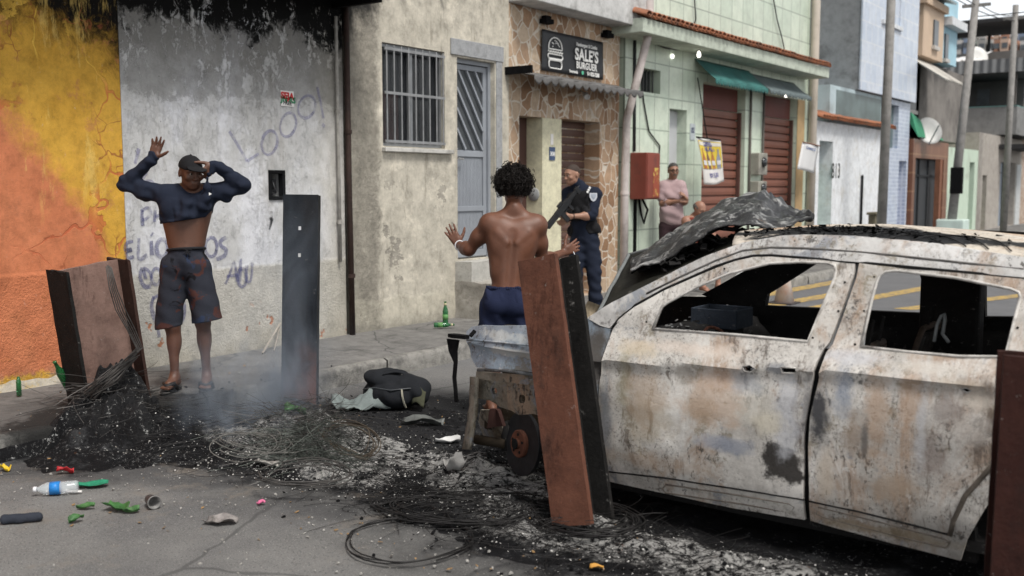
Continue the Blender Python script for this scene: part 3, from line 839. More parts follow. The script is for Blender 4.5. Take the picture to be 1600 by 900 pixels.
m = MB(); m.tube([(XW + .02, 8.95, 3.78), (XW + .12, 8.97, 3.78)], .02, 6); m.tube([(XW + .1, 8.97, 3.78), (XW + .13, 9.2, 3.77)], .006, 5)
m.build('bracket', M_CHAR, h)

# 4 burger shop
M_STONE = mat_stone('irregular_stone_cladding')
M_CREAM = mat_concrete('cream_paint', (.56, .53, .38), (.66, .63, .46), 2, (.35, .32, .24), .3, .15)
B1 = (10.48, 11.0, .15, 2.53, .27); B2 = (11.44, 12.42, .15, 2.54, .28)
h = thing('burger_shop', 'little burger shop faced with brown crazy paving stone, brown door beside a brown shutter', 'shop', (XW, 11.6, 0))
facade(XW, 10.255, 12.95, -.1, 3.87, [B1, B2]).build('wall', M_STONE, h)
MB().box(XW - .262, XW + .006, 10.985, 11.435, .1, 2.528).build('pillar', M_CREAM, h)
MB().box(XW - .262, XW - .24, 10.481, 10.984, .16, 2.528).build('door', mat_metal_paint('brown_door_paint', (.085, .042, .034), amt=.2), h)
shutter(XW - .25, 11.441, 12.419, .15, 2.539, .105).build('shutter', mat_metal_paint('brown_shutter_paint', (.10, .055, .043), (.05, .035, .03), .5), h)
m = MB()
m.box(XW - 3.9, XW + .34, 10.26, 13.26, 3.875, 6.2)
m.build('upper_floor', mat_concrete('grimy_white_concrete', (.42, .42, .41), (.60, .60, .59), 1.3, (.17, .165, .155), .6), h, bevel=.012)
m = MB(); m.lathe([(.0, 0), (.035, .0), (.04, .03), (.04, .12), (.03, .125), (.028, .11), (0, .11)], fr((XW + .08, 11.9, 2.88), (XW + .16, 11.82, 2.84)), 14); m.tube([(XW, 11.92, 2.93), (XW + .08, 11.9, 2.89)], .012, 6)
tag(m.build('security_camera', simple('white_plastic', (.6, .6, .6), .4), smooth=True), 'small white security camera on the stone wall under the grey awning', 'camera')
# number plates on the cream pillar
m = MB().box(XW + .0065, XW + .016, 11.14, 11.27, 1.99, 2.16)
np_ = tag(m.build('number_plate', simple('enamel_blue', (.05, .08, .16), .4)), 'little dark blue house number plate on the cream shop pillar', 'number plate')
text('308', .075, wallM(11.205, 2.07, XW + .017), .003, .002, 'lettering', simple('enamel_white', (.75, .75, .75), .4), np_)
m = MB().box(XW + .0065, XW + .014, 11.17, 11.23, 2.19, 2.33)
tag(m.build('notice', simple('sticker_white', (.72,) * 3)), 'narrow white notice stuck above the house number plate on the cream pillar', 'notice')
m = MB()
m.lathe([(0, 0), (.085, 0), (.09, .012), (.08, .02), (0, .022)], fr((XW - .12, 10.984, 1.55), (XW - .12, 10.9, 1.55)), 20)
tag(m.build('dish_lid', simple('dull_white', (.30, .31, .31), .5, .3), smooth=True), 'round whitish cover mounted inside the brown shop doorway', 'cover')
# banner
bn = thing('shop_banner', 'black banner with white burger drawing and shop name above the awning', 'banner', (XW, 11.7, 3.1))
yb0, yb1, zb0, zb1 = 10.93, 12.45, 3.12, 3.635
m = MB(); m.sheet(lambda a, b: (XW + .03 + .012 * math.sin(a * 9 + b * 2) * (b * .6 + .3) * (1 - b * .5), yb0 + (yb1 - yb0) * a, zb0 + (zb1 - zb0) * b), 40, 10, .004)
m.build('cloth', simple('black_vinyl', (.022, .023, .026), .45, .4, 3, .1), bn, smooth=True)
M_WH = simple('white_print', (.72, .72, .70), .6, .06)
xb = XW + .046
def bt(s_, size, y, z, off=.0, st=1.0, mat=None, sp=1.0): text(s_, size, wallM(y, z, xb), .003, off, 'lettering', mat or M_WH, bn, 'CENTER', st, sp)
bt('SALE\u2019S', .21, 11.99, 3.395, .006, .98, sp=1.04)
bt('BURGUER', .125, 11.99, 3.258, .003, .9, sp=1.08)
bt('Hamburguer & Combo', .066, 11.99, 3.53, .0015, .86)
bt('Encomenda', .055, 11.66, 3.165, .001, .8)
bt('9-6422-7288', .07, 12.16, 3.165, .003, .86)
m = MB(); m.lathe([(0, 0), (.026, 0), (.026, .003), (0, .003)], fr((xb - .001, 11.885, 3.168), (xb + 1, 11.885, 3.168)), 16)
m.build('phone_logo', simple('logo_green', (.10, .45, .28), .5), bn)
def loop(y, z, w_, hh, r, n=8):               # rounded outline
    P = []
    for cx, cy, a0 in ((w_ - r, hh - r, 0), (-w_ + r, hh - r, 90), (-w_ + r, -hh + r, 180), (w_ - r, -hh + r, 270)):
        P += [(xb, y + cx + r * math.cos(R(a0 + t)), z + cy + r * math.sin(R(a0 + t))) for t in np.linspace(0, 90, n)]
    return P + [P[0]]
m = MB()
yc = 11.22
P = [(xb, yc - .155, 3.405)] + [(xb, yc + .155 * math.cos(t), 3.43 + .125 * math.sin(t)) for t in np.linspace(math.pi, 0, 16)] + [(xb, yc + .155, 3.405), (xb, yc - .155, 3.405)]
m.tube(P, .0085, 6)
for i in range(11):
    t = random.uniform(.25, 2.9); q = random.uniform(.35, .8)
    m.lathe([(0, 0), (.009, 0), (.009, .004), (0, .004)], fr((xb - .001, yc + .155 * q * math.cos(t), 3.425 + .125 * q * math.sin(t)), (xb + 1, yc, 3.425 + .125 * q * math.sin(t))), 8)
m.tube([(xb, yc - .17 + .34 * i / 24, 3.372 + .012 * math.sin(i * 1.6)) for i in range(25)], .008, 6)
m.tube(loop(yc, 3.315, .17, .028, .027), .0085, 6)
m.tube(loop(yc, 3.215, .15, .05, .04), .0085, 6)
m.tube([(xb, yc - .15, 3.277), (xb, yc + .15, 3.277)], .012, 6)
m.build('burger_drawing', M_WH, bn)
for yy, nm in ((10.99, 'left'), (12.5, 'right')):
    m = MB(); m.box(XW + .01, XW + .12, yy - .09, yy + .09, 3.70, 3.76); m.box(XW + .02, XW + .1, yy - .06, yy + .06, 3.76, 3.80)
    tag(m.build('floodlight', M_CHAR, bevel=.008), f'small unlit black floodlight over the {nm} corner of the black shop banner', 'floodlight')
def awning(name, label, y0, y1, zt, zb, x0, x1, mat, val=.09, nsc=14, pole=None):
    o = thing(name, label, 'awning', (x0, (y0 + y1) / 2, zb))
    m = MB(); m.sheet(lambda a, b: (x0 + (x1 - x0) * a, y0 + (y1 - y0) * b, zt + (zb - zt) * a - .015 * math.sin(a * math.pi) * (1 + .5 * math.sin(b * 21))), 8, 40, .004)
    m.build('canopy', mat, o, smooth=True)
    m = MB()
    n = nsc * 8
    m.sheet(lambda a, b: (x1 + .002 + .006 * math.sin(b * 50), y0 + (y1 - y0) * b, zb - a * val * (.45 + .55 * abs(math.sin(b * nsc * math.pi)))), 3, n, .003)
    m.build('valance', mat, o, smooth=True)
    return o
awning('grey_awning', 'dull grey scalloped awning over the burger shop door and shutter', 10.2, 12.9, 3.08, 2.98, XW + .005, XW + .42, simple('grey_canvas', (.13, .127, .125), .8, .3, 5, dirt=(.07, .065, .06)), .11, 15)
m = MB(); m.box(XW + .01, XW + .4, 10.16, 10.2, 3.0, 3.09)
m.build('end_bracket', M_CHAR, None); tag(bpy.data.objects['end_bracket'], 'dark bracket end carrying the near end of the grey awning', 'bracket')

# 5 white drain pipe, red box
pipe('downpipe', 'white plastic downpipe with a kink beside the burger shop', [(XW + .36, 13.16, 6.0), (XW + .36, 13.16, 3.88), (XW + .33, 13.14, 3.7), (XW + .1, 13.0, 2.6), (XW + .09, 12.98, 1.7), (XW + .09, 12.98, .14)], .06, simple('pinkish_white_pvc', (.52, .47, .45), .5, .2, 4, dirt=(.3, .26, .24)), [(XW + .36, 13.16, 3.95), (XW + .09, 12.98, 1.55)])

# 6 green tiled house
M_GT = mat_tile('pale_green_marble_tile', (.47, .55, .45), (.58, .65, .54), .46, .5, (.27, .32, .26), .010, .35, 0, .3, (.33, .43, .34))
h = thing('green_house', 'pale green tiled two storey house with two red roller shutters under a tiled eave', 'house', (XW, 17, 0))
G1 = (14.52, 15.12, .14, 2.86, .22); GW = (13.58, 14.2, 3.05, 3.4, .2); S1 = (15.7, 17.45, .14, 3.36, .2); S2 = (18.35, 20.0, .14, 3.36, .2)
facade(XW, 13.12, 20.85, -.1, 8.5, [G1, GW, S1, S2]).build('wall', M_GT, h)
M_RSH = mat_metal_paint('red_brown_shutter_paint', (.19, .075, .05), (.10, .075, .06), .6)
for S in (S1, S2):
    sh = shutter(XW - .14, S[0] + .002, S[1] - .002, .14, 2.95, .145).build('roller_shutter', M_RSH, h)
    m = MB()
    for i in range(int((S[1] - S[0]) / .045)): m.box(XW - .15, XW - .135, S[0] + .045 * i + .004, S[0] + .045 * i + .034, 2.96, 3.35)
    m.build('slat_box', mat_metal_paint('dark_red_slats', (.16, .05, .04), amt=.3), sh)
    for yy in (S[0] + .004, S[1] - .054): MB().box(XW - .13, XW - .07, yy, yy + .05, .15, 2.95).build('guide_rail', simple('guide_brown', (.10, .05, .04)), sh)
MB().box(XW - .3, XW + .01, 20.01, 20.4, .1, 3.36).build('pilaster', simple('ochre_paint', (.42, .29, .15), .7, .2, 3, dirt=(.25, .18, .1)), h)
MB().box(XW - .2, XW - .17, G1[0] + .002, G1[1] - .002, .15, 2.85).build('door', mat_metal_paint('white_door_paint', (.52, .53, .55), (.3, .3, .3), .3), h)
wn = MB().box(XW - .19, XW - .17, GW[0] + .01, GW[1] - .01, GW[2] + .01, GW[3] - .01).build('window', M_DKGL, h)
m = MB()
for i in range(6): yy = GW[0] + .06 + i * .1; m.tube([(XW - .1, yy, GW[2]), (XW - .1, yy, GW[3])], .012, 6)
m.build('bars', simple('bar_dark', (.06, .06, .06), .5), wn)
MB().box(XW - .05, XW + .5, 12.72, 20.35, 3.77, 3.965).build('eave', mat_concrete('pale_green_render', (.40, .45, .38), (.52, .56, .48), 1.4, (.22, .24, .2), .5, .2), h, bevel=.01)
def tile_row(y0, y1, x0, x1, z0, z1, pitch=.145):
    m = MB()
    n = int((y1 - y0) / pitch)
    for i in range(n):
        yc = y0 + pitch * (i + .5); dz = random.uniform(-.008, .008)
        m.sheet(lambda a, b: (x0 + (x1 - x0) * a, yc + .085 * math.cos(math.pi * b), z0 + (z1 - z0) * a + .075 * math.sin(math.pi * b) * (1 - .1 * a) + dz), 2, 8, .012)
        m.sheet(lambda a, b: (x0 + (x1 - x0) * a - .01, yc + .0725 + .06 * math.cos(math.pi * b), z0 + (z1 - z0) * a + .03 - .045 * math.sin(math.pi * b) + dz), 2, 6, .012)
    return m
g = NT('terracotta')
M_TERRA = g.done(g.mix(g.step(g.noise(5, 7, .7), .4, .7), (.34, .13, .065), (.15, .085, .06)), .8, g.noise(30), .2, .01)
tile_row(12.72, 20.4, XW + .02, XW + .56, 4.13, 3.98).build('tile_edge', M_TERRA, h, smooth=True)
awning('teal_awning', 'teal green canvas awning over the nearer red shutter', 15.35, 17.55, 3.70, 3.36, XW + .005, XW + .38, simple('teal_canvas', (.04, .14, .13), .8, .35, 3, dirt=(.09, .14, .13)), .1, 22)
awning('slate_awning', 'slate grey canvas awning over the farther red shutter', 17.62, 19.75, 3.66, 3.36, XW + .005, XW + .38, simple('slate_canvas', (.12, .15, .155), .8, .25, 3), .08, 14)
M_LAMP = NT('lit_bulb').done((.9, .9, .85), .3, emis=(1, .95, .85), es=2.5)
for u, v, x in ((1092, 86, XW + .3), (1228, 149, XW + .2)):
    p = onx(u, v, x)
    lb = thing('bulb_lamp', {1092: 'lit bulb hanging under the tiled eave before the teal awning', 1228: 'lit lamp tucked under the slate grey awning'}[u], 'lamp', tuple(p))
    MB().lathe([(0, -.04), (.025, -.03), (.032, 0), (.022, .035), (.012, .06)], Matrix.Translation(p), 14).build('bulb', M_LAMP, lb, smooth=True)
    MB().lathe([(.016, .06), (.022, .065), (.022, .11), (0, .115)], Matrix.Translation(p), 12).build('socket', M_CHAR, lb)
p = onx(1050, 88, XW + .01)
tag(MB().lathe([(0, 0), (.032, .0), (.032, .02), (0, .03)], fr(p, p + np.array((1, 0, 0))), 16).build('wall_lamp', NT('dim_lamp').done((.8, .8, .75), .3, emis=(1, .97, .9), es=2.5)), 'small round lit lamp on the green tiles over the little barred window', 'lamp')
bx = thing('meter_box', 'rusty red metal box with yellow flank on the green tiled wall', 'box', (XW, 13.6, 1.4))
MB().box(XW + .003, XW + .28, 13.28, 13.68, 1.46, 2.14).build('box_body', mat_metal_paint('red_oxide_paint', (.19, .045, .03), (.08, .035, .028), .6), bx, bevel=.012)
MB().box(XW + .28, XW + .292, 13.29, 13.67, 1.48, 2.12).build('lid', mat_metal_paint('red_oxide_lid', (.21, .05, .032), (.08, .035, .028), .5), bx, bevel=.004)
g = NT('patchy_yellow')
MB().grid(lambda a, b: (XW + .295 + .002 * mn.noise(Vector((a * 8, b * 8, 0))), 13.46 + .19 * a, 1.5 + .42 * b), 6, 10).build('yellow_patch', g.done(g.mix(g.step(g.noise(9, 6, .7), .38, .5), (.55, .40, .10), (.28, .07, .04)), .7), bx)
m = MB(); m.tube([(XW + .03, 13.62, 1.46), (XW + .1, 13.66, 1.3), (XW + .06, 13.62, 1.1), (XW + .04, 13.56, 1.25), (XW + .03, 13.52, 1.46)], .018, 8)
m.build('cable', M_CHAR, bx, smooth=True)
m = MB(); m.box(XW + .004, XW + .03, 13.40, 13.46, .14, 1.46); m.build('conduit', M_CHAR, bx)
m = MB(); m.tube([(XW + .012, 13.38, 2.16), (XW + .012, 13.36, 3.76)], .028, 8)
tag(m.build('cable_conduit', simple('black_conduit', (.03, .032, .034), .6), smooth=True), 'black conduit rising up green tiles from the red box', 'conduit')
# poster hung by the first shutter
po = thing('drinks_poster', 'sagging yellow and white poster with bottles hung by the near red shutter', 'poster', (XW + .3, 15.3, 1.7))
p00, p10, p01, p11 = [onx(u, v, XW + .42) for u, v in ((1100, 288), (1133, 283), (1088, 214), (1124, 219))]
def pp(a, b, e=0):
    q = (p00 * (1 - a) + p10 * a) * (1 - b) + (p01 * (1 - a) + p11 * a) * b
    q = q + np.array((.02 * math.sin(a * 5 + b * 3) + e, 0, -.03 * math.sin(a * math.pi) * (1 - b)))
    return q
MB().sheet(lambda a, b: pp(a, b), 12, 16, .003).build('paper', simple('poster_paper', (.66, .64, .62), .6, .1), po, smooth=True)
MB().grid(lambda a, b: pp(.03 + .94 * a, .34 + .60 * b, .005), 10, 10).build('yellow_print', simple('poster_yellow', (.66, .50, .06), .6, .15), po, smooth=True)
MB().grid(lambda a, b: pp(.05 + .9 * a, .84 + .08 * b, .008), 10, 2).build('title_band', simple('poster_band', (.65, .62, .55), .6, .1), po)
for i, c in enumerate(((.40, .14, .04), (.16, .07, .05), (.45, .20, .05), (.25, .27, .33))):
    cx = .15 + .23 * i
    prof = [(-.075, .36), (-.085, .55), (-.07, .60), (-.025, .70), (-.025, .80), (.025, .80), (.025, .70), (.07, .60), (.085, .55), (.075, .36)]
    m = MB(); vs = [pp(cx + dx, b - .02, .009) for dx, b in prof]; m.add(vs, [tuple(range(len(vs)))])
    bo = m.build('printed_bottle', simple(f'bottle_print_{i}', c, .5), po)
    m = MB(); vs = [pp(cx + dx, b, .012) for dx, b in ((-.075, .42), (.075, .42), (.075, .52), (-.075, .52))]; m.add(vs, [(0, 1, 2, 3)])
    m.build('printed_label', simple('bottle_label', (.6, .6, .62), .5), bo)
M_POSB = simple('poster_blue', (.12, .12, .28), .6)
def pText(s_, a, b, size):
    q = pp(a, b, .014); ax = (pp(1, b) - pp(0, b)); ax /= np.linalg.norm(ax); up = (pp(a, 1) - pp(a, 0)); up /= np.linalg.norm(up); nn = np.cross(ax, up)
    M = Matrix((ax, up, nn)).transposed().to_4x4(); M.translation = Vector(q)
    text(s_, size, M, .002, .002, 'lettering', M_POSB, po)
pText('CERVEJAS', .5, .88, .09); pText('GELADA', .5, .78, .13); pText('R$ 5,00', .5, .2, .11)
m = MB(); m.tube([(XW + .02, 15.45, 3.4), tuple(pp(.5, 1.0)), ], .01, 6); m.tube([tuple(pp(0, 1)), tuple(pp(1, 1))], .012, 6)
m.build('hanging_rod', M_CHAR, po)
p = onx(1082, 206, XW + .006)
q_ = tag(MB().box(XW + .002, XW + .012, p[1] - .09, p[1] + .09, p[2] - .13, p[2] + .13).build('number_sign', simple('enamel_grey', (.42, .46, .48), .4)), 'small grey blue number sign on the green tile beside the near shutter', 'number sign')
text('82', .12, wallM(p[1], p[2] + .02, XW + .0135), .002, .003, 'lettering', simple('enamel_ink', (.04, .05, .10)), q_)
# electric meter boxes between the shutters
M_BOXG = simple('box_beige_grey', (.30, .29, .25), .6, .25, 6, dirt=(.12, .11, .1))
for i, (z0_, z1_) in enumerate(((1.85, 2.25), (1.42, 1.74))):
    o = thing('electric_box', ['upper', 'lower'][i] + ' beige electric box on the pier between the red shutters', 'electric box', (XW, 17.9, z0_))
    MB().box(XW + .003, XW + .17, 17.72, 18.12, z0_, z1_).build('case', M_BOXG, o, bevel=.015)
    MB().lathe([(0, 0), (.09, 0), (.09, .02), (.06, .05), (0, .055)], fr((XW + .17, 17.92, (z0_ + z1_) / 2 + .03), (XW + 1, 17.92, (z0_ + z1_) / 2 + .03)), 16).build('dial_window', M_DKGL, o, smooth=True)
for yy, a in ((17.62, 'the left'), (18.22, 'the right')):
    pipe('service_conduit', f'thin dark service conduit on {a} side of the beige electric boxes', [(XW + .03, yy, .14), (XW + .03, yy, 3.38)], .022, simple('conduit_dark', (.09, .08, .07)))
pole_y = 20.55
pipe('gable_pipe', 'tall beige downpipe at the far corner of the green tiled house', [(XW + .1, 20.62, .14), (XW + .1, 20.62, 3.75), (XW + .1, 20.62, 8.5)], .085, simple('beige_pvc', (.46, .41, .35), .6, .15, 3, dirt=(.3, .26, .2)), [(XW + .1, 20.62, 2.2)])
sg = thing('white_placard', 'tilted white placard with faint print tied to the beige downpipe', 'placard', (XW + .3, 20.3, 2.1))
p = [onx(u, v, XW + .35) for u, v in ((1246, 264), (1273, 271), (1280, 228), (1254, 222))]
m = MB(); c4 = [Vector(k) for k in p]; m.sheet(lambda a, b: tuple((c4[0] * (1 - a) + c4[1] * a) * (1 - b) + (c4[3] * (1 - a) + c4[2] * a) * b + Vector((.015 * math.sin(a * 4), 0, 0))), 8, 8, .006)
m.build('board', simple('placard_white', (.62, .62, .62), .5, .08, 4), sg, smooth=True)
m = MB(); m.tube([c4[3] + Vector((.01, 0, 0)), c4[2] + Vector((.01, 0, 0))], .014, 6); m.build('top_batten', simple('batten', (.2, .1, .07)), sg)
ax = (c4[1] - c4[0]).normalized(); upv = (c4[3] - c4[0]).normalized(); M = Matrix((ax, upv, ax.cross(upv))).transposed().to_4x4(); M.translation = (c4[2] + c4[3]) / 2 - upv * .10 + ax.cross(upv) * .02
text('Conserto 22', .1, M, .003, .001, 'lettering', simple('faint_blue', (.16, .2, .34)), sg)

# 7 low white house no. 813
M_813 = mat_concrete('dirty_white_paint', (.60, .62, .64), (.74, .76, .78), 1.5, (.42, .36, .27), .35, .15)
h = thing('white_house', 'low white house wall with number 813, green door and clay tile coping', 'house', (XW, 23.5, 0))
D8 = (21.35, 22.2, .14, 2.6, .35)
facade(XW, 20.9, 25.9, -.1, 3.0, [D8], body=2.5).build('wall', M_813, h)
dr = MB().box(XW - .33, XW - .3, D8[0] + .002, D8[1] - .002, .15, 2.15).build('door', mat_metal_paint('green_door_paint', (.035, .20, .11), (.30, .28, .2), .25), h)
MB().lathe([(0, 0), (.03, 0), (.03, .03), (0, .03)], fr((XW - .3, 22.1, 1.1), (XW, 22.1, 1.1)), 10).build('handle', M_ALU, dr)
MB().box(XW - .34, XW - .31, D8[0] + .002, D8[1] - .002, 2.152, 2.598).build('transom', simple('transom_blue', (.33, .42, .43), .6), h)
tile_row(20.95, 26.3, XW - .3, XW + .2, 3.2, 3.04, .16).build('tile_coping', M_TERRA, h, smooth=True)
p = onx(1306, 268, XW)
text('813', .46, wallM(p[1], p[2], XW + .004, R(1)), .004, .004, 'lettering', simple('dull_black', (.03, .033, .03)), h, 'CENTER', .72, 1.2)
m = MB(); m.tube([(XW + .04, 24.2, .14), (XW + .04, 24.2, 1.9)], .03, 6)
tag(m.build('iron_rod', M_CHAR), 'thin black iron rod standing upright against the white wall by number 813', 'rod')

# 8 two storey house with pale blue tiles
M_BT = mat_tile('blue_white_tile', (.60, .64, .70), (.50, .56, .65), .45, .45, (.62, .65, .69), .02, .35, .5, .4, (.36, .42, .55))
M_BT2 = mat_tile('small_blue_tile', (.52, .57, .65), (.34, .40, .52), .1, .1, (.55, .6, .68), .015, .35, 0, .2, (.2, .27, .45))
h = thing('blue_tiled_house', 'two storey house with pale blue and white tiled upper front and bare grey flank', 'house', (XW, 26, 0))
m = MB(); m.box(XW - 6, XW - .02, 23.9, 28.6, 3.84, 11)
m.build('flank_wall', mat_concrete('bare_grey_render', (.20, .21, .22), (.33, .34, .35), .8, (.10, .10, .10), .6, .3), h)
WB = (25.4, 26.9, 5.6, 7.9)
facade(XW + .02, 23.88, 28.62, 3.84, 11.0, [(*WB, .15)], body=.035).build('tiled_front', M_BT, h)
wn = MB().box(XW - .115, XW - .105, WB[0] + .02, WB[1] - .02, WB[2] + .02, WB[3] - .02).build('window', simple('pale_glass', (.30, .34, .38), .2, .2, 2), h)
m = MB()
for q in ((WB[0], WB[0] + .1, WB[2], WB[3]), (WB[1] - .1, WB[1], WB[2], WB[3]), ((WB[0] + WB[1]) / 2 - .05, (WB[0] + WB[1]) / 2 + .05, WB[2], WB[3])): m.box(XW - .1, XW - .05, *q)
m.box(XW - .1, XW + .08, WB[0] - .08, WB[1] + .08, WB[2] - .1, WB[2] - .003)
m.build('frame', simple('white_frame', (.62, .64, .66), .5), wn)
MB().box(XW - 2.6, XW - .1, 22.2, 26.2, 3.02, 3.83).build('side_lean_to', simple('pale_blue_render', (.44, .53, .56), .8, .15, 2, dirt=(.25, .29, .3)), h)
m = facade(XW - .1, 25.95, 28.55, -.1, 3.82, [(26.3, 27.5, 2.6, 3.7, .2), (27.45 + .25, 28.4, .14, 2.3, .3)], body=3)
m.build('ground_floor', M_BT2, h)
for (a_, b_) in ((26.32, 26.85), (26.9, 27.48)):
    MB().box(XW - .25, XW - .23, a_, b_, 2.62, 3.68).build('window', simple('green_grey_glass', (.10, .14, .14), .3, .4, 2), h)
MB().box(XW - 1.6, XW - .092, 22.6, 25.9, 3.1, 3.75).build('window_band', simple('green_grey_glass', (.10, .14, .14)), h)
MB().box(XW - .38, XW - .36, 27.72, 28.38, .15, 2.28).build('door', simple('pinkish_door', (.42, .40, .50), .6, .4, 3), h)

# 9 brown tiled garage house
M_BRT = mat_tile('brown_glazed_tile', (.17, .075, .045), (.20, .09, .055), .8, .5, (.30, .17, .10), .02, .3, 0, .2)
h = thing('brown_tiled_house', 'low house front in glazed brown tiles round a dark grey metal gate', 'house', (XW, 30, 0))
GG = (28.9, 32.0, .14, 2.4, .25)
facade(XW, 28.65, 32.5, -.1, 2.9, [GG], body=3).build('wall', M_BRT, h)
gt = MB().box(XW - .22, XW - .2, GG[0] + .002, GG[1] - .002, .15, 2.39).build('gate', mat_metal_paint('dark_grey_gate', (.045, .05, .055), (.09, .07, .06), .4), h)
m = MB()
for i in range(4): yy = GG[0] + .05 + i * (GG[1] - GG[0] - .15) / 3; m.box(XW - .2, XW - .16, yy, yy + .06, .16, 2.38)
m.box(XW - .199, XW - .165, GG[0] + .01, GG[1] - .01, 1.9, 1.96)
m.build('gate_frame', simple('gate_frame', (.025, .027, .03)), gt)
m = MB(); m.box(XW - .02, XW + .12, 31.1, 31.35, .14, 2.4); tag(m.build('wooden_post', simple('reddish_timber', (.20, .09, .055), .8, .3, 4)), 'reddish timber post leaning on the dark garage gate', 'post')
m = MB(); m.add([(XW - .1, 28.66, 3.6), (XW + .1, 28.66, 2.95), (XW + .1, 31.5, 2.95), (XW - .1, 31.5, 3.05), (XW - .3, 28.66, 3.6), (XW - .3, 31.5, 2.95)], [(0, 1, 2, 3), (4, 5, 2, 1), (0, 4, 1), (0, 3, 5, 4), (3, 2, 5)])
tag(m.build('green_sheeting', simple('green_sheet', (.05, .25, .14), .7, .25, 2)), 'bright green sheeting sloping on top of the brown tiled house', 'sheeting')
ds = thing('satellite_dish', 'round white satellite dish on the roof of the brown tiled house', 'satellite dish', (XW - .2, 30.5, 2.9))
p = onx(1449, 206, XW + .1)
MB().lathe([(.02, 0), (.15, .012), (.27, .042), (.38, .09), (.38, .10), (.27, .052), (.02, .01)], fr(p, p + np.array((.8, -.75, .35))), 28).build('reflector', simple('dish_white', (.62, .62, .60), .5, .12, 3), ds, smooth=True)
MB().tube([p, (p[0] - .15, p[1] + .1, 2.9)], .03, 8).build('mast', M_ALU, ds)
MB().tube([p + np.array((.1, -.2, -.35)), p + np.array((.38, -.35, .15))], .018, 6).build('arm', M_ALU, ds)

# 10-12 farther low houses
def low_house(name, label, y0, y1, z1, mat, openings, omat, x=XW, body=4):
    h = thing(name, label, 'house', (x, (y0 + y1) / 2, 0))
    facade(x, y0, y1, -.1, z1, [(*o, .25) for o in openings], body=body).build('wall', mat, h)
    for o in openings:
        if not isinstance(omat, list): mm = omat
        else: mm = omat[openings.index(o)]
        d_ = MB().box(x - .22, x - .2, o[0] + .003, o[1] - .003, o[2] + .01, o[3] - .003).build('door' if o[2] < .5 else 'window', mm, h)
        m = MB(); m.box(x - .2, x - .16, (o[0] + o[1]) / 2 - .03, (o[0] + o[1]) / 2 + .03, o[2] + .012, o[3] - .004); m.box(x - .198, x - .162, o[0] + .01, o[1] - .01, o[3] - .4, o[3] - .36)
        m.build('frame', simple('frame_dark', (.07, .075, .08)), d_)
    return h
h = low_house('mint_house', 'low pale mint green house with a narrow green door', 32.52, 36.6, 2.8, simple('mint_paint', (.50, .60, .49), .8, .12, 2, dirt=(.33, .36, .3)), [(35.4, 36.1, .14, 2.4)], mat_metal_paint('dark_green_door', (.05, .13, .08), amt=.2))
h = low_house('drab_house', 'grey brown house with pale blue grey double doors under a dark canopy', 36.65, 44.3, 3.4, mat_concrete('drab_render', (.30, .27, .24), (.42, .39, .35), 1, (.2, .18, .16), .4), [(40.3, 43.2, .14, 2.5), (37.4, 38.1, .14, 2.0)], [mat_metal_paint('blue_grey_door', (.24, .28, .33), amt=.2), simple('mossy_door', (.2, .26, .17))])
MB().box(XW - .05, XW + .9, 39.8, 44.0, 2.95, 3.1).build('canopy', simple('tar_black', (.03, .03, .032), .8), h)
MB().box(XW + .001, XW + .04, 43.3, 44.2, .14, 2.45).build('door_surround', simple('pale_surround', (.5, .52, .52)), h)
h = low_house('stone_house', 'tall house front clad in pinkish stone at the far end of the street', 44.35, 60, 6.2, mat_stone('pinkish_stone', 3.0, [(0, (.34, .22, .16)), (.4, (.45, .33, .26)), (.7, (.52, .42, .35)), (1, (.38, .27, .2))]), [(46, 47.2, .14, 2.4), (50, 51.5, .14, 2.4)], simple('dark_brown_door', (.08, .06, .05)))
# houses stacked up behind the row
def block(name, label, c0, c1, z0, z1, mat, wins=(), roof=None, over=.25):
    (x0, y0), (x1, y1) = c0, c1
    h = thing(name, label, 'house', ((x0 + x1) / 2, (y0 + y1) / 2, 0))
    MB().box(x0, x1, y0, y1, z0, z1).build('wall', mat, h)
    for face, a0, a1, za, zb in wins:          # face 's' street (+x), 'n' near (-y)
        if face == 's': q = (x1 + .003, x1 + .05, y0 + a0, y0 + a1, za, zb); qf = (x1 + .003, x1 + .09, y0 + a0 - .08, y0 + a1 + .08, za - .1, za)
        else: q = (x0 + a0, x0 + a1, y0 - .05, y0 - .003, za, zb); qf = (x0 + a0 - .08, x0 + a1 + .08, y0 - .09, y0 - .003, za - .1, za)
        wn = MB().box(*q).build('window', simple('far_window', (.10, .11, .12), .3, .4, 2), h)
        MB().box(*qf).build('sill', simple('far_sill', (.5, .48, .45)), wn)
    if roof: MB().box(x0 - over, x1 + over, y0 - over, y1 + over, z1 + .002, z1 + .2).build('roof', roof, h)
    return h
M_CONC_ = mat_concrete('weathered_concrete', (.20, .20, .195), (.32, .32, .31), .6, (.1, .1, .1), .5, .3)
h = block('beige_house', 'upper storey of a peach beige house with one narrow window jutting over the street', (-9.6, 29.15), (XW, 31.35), 5.15, 6.5, simple('peach_paint', (.56, .43, .32), .8, .12, 1.5, dirt=(.42, .33, .24)), [('s', 1.0, 1.45, 5.5, 6.2)], simple('peach_cornice', (.50, .38, .28), .8, .2, 3), .1)
MB().box(-9.4, XW - .5, 29.3, 31.2, 6.71, 7.4).build('roof_room', simple('roof_tile_brown', (.30, .16, .10), .8, .3, 3), h)
m = MB(); m.sheet(lambda a, b: (XW - .9 + 1.2 * a, 29.6 + 1.9 * b, 7.15 - .35 * a), 2, 8, .05); m.build('small_awning', simple('pale_blue_sheet', (.42, .50, .52), .6), h)
MB().box(-11, XW - .3, 29.2, 35.8, 3.0, 5.14).build('shaded_storey', simple('shaded_wall', (.20, .185, .17), .9, .3, 2, dirt=(.1, .09, .085)), h)
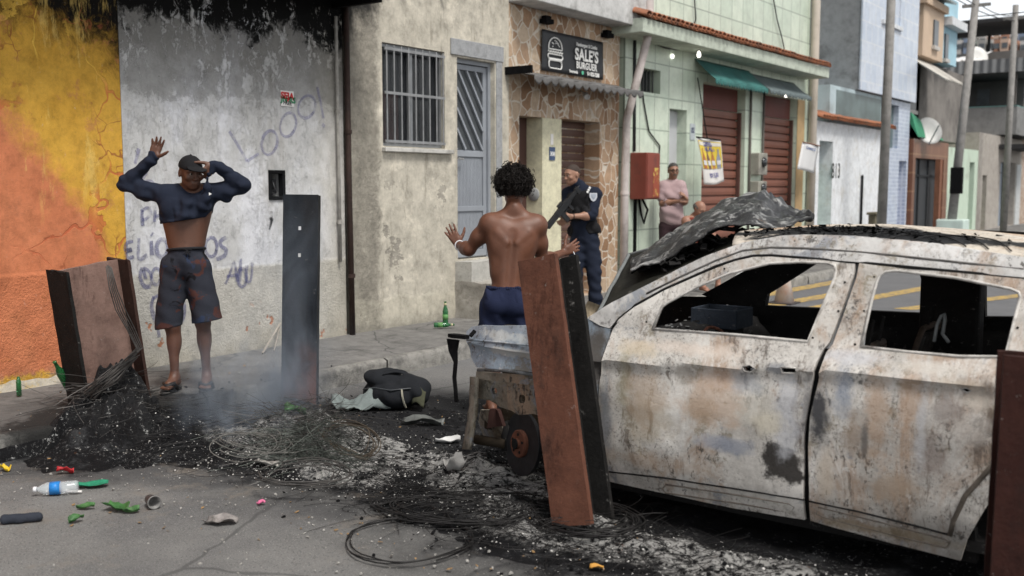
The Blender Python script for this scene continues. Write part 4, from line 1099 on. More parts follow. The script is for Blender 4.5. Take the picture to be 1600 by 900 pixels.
h = block('sky_blue_house', 'narrow sky blue house beside the peach one with a white cornice', (-10, 31.5), (XW - .05, 33.2), 5.2, 7.1, simple('sky_blue_paint', (.36, .55, .64), .8, .12, 1.5), [('s', .15, .5, 5.3, 6.0)], None)
MB().box(-10.1, XW + .2, 31.45, 33.35, 6.22, 6.45).build('cornice', simple('cornice_white', (.62, .64, .66)), h)
h = block('brick_gap_house', 'narrow brick house wall with a teal window squeezed behind the blue tiled house', (-12, 28.9), (XW - .3, 30.2), 2.5, 5.1, simple('dull_brick', (.34, .22, .16), .85, .3, 4), [('s', .2, .8, 3.7, 4.5)], None)
m = MB(); m.sheet(lambda a, b: (XW - .4 + 1.1 * a, 28.7 + 2.2 * b, 5.2 - .75 * a + .03 * math.sin(b * 60)), 3, 60, .02); m.build('lean_to_roof', simple('pale_fibro', (.46, .44, .40), .8, .25, 2), h)
h = block('terrace_house', 'grey concrete house with an open shaded terrace under a corrugated band', (-13, 40.0), (-6.95, 46), 3.45, 4.43, mat_concrete('weathered_concrete', (.15, .148, .145), (.27, .27, .265), .6, (.07, .07, .07), .6, .3), [], None)
for xx in (-11.6, -10.4, -7.15): MB().box(xx - .11, xx + .11, 40.05, 40.27, 4.432, 5.58).build('terrace_post', simple('post_dark', (.07, .062, .055)), h)
MB().box(-12.9, -7.2, 42.6, 42.8, 4.432, 5.58).build('back_room', simple('dim_room', (.11, .108, .105), .9, .3, 1), h)
for xx in (-9.4, -8.6): MB().box(xx - .22, xx + .22, 42.55, 42.59, 4.7, 5.3).build('window', simple('far_window', (.10, .11, .12)), h)
MB().box(-13, -6.95, 39.98, 46, 4.431, 4.47).build('teal_coping', simple('coping_teal', (.12, .22, .21), .8), h)
m = MB(); m.sheet(lambda a, b: (-13.2 + 6.6 * a, 39.55 + .03 * math.sin(a * 150), 5.6 + .46 * b), 300, 1, .03); m.build('corrugated_band', simple('grey_corrugated', (.20, .205, .21), .7, .3, 1), h)
MB().box(-13.1, -6.7, 39.62, 46, 5.6, 5.72).build('roof', simple('roof_underside', (.06, .06, .06)), h)
M_SHEET = simple('white_sheet', (.66, .66, .66), .6, .12, 2)
h = block('deck_house', 'grey house on the hill with a dark flat canopy over its roof deck', (-15, 50.0), (-7.0, 58), 0, 7.55, simple('hill_grey', (.22, .22, .215), .85, .25, .8), [('n', 3.5, 4.4, 6.2, 7.1)], None)
for xx in (-12.4, -10.6, -8.4):
    for yy in (49.8, 53.2): MB().box(xx - .06, xx + .06, yy - .06, yy + .06, 7.56, 8.71).build('deck_post', simple('frame_dark', (.07, .075, .08)), h)
MB().box(-13.0, -7.4, 49.0, 53.6, 8.72, 8.88).build('canopy', simple('tar_black', (.03, .03, .032)), h)
m = MB(); m.sheet(lambda a, b: (-11.9 + 2.2 * a, 47.2 + 2.4 * b, 6.75 + .3 * a + .5 * b + .03 * math.sin(a * 60)), 60, 2, .03); m.build('bright_sheet', M_SHEET, h)
m = MB(); m.sheet(lambda a, b: (-12.6 + 1.5 * a, 45.5 + 2 * b, 7.4 + .5 * b - .2 * a), 2, 2, .06); m.build('grey_sheet', simple('grey_sheet', (.30, .31, .32), .6, .2, 1), h)
ds = thing('satellite_dish', 'second pale satellite dish higher up beside the bright metal sheet', 'satellite dish', tuple(ony(1526, 98, 46)))
p = ony(1526, 90, 46); MB().lathe([(.02, 0), (.25, .02), (.44, .09), (.44, .11), (.25, .04), (.02, .015)], fr(p, p + np.array((.8, -.8, .4))), 24).build('reflector', simple('dish_white', (.62, .62, .60)), ds, smooth=True)
MB().tube([p, p + np.array((0, .1, -1.0))], .03, 8).build('mast', M_ALU, ds)
tints = [(.42, .22, .15), (.46, .44, .42), (.22, .27, .36), (.50, .36, .28), (.36, .35, .33), (.52, .5, .48), (.33, .18, .12), (.28, .33, .30)]
k = 0
for row, (yy, v0) in enumerate(((118, 66), (132, 58))):
    u = 1482
    while u < 1640:
        wd_ = random.uniform(9, 17); pa = ony(u, v0 + 8, yy); pb = ony(u + wd_, v0 - random.uniform(2, 7), yy)
        t = thing('hillside_house', 'little painted house crowded on the far hillside', 'house', (float((pa[0] + pb[0]) / 2), yy, float(pa[2])), 'little painted houses on the far hillside')
        c_ = tints[(k * 5 + row) % len(tints)]
        MB().box(float(pa[0]), float(pb[0]) - .15, yy, yy + 6, float(pa[2]) - 8, float(pb[2])).build('wall', simple(f'hillside_paint_{(k * 5 + row) % len(tints)}', c_, .85, .25, .6), t)
        xm = float((pa[0] + pb[0]) / 2); MB().box(xm - .3, xm + .25, yy - .04, yy - .004, float(pb[2]) - .95, float(pb[2]) - .4).build('window', simple('far_window', (.10, .11, .12)), t)
        u += wd_; k += 1
g = NT('hill_scrub')
mh = MB(); mh.grid(lambda a, b: (-260 + 330 * a, 140 + 160 * b, -1 + 17 * math.sin(min(1, b * 1.6) * 1.57) * (.85 + .3 * mn.noise(Vector((a * 3, b * 2, 0))))), 40, 12)
tag(mh.build('hill', g.done(g.mix(g.noise(.06, 6, .7), (.10, .11, .08), (.28, .24, .20)), .9), smooth=True), kind='structure')

# utility poles
M_POLE = mat_concrete('pole_concrete', (.20, .19, .18), (.30, .29, .275), 1.5, (.1, .1, .1), .4, .3)
def upole(p0, p1, r0, r1, label):
    o = thing('utility_pole', label, 'utility pole', tuple(p0), 'utility poles along the pavement')
    MB().tube([p0, p1], [r0, r1], 14).build('shaft', M_POLE, o, smooth=True)
    top = Vector(p1); m = MB()
    m.box(top.x - .35, top.x + .35, top.y - .04, top.y + .04, top.z - .45, top.z - .37)
    m.build('crossarm', M_POLE, o)
    return o
o = upole((-6.55, 22.8, .14), (-6.5, 22.8, 7.6), .105, .085, 'tall concrete utility pole in front of the white 813 wall')
m = MB(); m.box(-6.75, -6.4, 22.55, 22.62, .9, 1.35)
o = upole((-6.6, 29.3, .14), (-6.25, 29.6, 6.8), .125, .09, 'leaning concrete utility pole with a black box before the brown gate')
p = onx(1488, 282, -6.5)
MB().box(-6.6, -6.3, 29.05, 29.24, p[2] - .35, p[2] + .35).build('black_box', M_CHAR, o, bevel=.02)
MB().box(-6.9, -6.2, 29.0, 29.7, .1, .75).build('painted_base', simple('mint_base', (.5, .6, .55), .8, .15, 3), o, bevel=.03)
o = upole((-6.6, 36.6, .14), (-6.55, 36.6, 7.4), .11, .09, 'grey utility pole farthest down the pavement by the drab house')
m = MB(); m.box(-7.02, -6.86, 23.4, 23.9, .14, 1.0); m.box(-7.05, -6.82, 23.35, 23.95, 1.0, 1.06)
tag(m.build('meter_pillar', simple('mossy_stone', (.13, .115, .08), .9, .4, 5), bevel=.02), 'short mossy meter pillar standing by the foot of the near utility pole', 'pillar')
# overhead cables
def cable(a, b, sag, r=.014):
    a, b = Vector(a), Vector(b)
    m = MB(); m.tube([a.lerp(b, t) - Vector((0, 0, sag * 4 * t * (1 - t))) for t in np.linspace(0, 1, 22)], r, 5)
    return m.build('overhead_cable', simple('cable_black', (.02, .02, .02), .6))
cabs = [((-6.5, 22.8, 7.0), (-6.27, 29.6, 6.4), .15), ((-6.5, 22.8, 6.6), (-6.55, 36.6, 6.9), .3), ((-6.27, 29.6, 6.5), (-6.55, 36.6, 7.1), .15), ((-6.9, 14.2, 5.2), (-6.5, 22.8, 6.9), .2),
        ((-6.5, 22.8, 6.5), (2, 24, 7.4), .3), ((-6.27, 29.6, 6.1), (5, 30, 7.6), .4)]
clab = ['short black cable slung between the near and the leaning pole', 'long sagging cable from near pole past the leaning pole', 'cable running from the leaning pole to the farthest pole', 'cable from the green house front up to the near pole', 'cable crossing the street from the near pole', 'cable crossing the street from the leaning pole']
for c, l in zip(cabs, clab): tag(cable(*c), l, 'cable', 'overhead cables')
def drape(pts, label):
    m = MB(); m.tube(pts, .012, 5); tag(m.build('wall_cable', simple('cable_black', (.02, .02, .02)), smooth=True), label, 'cable')
drape([onx(u, v, XW + .02) for u, v in ((1003, 60), (1040, 75), (1065, 78), (1085, 73), (1092, 80))], 'thin wire looping along the green tiles to the lit bulb')
drape([onx(u, v, XW + .02) for u, v in ((1000, 110), (1006, 160), (1014, 205), (1031, 228), (1030, 243), (1022, 250))], 'thin wire hanging down green tiles beside the small window')
drape([onx(u, v, XW + .04) for u, v in ((1208, -5), (1214, 30), (1222, 60), (1228, 90))] , 'thin wire dangling down the upper green wall to the tiled eave')
drape([onx(u, v, XW + .04) for u, v in ((1085, -5), (1087, 30), (1083, 45))], 'short wire on the upper green wall near the eave')
# ------------------------------------------------------------------ the burnt car
Y0, YC = 4.34, 5.24                          # near flank plane, centre line
_wz = [(.05, .11), (.12, .085), (.18, .062), (.24, .036), (.26, .030), (.30, .02), (.45, .006), (.62, .0), (.74, .008), (.80, .019), (.828, .016), (.845, .0), (.86, .006), (.95, .052), (1.05, .098), (1.2, .168), (1.35, .235), (1.42, .275), (1.5, .34)]
def w_in(x, z):
    if z > .5: z = z - min(1, (z - .5) / .2) * float(np.interp(x, [-2.6, -1.53, -.83], [-.054, .01, .033])) * (1 if z < .95 else max(0, 1 - (z - .95) / .1))
    y = float(np.interp(z, [a for a, _ in _wz], [b for _, b in _wz]))
    if x < -2.9: y += .17 * ((-2.9 - x) / .75) ** 2.2
    return y
def cs(u, v, off=0.0):
    y = Y0
    for _ in range(8):
        p = ony(u, v, y); y = Y0 + w_in(p[0], p[2]) + off
    return np.array((p[0], p[2]))
def pip(x, y, P):
    r = False
    for i in range(len(P)):
        (x1, y1), (x2, y2) = P[i], P[i - 1]
        if (y1 > y) != (y2 > y) and x < (x2 - x1) * (y - y1) / (y2 - y1) + x1: r = not r
    return r
def dens(P, h=.025):
    Q = []
    for i in range(len(P)):
        a, b = np.array(P[i]), np.array(P[(i + 1) % len(P)])
        n = max(1, int(np.linalg.norm(b - a) / h))
        Q += [tuple(a + (b - a) * k / n) for k in range(n)]
    return Q
def rnd(P, n=2):                             # Chaikin corner rounding of a closed outline
    for _ in range(n):
        Q = []
        for i in range(len(P)):
            a, b = np.array(P[i]), np.array(P[(i + 1) % len(P)])
            Q += [tuple(a * .8 + b * .2), tuple(a * .2 + b * .8)]
        P = Q
    return P
def panel(m, outline, holes=(), off=0.0, th=.02, h=.03, dent=.004, far=False, surf=None, seed=0):
    """curved sheet metal cut to an outline given in the (x, z) plane of the flank"""
    outs = [dens(outline, h * .8)] + [dens(hh, h * .8) for hh in holes]
    vs, es = [], []
    for P in outs:
        o = len(vs); vs += [Vector(p) for p in P]; es += [(o + i, o + (i + 1) % len(P)) for i in range(len(P))]
    X = [p[0] for p in outline]; Z = [p[1] for p in outline]
    for x in np.arange(min(X), max(X), h):
        for z in np.arange(min(Z), max(Z), h):
            if pip(x, z, outline) and not any(pip(x, z, q) for q in holes): vs.append(Vector((x + (h * .5 if int(z / h) % 2 else 0), z)))
    V, _, F, *_ = geometry.delaunay_2d_cdt(vs, es, [], 0, 1e-6)
    keep = []
    for f in F:
        c = sum((V[i] for i in f), Vector((0, 0))) / len(f)
        if pip(c.x, c.y, outline) and not any(pip(c.x, c.y, q) for q in holes): keep.append(tuple(f))
    def pos(p, e):
        x, z = p
        y = (surf(x, z) if surf else Y0 + w_in(x, z)) + off + e
        y += dent * (mn.noise(Vector((x * 3.1 + seed, z * 3.1, 1))) + .5 * mn.noise(Vector((x * 8, z * 8, seed))))
        return (x, 2 * YC - y if far else y, z)
    o = len(m.v); n = len(V)
    m.v += [pos(p, 0) for p in V] + [pos(p, th) for p in V]
    ed = {}
    for f in keep:
        a, b, c = f
        cr = (V[b] - V[a]).cross(V[c] - V[a])
        f = f if (cr > 0) != far else f[::-1]
        m.f.append(tuple(o + i for i in f)); m.f.append(tuple(o + n + i for i in f[::-1]))
        for i in range(3): ed[(f[i], f[(i + 1) % 3])] = 1
    for a, b in ed:
        if (b, a) not in ed: m.f.append((o + b, o + a, o + n + a, o + n + b))
    return m
def pxs(L, off=0.0): return [tuple(cs(u, v, off)) for u, v in L]

def mat_burnt(name, seed, tan=.5, dark=.35, blue=.5, run=1.0, base=((.28, .258, .23), (.76, .73, .685))):
    g = NT(name)
    x, y, z = g.xyz()
    L = (seed * 3.7, seed * 1.3, seed * 2.1)
    wv = g.warp(.12, 5)
    c = g.ramp(g.noise(2.1, 9, .72, loc=L, co=wv), [(.30, base[0]), (.46, tuple(.5 * (p + q) for p, q in zip(*base))), (.62, base[1])])
    t = g.step(g.noise(2.2, 9, .74, st=(1.2, 1, .5), loc=(L[1], L[0], 3), dist=.7), .60 - .25 * tan, .74 - .25 * tan)
    c = g.mix(g.mul(t, .8), c, g.mix(g.noise(9, 7, .7, st=(1, 1, .25)), (.27, .165, .10), (.47, .35, .26)))
    b = g.step(g.noise(2.9, 9, .75, loc=(L[2], 5, L[0]), dist=.8), .66 - .2 * blue, .74 - .2 * blue)
    c = g.mix(g.mul(b, .75), c, g.mix(g.noise(11, 6, .7), (.13, .15, .18), (.34, .36, .40)))
    ol = g.step(g.noise(3.8, 9, .77, loc=(2, L[2], L[1])), .56, .62)
    c = g.mix(g.mul(ol, .6), c, g.mix(g.noise(15, 5, .7), (.10, .085, .05), (.25, .19, .10)))
    stv = g.step(g.noise(11, 9, .78, st=(1, 1, .09), loc=L, co=wv), .52, .62)
    c = g.mix(g.mul(stv, g.step(g.noise(1.7, 4, .6, loc=(L[1], 1, 1)), .36, .55), .85 * run), c, (.12, .09, .07))
    stw = g.step(g.noise(9, 8, .75, st=(1, 1, .12), loc=(L[1], 2, L[2]), co=wv), .56, .64)
    c = g.mix(g.mul(stw, .55 * run), c, (.64, .62, .59))
    big = g.step(g.noise(2.3, 10, .8, loc=(L[0], L[2], 7)), .64 - .16 * dark, .69 - .16 * dark)
    c = g.mix(g.mul(big, .88), c, g.mix(g.noise(25, 5, .7), (.015, .015, .016), (.075, .07, .066)))
    patch = g.step(g.noise(2.4, 6, .66, loc=(L[2], L[1], 1)), .42, .60)
    sp = g.mul(g.step(g.noise(30, 8, .78, st=(1, 1, .5)), .56, .60), patch)
    c = g.mix(g.mul(sp, .85), c, (.05, .043, .038))
    sp2 = g.mul(g.step(g.noise(75, 7, .8, loc=(5, 1, 1)), .545, .59), g.step(g.noise(3.3, 6, .68, loc=(9, L[1], 1)), .42, .58))
    c = g.mix(g.mul(sp2, .8), c, (.085, .07, .06))
    wt_ = g.step(g.noise(15, 9, .8, loc=(8, 3, 2)), .60, .64)
    c = g.mix(g.mul(wt_, .7), c, (.68, .67, .65))
    rs = g.step(g.noise(6.5, 9, .8, st=(1, 1, .4), loc=(3, L[0], L[2])), .62, .67)
    c = g.mix(g.mul(rs, .65), c, (.26, .12, .055))
    return g, c, (g.add(g.mul(sp, -.7), g.mul(g.noise(60, 5, .7), .4), g.mul(g.noise(10, 7, .72), 1.0), g.mul(wt_, .5), g.mul(ol, -.3)))
def blot(g, c, cx, cz, rx, rz, colr, amt=.9, wob=3.0, fr_=6, soft=.35):
    """a scorch mark of its own ragged shape on the flank"""
    x, y, z = g.xyz()
    dx = g.ma('DIVIDE', g.ma('SUBTRACT', x, cx), rx); dz = g.ma('DIVIDE', g.ma('SUBTRACT', z, cz), rz)
    d = g.add(g.ma('SQRT', g.add(g.mul(dx, dx), g.mul(dz, dz))), g.mul(g.ma('SUBTRACT', g.noise(fr_, 9, .76, loc=(cx, 2, cz)), .5), wob))
    return g.mix(g.mul(g.step(d, 1.15, soft), amt), c, colr)
def shp(u, v): return cs(u, v)
g, c, hgt = mat_burnt('burnt_front_door', 1, .38, .2, .5)
c = blot(g, c, *shp(1222, 722), .10, .10, (.025, .021, .019), .96, 2.6, 8, .75)
c = blot(g, c, *shp(1010, 660), .16, .16, (.42, .36, .26), .5)
c = blot(g, c, *shp(1115, 690), .13, .045, (.30, .32, .38), .7)
c = blot(g, c, *shp(1095, 640), .10, .07, (.20, .15, .09), .6)
c = blot(g, c, *shp(1180, 640), .16, .10, (.58, .55, .48), .6)
c = blot(g, c, *shp(945, 640), .045, .22, (.16, .18, .21), .7)
c = blot(g, c, *shp(1262, 660), .03, .3, (.10, .10, .11), .7)
c = blot(g, c, *shp(1075, 545), .3, .035, (.66, .56, .48), .6)
c = blot(g, c, *shp(1120, 592), .14, .08, (.46, .32, .235), .6)
c = blot(g, c, *shp(1213, 578), .06, .03, (.22, .23, .25), .8)
c = blot(g, c, *shp(1130, 800), .5, .03, (.30, .24, .17), .6)
c = blot(g, c, *shp(975, 600), .05, .2, (.30, .27, .18), .6)
for u_, v_, ru, rv, cc_, am in ((1010, 620, .13, .2, (.40, .29, .20), .6), (1110, 630, .20, .13, (.50, .36, .26), .65), (1165, 600, .1, .06, (.33, .35, .38), .6), (1230, 650, .07, .2, (.56, .57, .60), .7), (1200, 660, .10, .08, (.62, .57, .46), .7), (1020, 720, .3, .05, (.36, .27, .20), .5), (1150, 700, .1, .05, (.24, .26, .31), .7), (1000, 545, .12, .05, (.60, .50, .36), .6), (1070, 585, .06, .05, (.13, .10, .07), .5)):
    c = blot(g, c, *shp(u_, v_), ru, rv, cc_, am)
M_FD = g.done(c, .5, hgt, .32, .012, spec=.42)
g, c, hgt = mat_burnt('burnt_rear_door', 2, .55, .3, .45)
c = blot(g, c, *shp(1278, 650), .055, .17, (.035, .036, .042), .95, 3, 6, .3)
c = blot(g, c, *shp(1318, 610), .06, .12, (.22, .26, .33), .7)
c = blot(g, c, *shp(1450, 720), .10, .12, (.23, .18, .16), .6)
c = blot(g, c, *shp(1520, 670), .08, .1, (.50, .46, .42), .6)
c = blot(g, c, *shp(1500, 600), .12, .03, (.50, .42, .33), .6)
c = blot(g, c, *shp(1340, 560), .16, .035, (.58, .58, .60), .7)
c = blot(g, c, *shp(1380, 830), .4, .03, (.32, .25, .16), .6)
c = blot(g, c, *shp(1420, 640), .05, .2, (.45, .30, .20), .6)
for u_, v_, ru, rv, cc_, am in ((1370, 640, .07, .22, (.47, .33, .23), .7), (1330, 680, .05, .12, (.30, .22, .16), .6), (1440, 660, .03, .2, (.56, .56, .57), .7), (1480, 640, .07, .08, (.26, .22, .20), .7), (1400, 760, .12, .07, (.42, .31, .22), .6), (1530, 620, .06, .06, (.62, .57, .5), .6), (1290, 740, .04, .12, (.55, .46, .36), .6), (1450, 575, .2, .025, (.64, .60, .54), .7), (1350, 700, .02, .12, (.07, .06, .055), .7)):
    c = blot(g, c, *shp(u_, v_), ru, rv, cc_, am)
M_RD = g.done(c, .5, hgt, .32, .012, spec=.42)
g, c, hgt = mat_burnt('burnt_fender', 3, .12, .3, 1.2, .3, ((.12, .165, .22), (.36, .43, .50)))
c = blot(g, c, *shp(925, 560), .12, .22, (.085, .075, .065), .9)
c = blot(g, c, *shp(780, 525), .2, .03, (.58, .58, .55), .55, 3.2, 12, .6)
c = blot(g, c, *shp(800, 552), .2, .025, (.55, .53, .48), .5, 3.2, 14, .7)
M_FN = g.done(c, .5, hgt, .35, .012, spec=.4)
g, c, hgt = mat_burnt('burnt_shell', 4, .25, .25, .6, .6, ((.24, .23, .215), (.68, .67, .655)))
M_SH = g.done(c, .5, hgt, .3, .012, spec=.35)
g, c, hgt = mat_burnt('burnt_roof', 5, .4, 0, .2, .3, ((.52, .46, .38), (.66, .60, .52)))
x, y, z = g.xyz()
d_ = g.add(g.mul(g.ma('SUBTRACT', x, -1.35), .9), 0)
dd = g.add(g.ma('ABSOLUTE', g.ma('DIVIDE', g.ma('SUBTRACT', x, -1.45), .75)), g.ma('ABSOLUTE', g.ma('DIVIDE', g.ma('SUBTRACT', y, 4.88), .42)), g.mul(g.ma('SUBTRACT', g.noise(7, 8, .75), .5), 1.6))
c = g.mix(g.step(dd, 1.15, .95), c, (.010, .010, .011))
c = g.mix(g.mul(g.step(g.noise(2.5, 7, .7, st=(.5, 1, 1)), .5, .6), g.step(y, 5.0, 5.25), .7), c, (.46, .28, .16))
M_RF = g.done(c, .65, g.add(hgt, g.mul(g.step(dd, 1.2, .8), g.noise(30, 5, .7), 2)), .6, .012)
def mat_black(name, a=(.008, .008, .009), b=(.03, .029, .028), fleck=.4):
    g = NT(name)
    c = g.mix(g.noise(12, 7, .7), a, b)
    c = g.mix(g.mul(g.step(g.noise(26, 6, .75), .60, .68), fleck), c, (.20, .19, .18))
    return g.done(c, .85, g.noise(30, 6, .7), .5, .01, spec=.08)
M_INT = mat_black('burnt_interior')
M_INB = mat_black('burnt_interior_bluish', (.015, .02, .028), (.05, .06, .075), .3)
M_RUST = simple('fresh_rust', (.13, .048, .028), .85, .5, 14, .4, dirt=(.06, .03, .022))
M_TAN = simple('scorched_tan_metal', (.20, .155, .095), .75, .6, 9, .5, dirt=(.045, .035, .028))

car = thing('burnt_car', 'burnt out windowless car shell with scorched pale doors and crumpled raised bonnet', 'car', (-1.7, 5.24, 0))
FD_W = [(1020, 514), (1034, 480), (1043, 473), (1090, 448), (1140, 427), (1203, 411.5), (1250, 409.5), (1293, 411), (1304, 415), (1306, 423), (1304, 434), (1283, 484), (1262, 533.5), (1150, 523)]
FD = [(957, 515.5), (966, 500), (992, 479.5), (1038, 454), (1119, 418), (1150, 407.5), (1177, 401.5), (1205, 401), (1250, 404.5), (1336, 408), (1334, 428), (1314, 487), (1296, 535), (1287.5, 545), (1277, 565), (1270.6, 588), (1261, 640), (1255.4, 680), (1255, 749), (1258, 812), (1150, 795), (1050, 774), (951, 752), (948, 738), (940, 700), (934.5, 642), (938, 592), (945, 549)]
RD_W = [(1346, 541.5), (1362, 470), (1370, 440), (1375, 430), (1384, 424.5), (1400, 423), (1490, 433.5), (1580, 451.5), (1592, 457), (1594, 465), (1571, 557), (1500, 557), (1420, 550)]
RD = [(1301.5, 537.5), (1339, 432), (1343, 411), (1364, 414), (1460, 423), (1600, 436), (1700, 447), (1700, 470), (1676, 560), (1660, 600), (1630, 660), (1590, 715), (1563, 757), (1536, 800), (1510, 845), (1500.5, 876), (1380, 845), (1266.5, 813.5), (1264.5, 773), (1263, 700), (1266, 650), (1279, 583), (1291, 551)]
def px_in(u, v): return tuple(cs(u, v))
hd1, hd2, hd3 = [[(1160, 573), (1172, 570), (1180, 576), (1172, 582), (1163, 580)], [(1220, 574), (1243, 575), (1244, 583), (1222, 583)], [(1500, 607), (1510, 606), (1518, 610), (1510, 614)]]
df = panel(MB(), pxs(FD), [pxs(FD_W), pxs(hd1), pxs(hd2)], 0, .022, .026, .007).build('door', M_FD, car, autos=35)
tag(df, 'front door, pale and tan, with a black scorch at its lower rear corner')
dr = panel(MB(), pxs(RD), [pxs(RD_W), pxs(hd3)], 0, .022, .026, .007, seed=5).build('door', M_RD, car, autos=35)
tag(dr, 'rear door, streaked tan and grey, sooty along its front edge')
# pressed sill strip and handle recess on each door
def strip(px_list, off, r, mat, par, name):
    m = MB()
    P = [(lambda q: (q[0], Y0 + w_in(q[0], q[1]) + off, q[1]))(cs(u, v)) for u, v in px_list]
    m.tube(P, r, 6); return m.build(name, mat, par, smooth=True)
M_SEAM = mat_black('door_gap_black', (.01, .01, .01), (.02, .02, .02), 0)
strip([(952, 737), (1040, 747), (1150, 764), (1257, 781)], -.0005, .0048, M_SEAM, df, 'crease_line')
strip([(1263, 783), (1340, 799), (1440, 824), (1484, 836)], -.0005, .0048, M_SEAM, dr, 'crease_line')
strip([(1484, 836), (1489, 815), (1508, 775), (1547, 731), (1600, 700)], .0, .011, simple('arch_lip', (.13, .11, .09), .7, .5, 12), dr, 'arch_lip')
def rim(px_list, r, mat, par, name):
    strip(px_list + [px_list[0]], 0.0, r, mat, par, name)
M_EDGE = simple('ash_white_edge', (.52, .50, .47), .7, .4, 18, .4, dirt=(.12, .1, .09))
rim(FD_W, .007, M_EDGE, df, 'window_lip'); rim(RD_W, .007, M_EDGE, dr, 'window_lip')
rim(hd1, .004, M_EDGE, df, 'handle_recess'); rim(hd2, .004, M_EDGE, df, 'handle_recess'); rim(hd3, .004, M_EDGE, dr, 'handle_recess')
for P, par in (([(1040, 758), (1035, 764), (1040, 770), (1150, 786), (1236, 801), (1241, 792), (1233, 787), (1130, 770), (1040, 757)], df), ([(1278, 793), (1276, 803), (1290, 809), (1400, 837), (1478, 856), (1485, 847), (1476, 842), (1380, 817), (1278, 792)], dr)):
    strip(P, -.0005, .004, simple('pressing_edge', (.22, .19, .16), .7, .5, 12), par, 'sill_pressing')
strip([(957, 512.5), (992, 477.5), (1038, 452), (1119, 416), (1150, 406), (1177, 400), (1205, 399.5), (1250, 403), (1364, 412.5), (1460, 421.5), (1600, 434.5)], .006, .0085, M_SEAM, car, 'roof_gutter')
strip([(1010, 459), (1060, 434), (1119, 407), (1160, 392), (1205, 387), (1260, 388), (1364, 396), (1460, 406), (1600, 421)], .002, .006, simple('rail_shade_grime', (.10, .095, .09), .8, .7, 14, .4), car, 'rail_crease')
# bolt holes in the frames
m = MB()
for u, v in ((1320, 441), (1310, 486), (1270, 528), (1366, 433), (1350, 486), (1336, 538), (1051, 457), (1132, 420), (1452, 420), (1590, 512), (1010, 503)):
    q = cs(u, v); y_ = Y0 + w_in(*q)
    m.lathe([(0, 0), (.0055, 0), (.0045, .002), (0, .002)], fr((q[0], y_ - .0005, q[1]), (q[0], y_ - 1, q[1])), 8)
m.build('bolt_holes', M_SEAM, df)
# upper body: roof rail and pillars
RAIL = [(917, 497), (955, 473), (1015, 443), (1060, 420), (1102, 400), (1160, 379), (1218, 368.5), (1250, 367), (1340, 369), (1460, 381), (1600, 402), (1760, 434), (1760, 462), (1600, 433.5), (1460, 420.5), (1364, 411.5), (1250, 402), (1205, 398.5), (1177, 399), (1150, 405), (1119, 415), (1038, 451), (992, 476.5), (966, 496), (953, 513), (938, 509)]
panel(MB(), pxs(RAIL), [], 0.0, .05, .026, .005, seed=3).build('roof_rail', M_SH, car, autos=40)
BP = [(1312, 402), (1366, 412), (1348, 480), (1340, 560), (1330, 830), (1200, 800), (1266, 560), (1290, 490)]
panel(MB(), pxs([(1268, 548), (1342, 552), (1340, 600), (1330, 830), (1200, 800)]), [], .036, .05, .04, .002).build('pillar_foot', M_SEAM, car)
panel(MB(), pxs(BP[:4] + [(1338, 556), (1268, 545)] + BP[7:] if False else [(1312, 402), (1366, 412), (1348, 480), (1341, 548), (1268, 545), (1290, 490)]), [], .035, .05, .04, .002).build('pillar', simple('pillar_grey', (.33, .34, .35), .7, .4, 6, dirt=(.05, .05, .05)), car, autos=40)
SILL = [tuple(p) for p in [(-2.75, .12), (-.85, .10), (-.85, .26), (-2.75, .26)]]
panel(MB(), SILL, [], .05, .06, .05, .0).build('sill', M_INT, car)
# far flank, seen from its scorched inside
XZ = lambda P: [tuple(p) for p in P]
FARB = XZ([(-2.62, .15), (-.75, .15), (-.45, .5), (-.2, .66), (.1, .6), (.35, .2), (.6, .25), (.62, .95), (.25, 1.32), (-.4, 1.40), (-1.0, 1.43), (-1.6, 1.44), (-2.0, 1.405), (-2.35, 1.24), (-2.84, .97), (-2.62, .9)])
WF = XZ([(-2.42, .925), (-2.40, 1.0), (-1.98, 1.27), (-1.75, 1.315), (-1.50, 1.32), (-1.46, .945)]); WR = XZ([(-1.16, .95), (-1.14, 1.32), (-.70, 1.28), (-.45, 1.2), (-.42, 1.0)])
panel(MB(), FARB, [WF, WR], 0, .05, .05, .004, far=True).build('far_flank', M_INT, car, autos=40)
# rear quarter on the near side, hidden by the post but part of the shell
RQ = XZ([(-.62, .62), (-.42, .68), (-.15, .66), (.05, .5), (.12, .28), (.55, .25), (.62, .6), (.60, 1.0), (.35, 1.22), (-.1, 1.36), (-.52, 1.385), (-.50, 1.30), (-.55, 1.28), (-.58, .95)])
panel(MB(), RQ, [], .002, .03, .05, .005).build('rear_quarter', M_SH, car, autos=40)
# roof skin
railtop = [(x, float(np.interp(x, [-2.0, -1.69, -1.43, -1.1, -.75, -.2, .2, .5], [1.392, 1.425, 1.433, 1.41, 1.385, 1.35, 1.30, 1.22]))) for x in np.linspace(-2.02, .5, 60)]
def roof(a, b):
    i = a * (len(railtop) - 1); k = min(int(i), len(railtop) - 2); t = i - k
    x = railtop[k][0] * (1 - t) + railtop[k + 1][0] * t; z = railtop[k][1] * (1 - t) + railtop[k + 1][1] * t
    y0 = Y0 + w_in(x, z) + .005; y = y0 + (2 * YC - 2 * y0) * b
    s_ = math.sin(math.pi * b)
    x -= .16 * s_ * (1 - a) ** 2 * 1.0
    return (x, y, z - .004 + .045 * s_ ** .6 - .018 * math.exp(-((x + 1.3) / .5) ** 2 - ((b - .4) / .2) ** 2) + .006 * mn.noise(Vector((x * 4, y * 4, 0))))
MB().sheet(roof, 90, 60, .02).build('roof', M_RF, car, smooth=True)
m = MB()                                       # charred lining flakes lying on the roof
